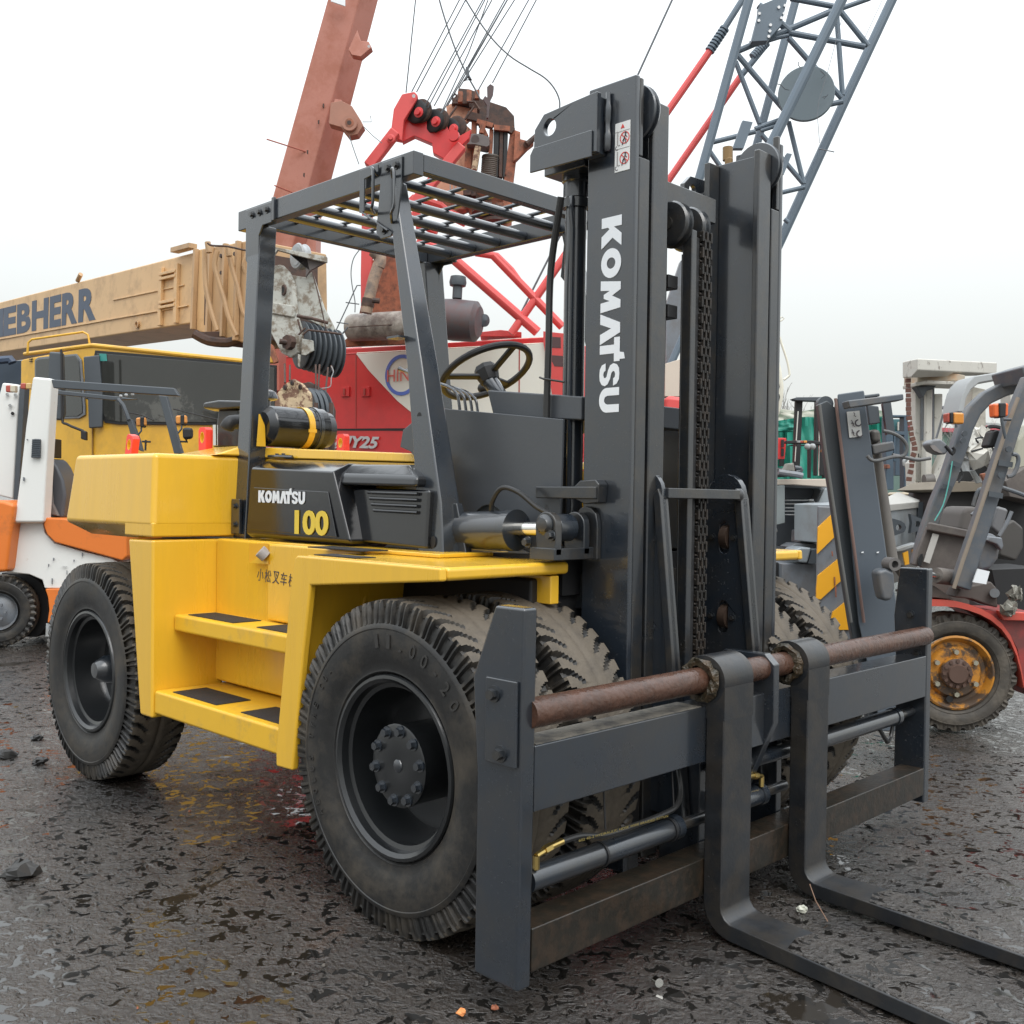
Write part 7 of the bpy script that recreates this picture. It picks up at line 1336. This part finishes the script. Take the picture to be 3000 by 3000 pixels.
for pts in ([(0, 1040), (390, 1045), (390, 1075), (0, 1070)], [(-20, 1060), (80, 1070), (90, 2100), (-20, 2100)], [(235, 1060), (290, 1060), (310, 2100), (240, 2100)], [(60, 1270), (250, 1280), (250, 1330), (60, 1310)], [(90, 1330), (120, 1330), (115, 1700), (90, 1700)], [(330, 1080), (385, 1080), (385, 1100), (330, 1100)]): sl('frame_bar', 'r2', pts, 12, .15, BGM, BM)
sl('frame_fill', 'r2', [(80, 1100), (240, 1100), (240, 1280), (80, 1280)], 12.4, .1, mat('teal_panel', (.04, .12, .13), .5, var=.4, scale=6), BM); sl('frame_fill', 'r2', [(120, 1330), (240, 1330), (235, 1900), (110, 1900)], 12.5, .1, BGM, BM)
for k, x in enumerate((150, 185, 215)): sl('pale_gap', 'r2', [(x, 1140), (x+16, 1140), (x+14, 1260), (x, 1260)], 12.35, .03, LGREY if k % 2 else OLDW, BM, bev=0)
tb('cable_loop', 'r2', [(240, 1760), (230, 1700), (260, 1670), (290, 1700), (280, 1760), (240, 1760)], 11.9, .02, LGREY, BM, smooth=2); sl('orange_cap', 'r2', [(-10, 1740), (35, 1745), (40, 1800), (-10, 1800)], 11.9, .1, RUSTO, BM)
# far sheds with red roofs and a hazy treeline
for (x0, x1, yt, yb, dep, mw, mr, lab) in ((780, 1040, 1220, 1420, 55, 'far_wall_green', 'far_red', 'far low shed with red roof edge seen between the old mast columns'), (1400, 1700, 1190, 1420, 60, 'far_wall_grey', 'far_red', 'far pale grey shed with red front behind the black headlamp'), (340, 390, 1180, 1380, 58, 'far_wall_green', 'far_red', 'far shed sliver with red roof beside the rusty chain')):
    mw_ = mat(mw, (.16, .24, .20) if 'green' in mw else (.42, .42, .40), .8, var=.1, scale=1); mr_ = mat(mr, (.50, .10, .12), .7, var=.1, scale=1)
    t_ = thing('shed', lab, 'shed', foot(Z('r2', (x0+x1)/2, yb, dep))); 
    q = PL('r2', [(x0, yt+50), (x1, yt+50), (x1, yb), (x0, yb)], dep); q = [Vector((p.x, p.y, z)) for p, z in zip(q, (q[0].z, q[0].z, 0, 0))]; obj('wall', slab(q, 8), mw_, t_)
    sl('roof', 'r2', [(x0, yt), (x1, yt+18), (x1, yt+70), (x0, yt+60)], dep-.3, 9, mr_, t_)
t_ = thing('shed', 'far grey gabled roof building at the right horizon above the red front', 'shed', foot(at(2920, 1400, 80))); sl('roof', 'r2', [(1400, 1150), (1550, 1155), (1740, 1190), (1740, 1260), (1400, 1250)], 80, 10, mat('far_roof', (.38, .39, .38), .8, var=.08), t_); q = PL('r2', [(1400, 1250), (1740, 1260), (1740, 1400), (1400, 1400)], 80); q = [Vector((p.x, p.y, z)) for p, z in zip(q, (q[0].z, q[0].z, 0, 0))]; obj('wall', slab(q, 10), MATS['far_wall_grey'], t_)
# bare trees
TWG = mat('bare_twig', (.30, .29, .27), .9, var=.1)
def tree(px, ytop, dep, lab, seed):
    random.seed(seed); b = at(px, 1440, dep); b.z = 0; H = at(px, ytop, dep).z; t_ = thing('bare_tree', lab, 'tree', tuple(b), 'bare winter trees on the horizon')
    tr = MB(); tr.tube([b, b+Vector((.1, 0, H*.3)), b+Vector((.0, .1, H*.62))], [.14, .10, .06], 6); obj('trunk', tr, TWG, t_)
    br = MB()
    def grow(p, d, L, r, n):
        e_ = p+d*L; br.tube([p, (p+e_)/2+Vector((random.uniform(-.05, .05), random.uniform(-.05, .05), 0))*L, e_], [r, r*.8, r*.55], 4, caps=False)
        if n: 
            for _ in range(3): grow(p.lerp(e_, random.uniform(.5, 1)), (d+Vector((random.uniform(-.7, .7), random.uniform(-.7, .7), random.uniform(-.1, .5)))).normalized(), L*.66, r*.55, n-1)
    for _ in range(5): grow(b+Vector((0, 0, H*random.uniform(.3, .6))), Vector((random.uniform(-.6, .6), random.uniform(-.6, .6), 1)).normalized(), H*.24, .045, 3)
    obj('crown', br, TWG, t_, smooth=0)
for i, (px, yt, dep, lab) in enumerate(((2310, 1130, 45, 'tall bare winter tree just right of the cream crane cab'), (2345, 1180, 50, 'small bare tree above the pale tarpaulin, left of the black mast'), (2375, 1180, 52, 'bare tree above the pale tarpaulin, inside the black mast frame'), (2770, 1205, 55, 'bare tree between the old mast columns and the amber lamp'), (2910, 1210, 60, 'bare tree above the far grey roof at right'))): tree(px, yt, dep, lab, 40+i)
# ================================================================== debris on the mud
def clods(name, label, n, seed, rx, ry, r0, r1, m, kind='stuff'):
    random.seed(seed); mb = MB()
    for _ in range(n):
        x = random.uniform(*rx); y = random.uniform(*ry); r = r0*(r1/r0)**(random.random()**2.2); k = 5; z = 0
        base = [(x+r*random.uniform(.7, 1.3)*math.cos(2*math.pi*i/k), y+r*random.uniform(.7, 1.3)*math.sin(2*math.pi*i/k), z-.006) for i in range(k)]
        top = [(x+(bx-x)*random.uniform(.45, .75), y+(by-y)*random.uniform(.45, .75), z+r*random.uniform(.3, .8)-.004) for bx, by, _ in base]
        mb.loft([base, top])
    o = obj(name, mb, m, None, smooth=0); o['kind'] = kind; return o
clods('mud_clods', '', 1500, 11, (-8, 0.3), (.2, 8.2), .003, .013, mat('mud_clod', (.042, .036, .031), .4, var=.4, scale=30, spec=.5))
clods('gravel', '', 1800, 12, (-7, .2), (.3, 7.5), .002, .006, mat('pale_gravel', (.09, .078, .066), .6, var=.5, scale=60))
clods('brick_crumbs', '', 26, 13, (-4, -.2), (1.0, 5.5), .003, .007, mat('brick_crumb', (.30, .10, .05), .7, var=.3))
# single larger bits
lump = MB(); random.seed(3); c = at(118, 2230, 3.95); c = on(60, 2220, 'Z', .01)
def lumpo(px, py, r, lab, m, cat, name='lump', sc=(1, 1, .6), seed=1):
    c = on(px, py, 'Z', .005); random.seed(seed); m_ = MB().sphere(c, r, 12, sc); m_.v = [(a+random.uniform(-.22, .22)*r, b+random.uniform(-.22, .22)*r, max(-.004, z+random.uniform(-.2, .2)*r)) for a, b, z in m_.v]; o = obj(name, m_, m, None, smooth=0); return tag(o, lab, cat)
BR_ = mat('black_rubble', (.02, .019, .018), .5, var=.3)
lumpo(118, 2232, .035, 'small black mud clod on the wet ground left of the rear tyre, lower of two', BR_, 'clod', 'mud_clod', seed=2)
lumpo(108, 2162, .03, 'small black mud clod on the wet ground left of the rear tyre, upper of two', BR_, 'clod', 'mud_clod', seed=4)
lumpo(60, 2555, .06, 'jagged dark mud lump at the left edge of the wet foreground', BR_, 'clod', 'mud_clod', seed=5)
lumpo(20, 2212, .045, 'dark mud clod at the left border beside the rear tyre', BR_, 'clod', 'mud_clod', seed=6)
lumpo(1352, 2965, .012, 'bright orange brick fragment on the mud near the bottom edge', mat('brick_crumb2', (.75, .28, .09), .7, var=.3), 'brick fragment', 'brick_fragment', seed=7)
lumpo(1450, 2952, .010, 'dull orange brick fragment just right of the bright one at the bottom', MATS['brick_crumb'], 'brick fragment', 'brick_fragment', seed=8)
lumpo(2350, 2663, .018, 'pale crumpled scrap on the mud between the two forks', mat('pale_scrap', (.5, .5, .42), .6, var=.3), 'scrap', 'paper_scrap', seed=9)
cn = on(1920, 2872, 'Z', .012); o = obj('metal_cap', MB().cyl(cn, cn+Vector((.022, -.012, .004)), .012, seg=14), CHR, None); tag(o, 'small shiny metal cap lying on the mud below the carriage', 'metal cap')
tw_ = obj('twig', MB().tube([on(2372, 2590, 'Z', .09), on(2390, 2640, 'Z', .05), on(2425, 2700, 'Z', .004)], .0018, 5), mat('twig_brown', (.2, .12, .08), .8), None); tag(tw_, 'thin brown twig leaning against the heel of the far fork', 'twig')
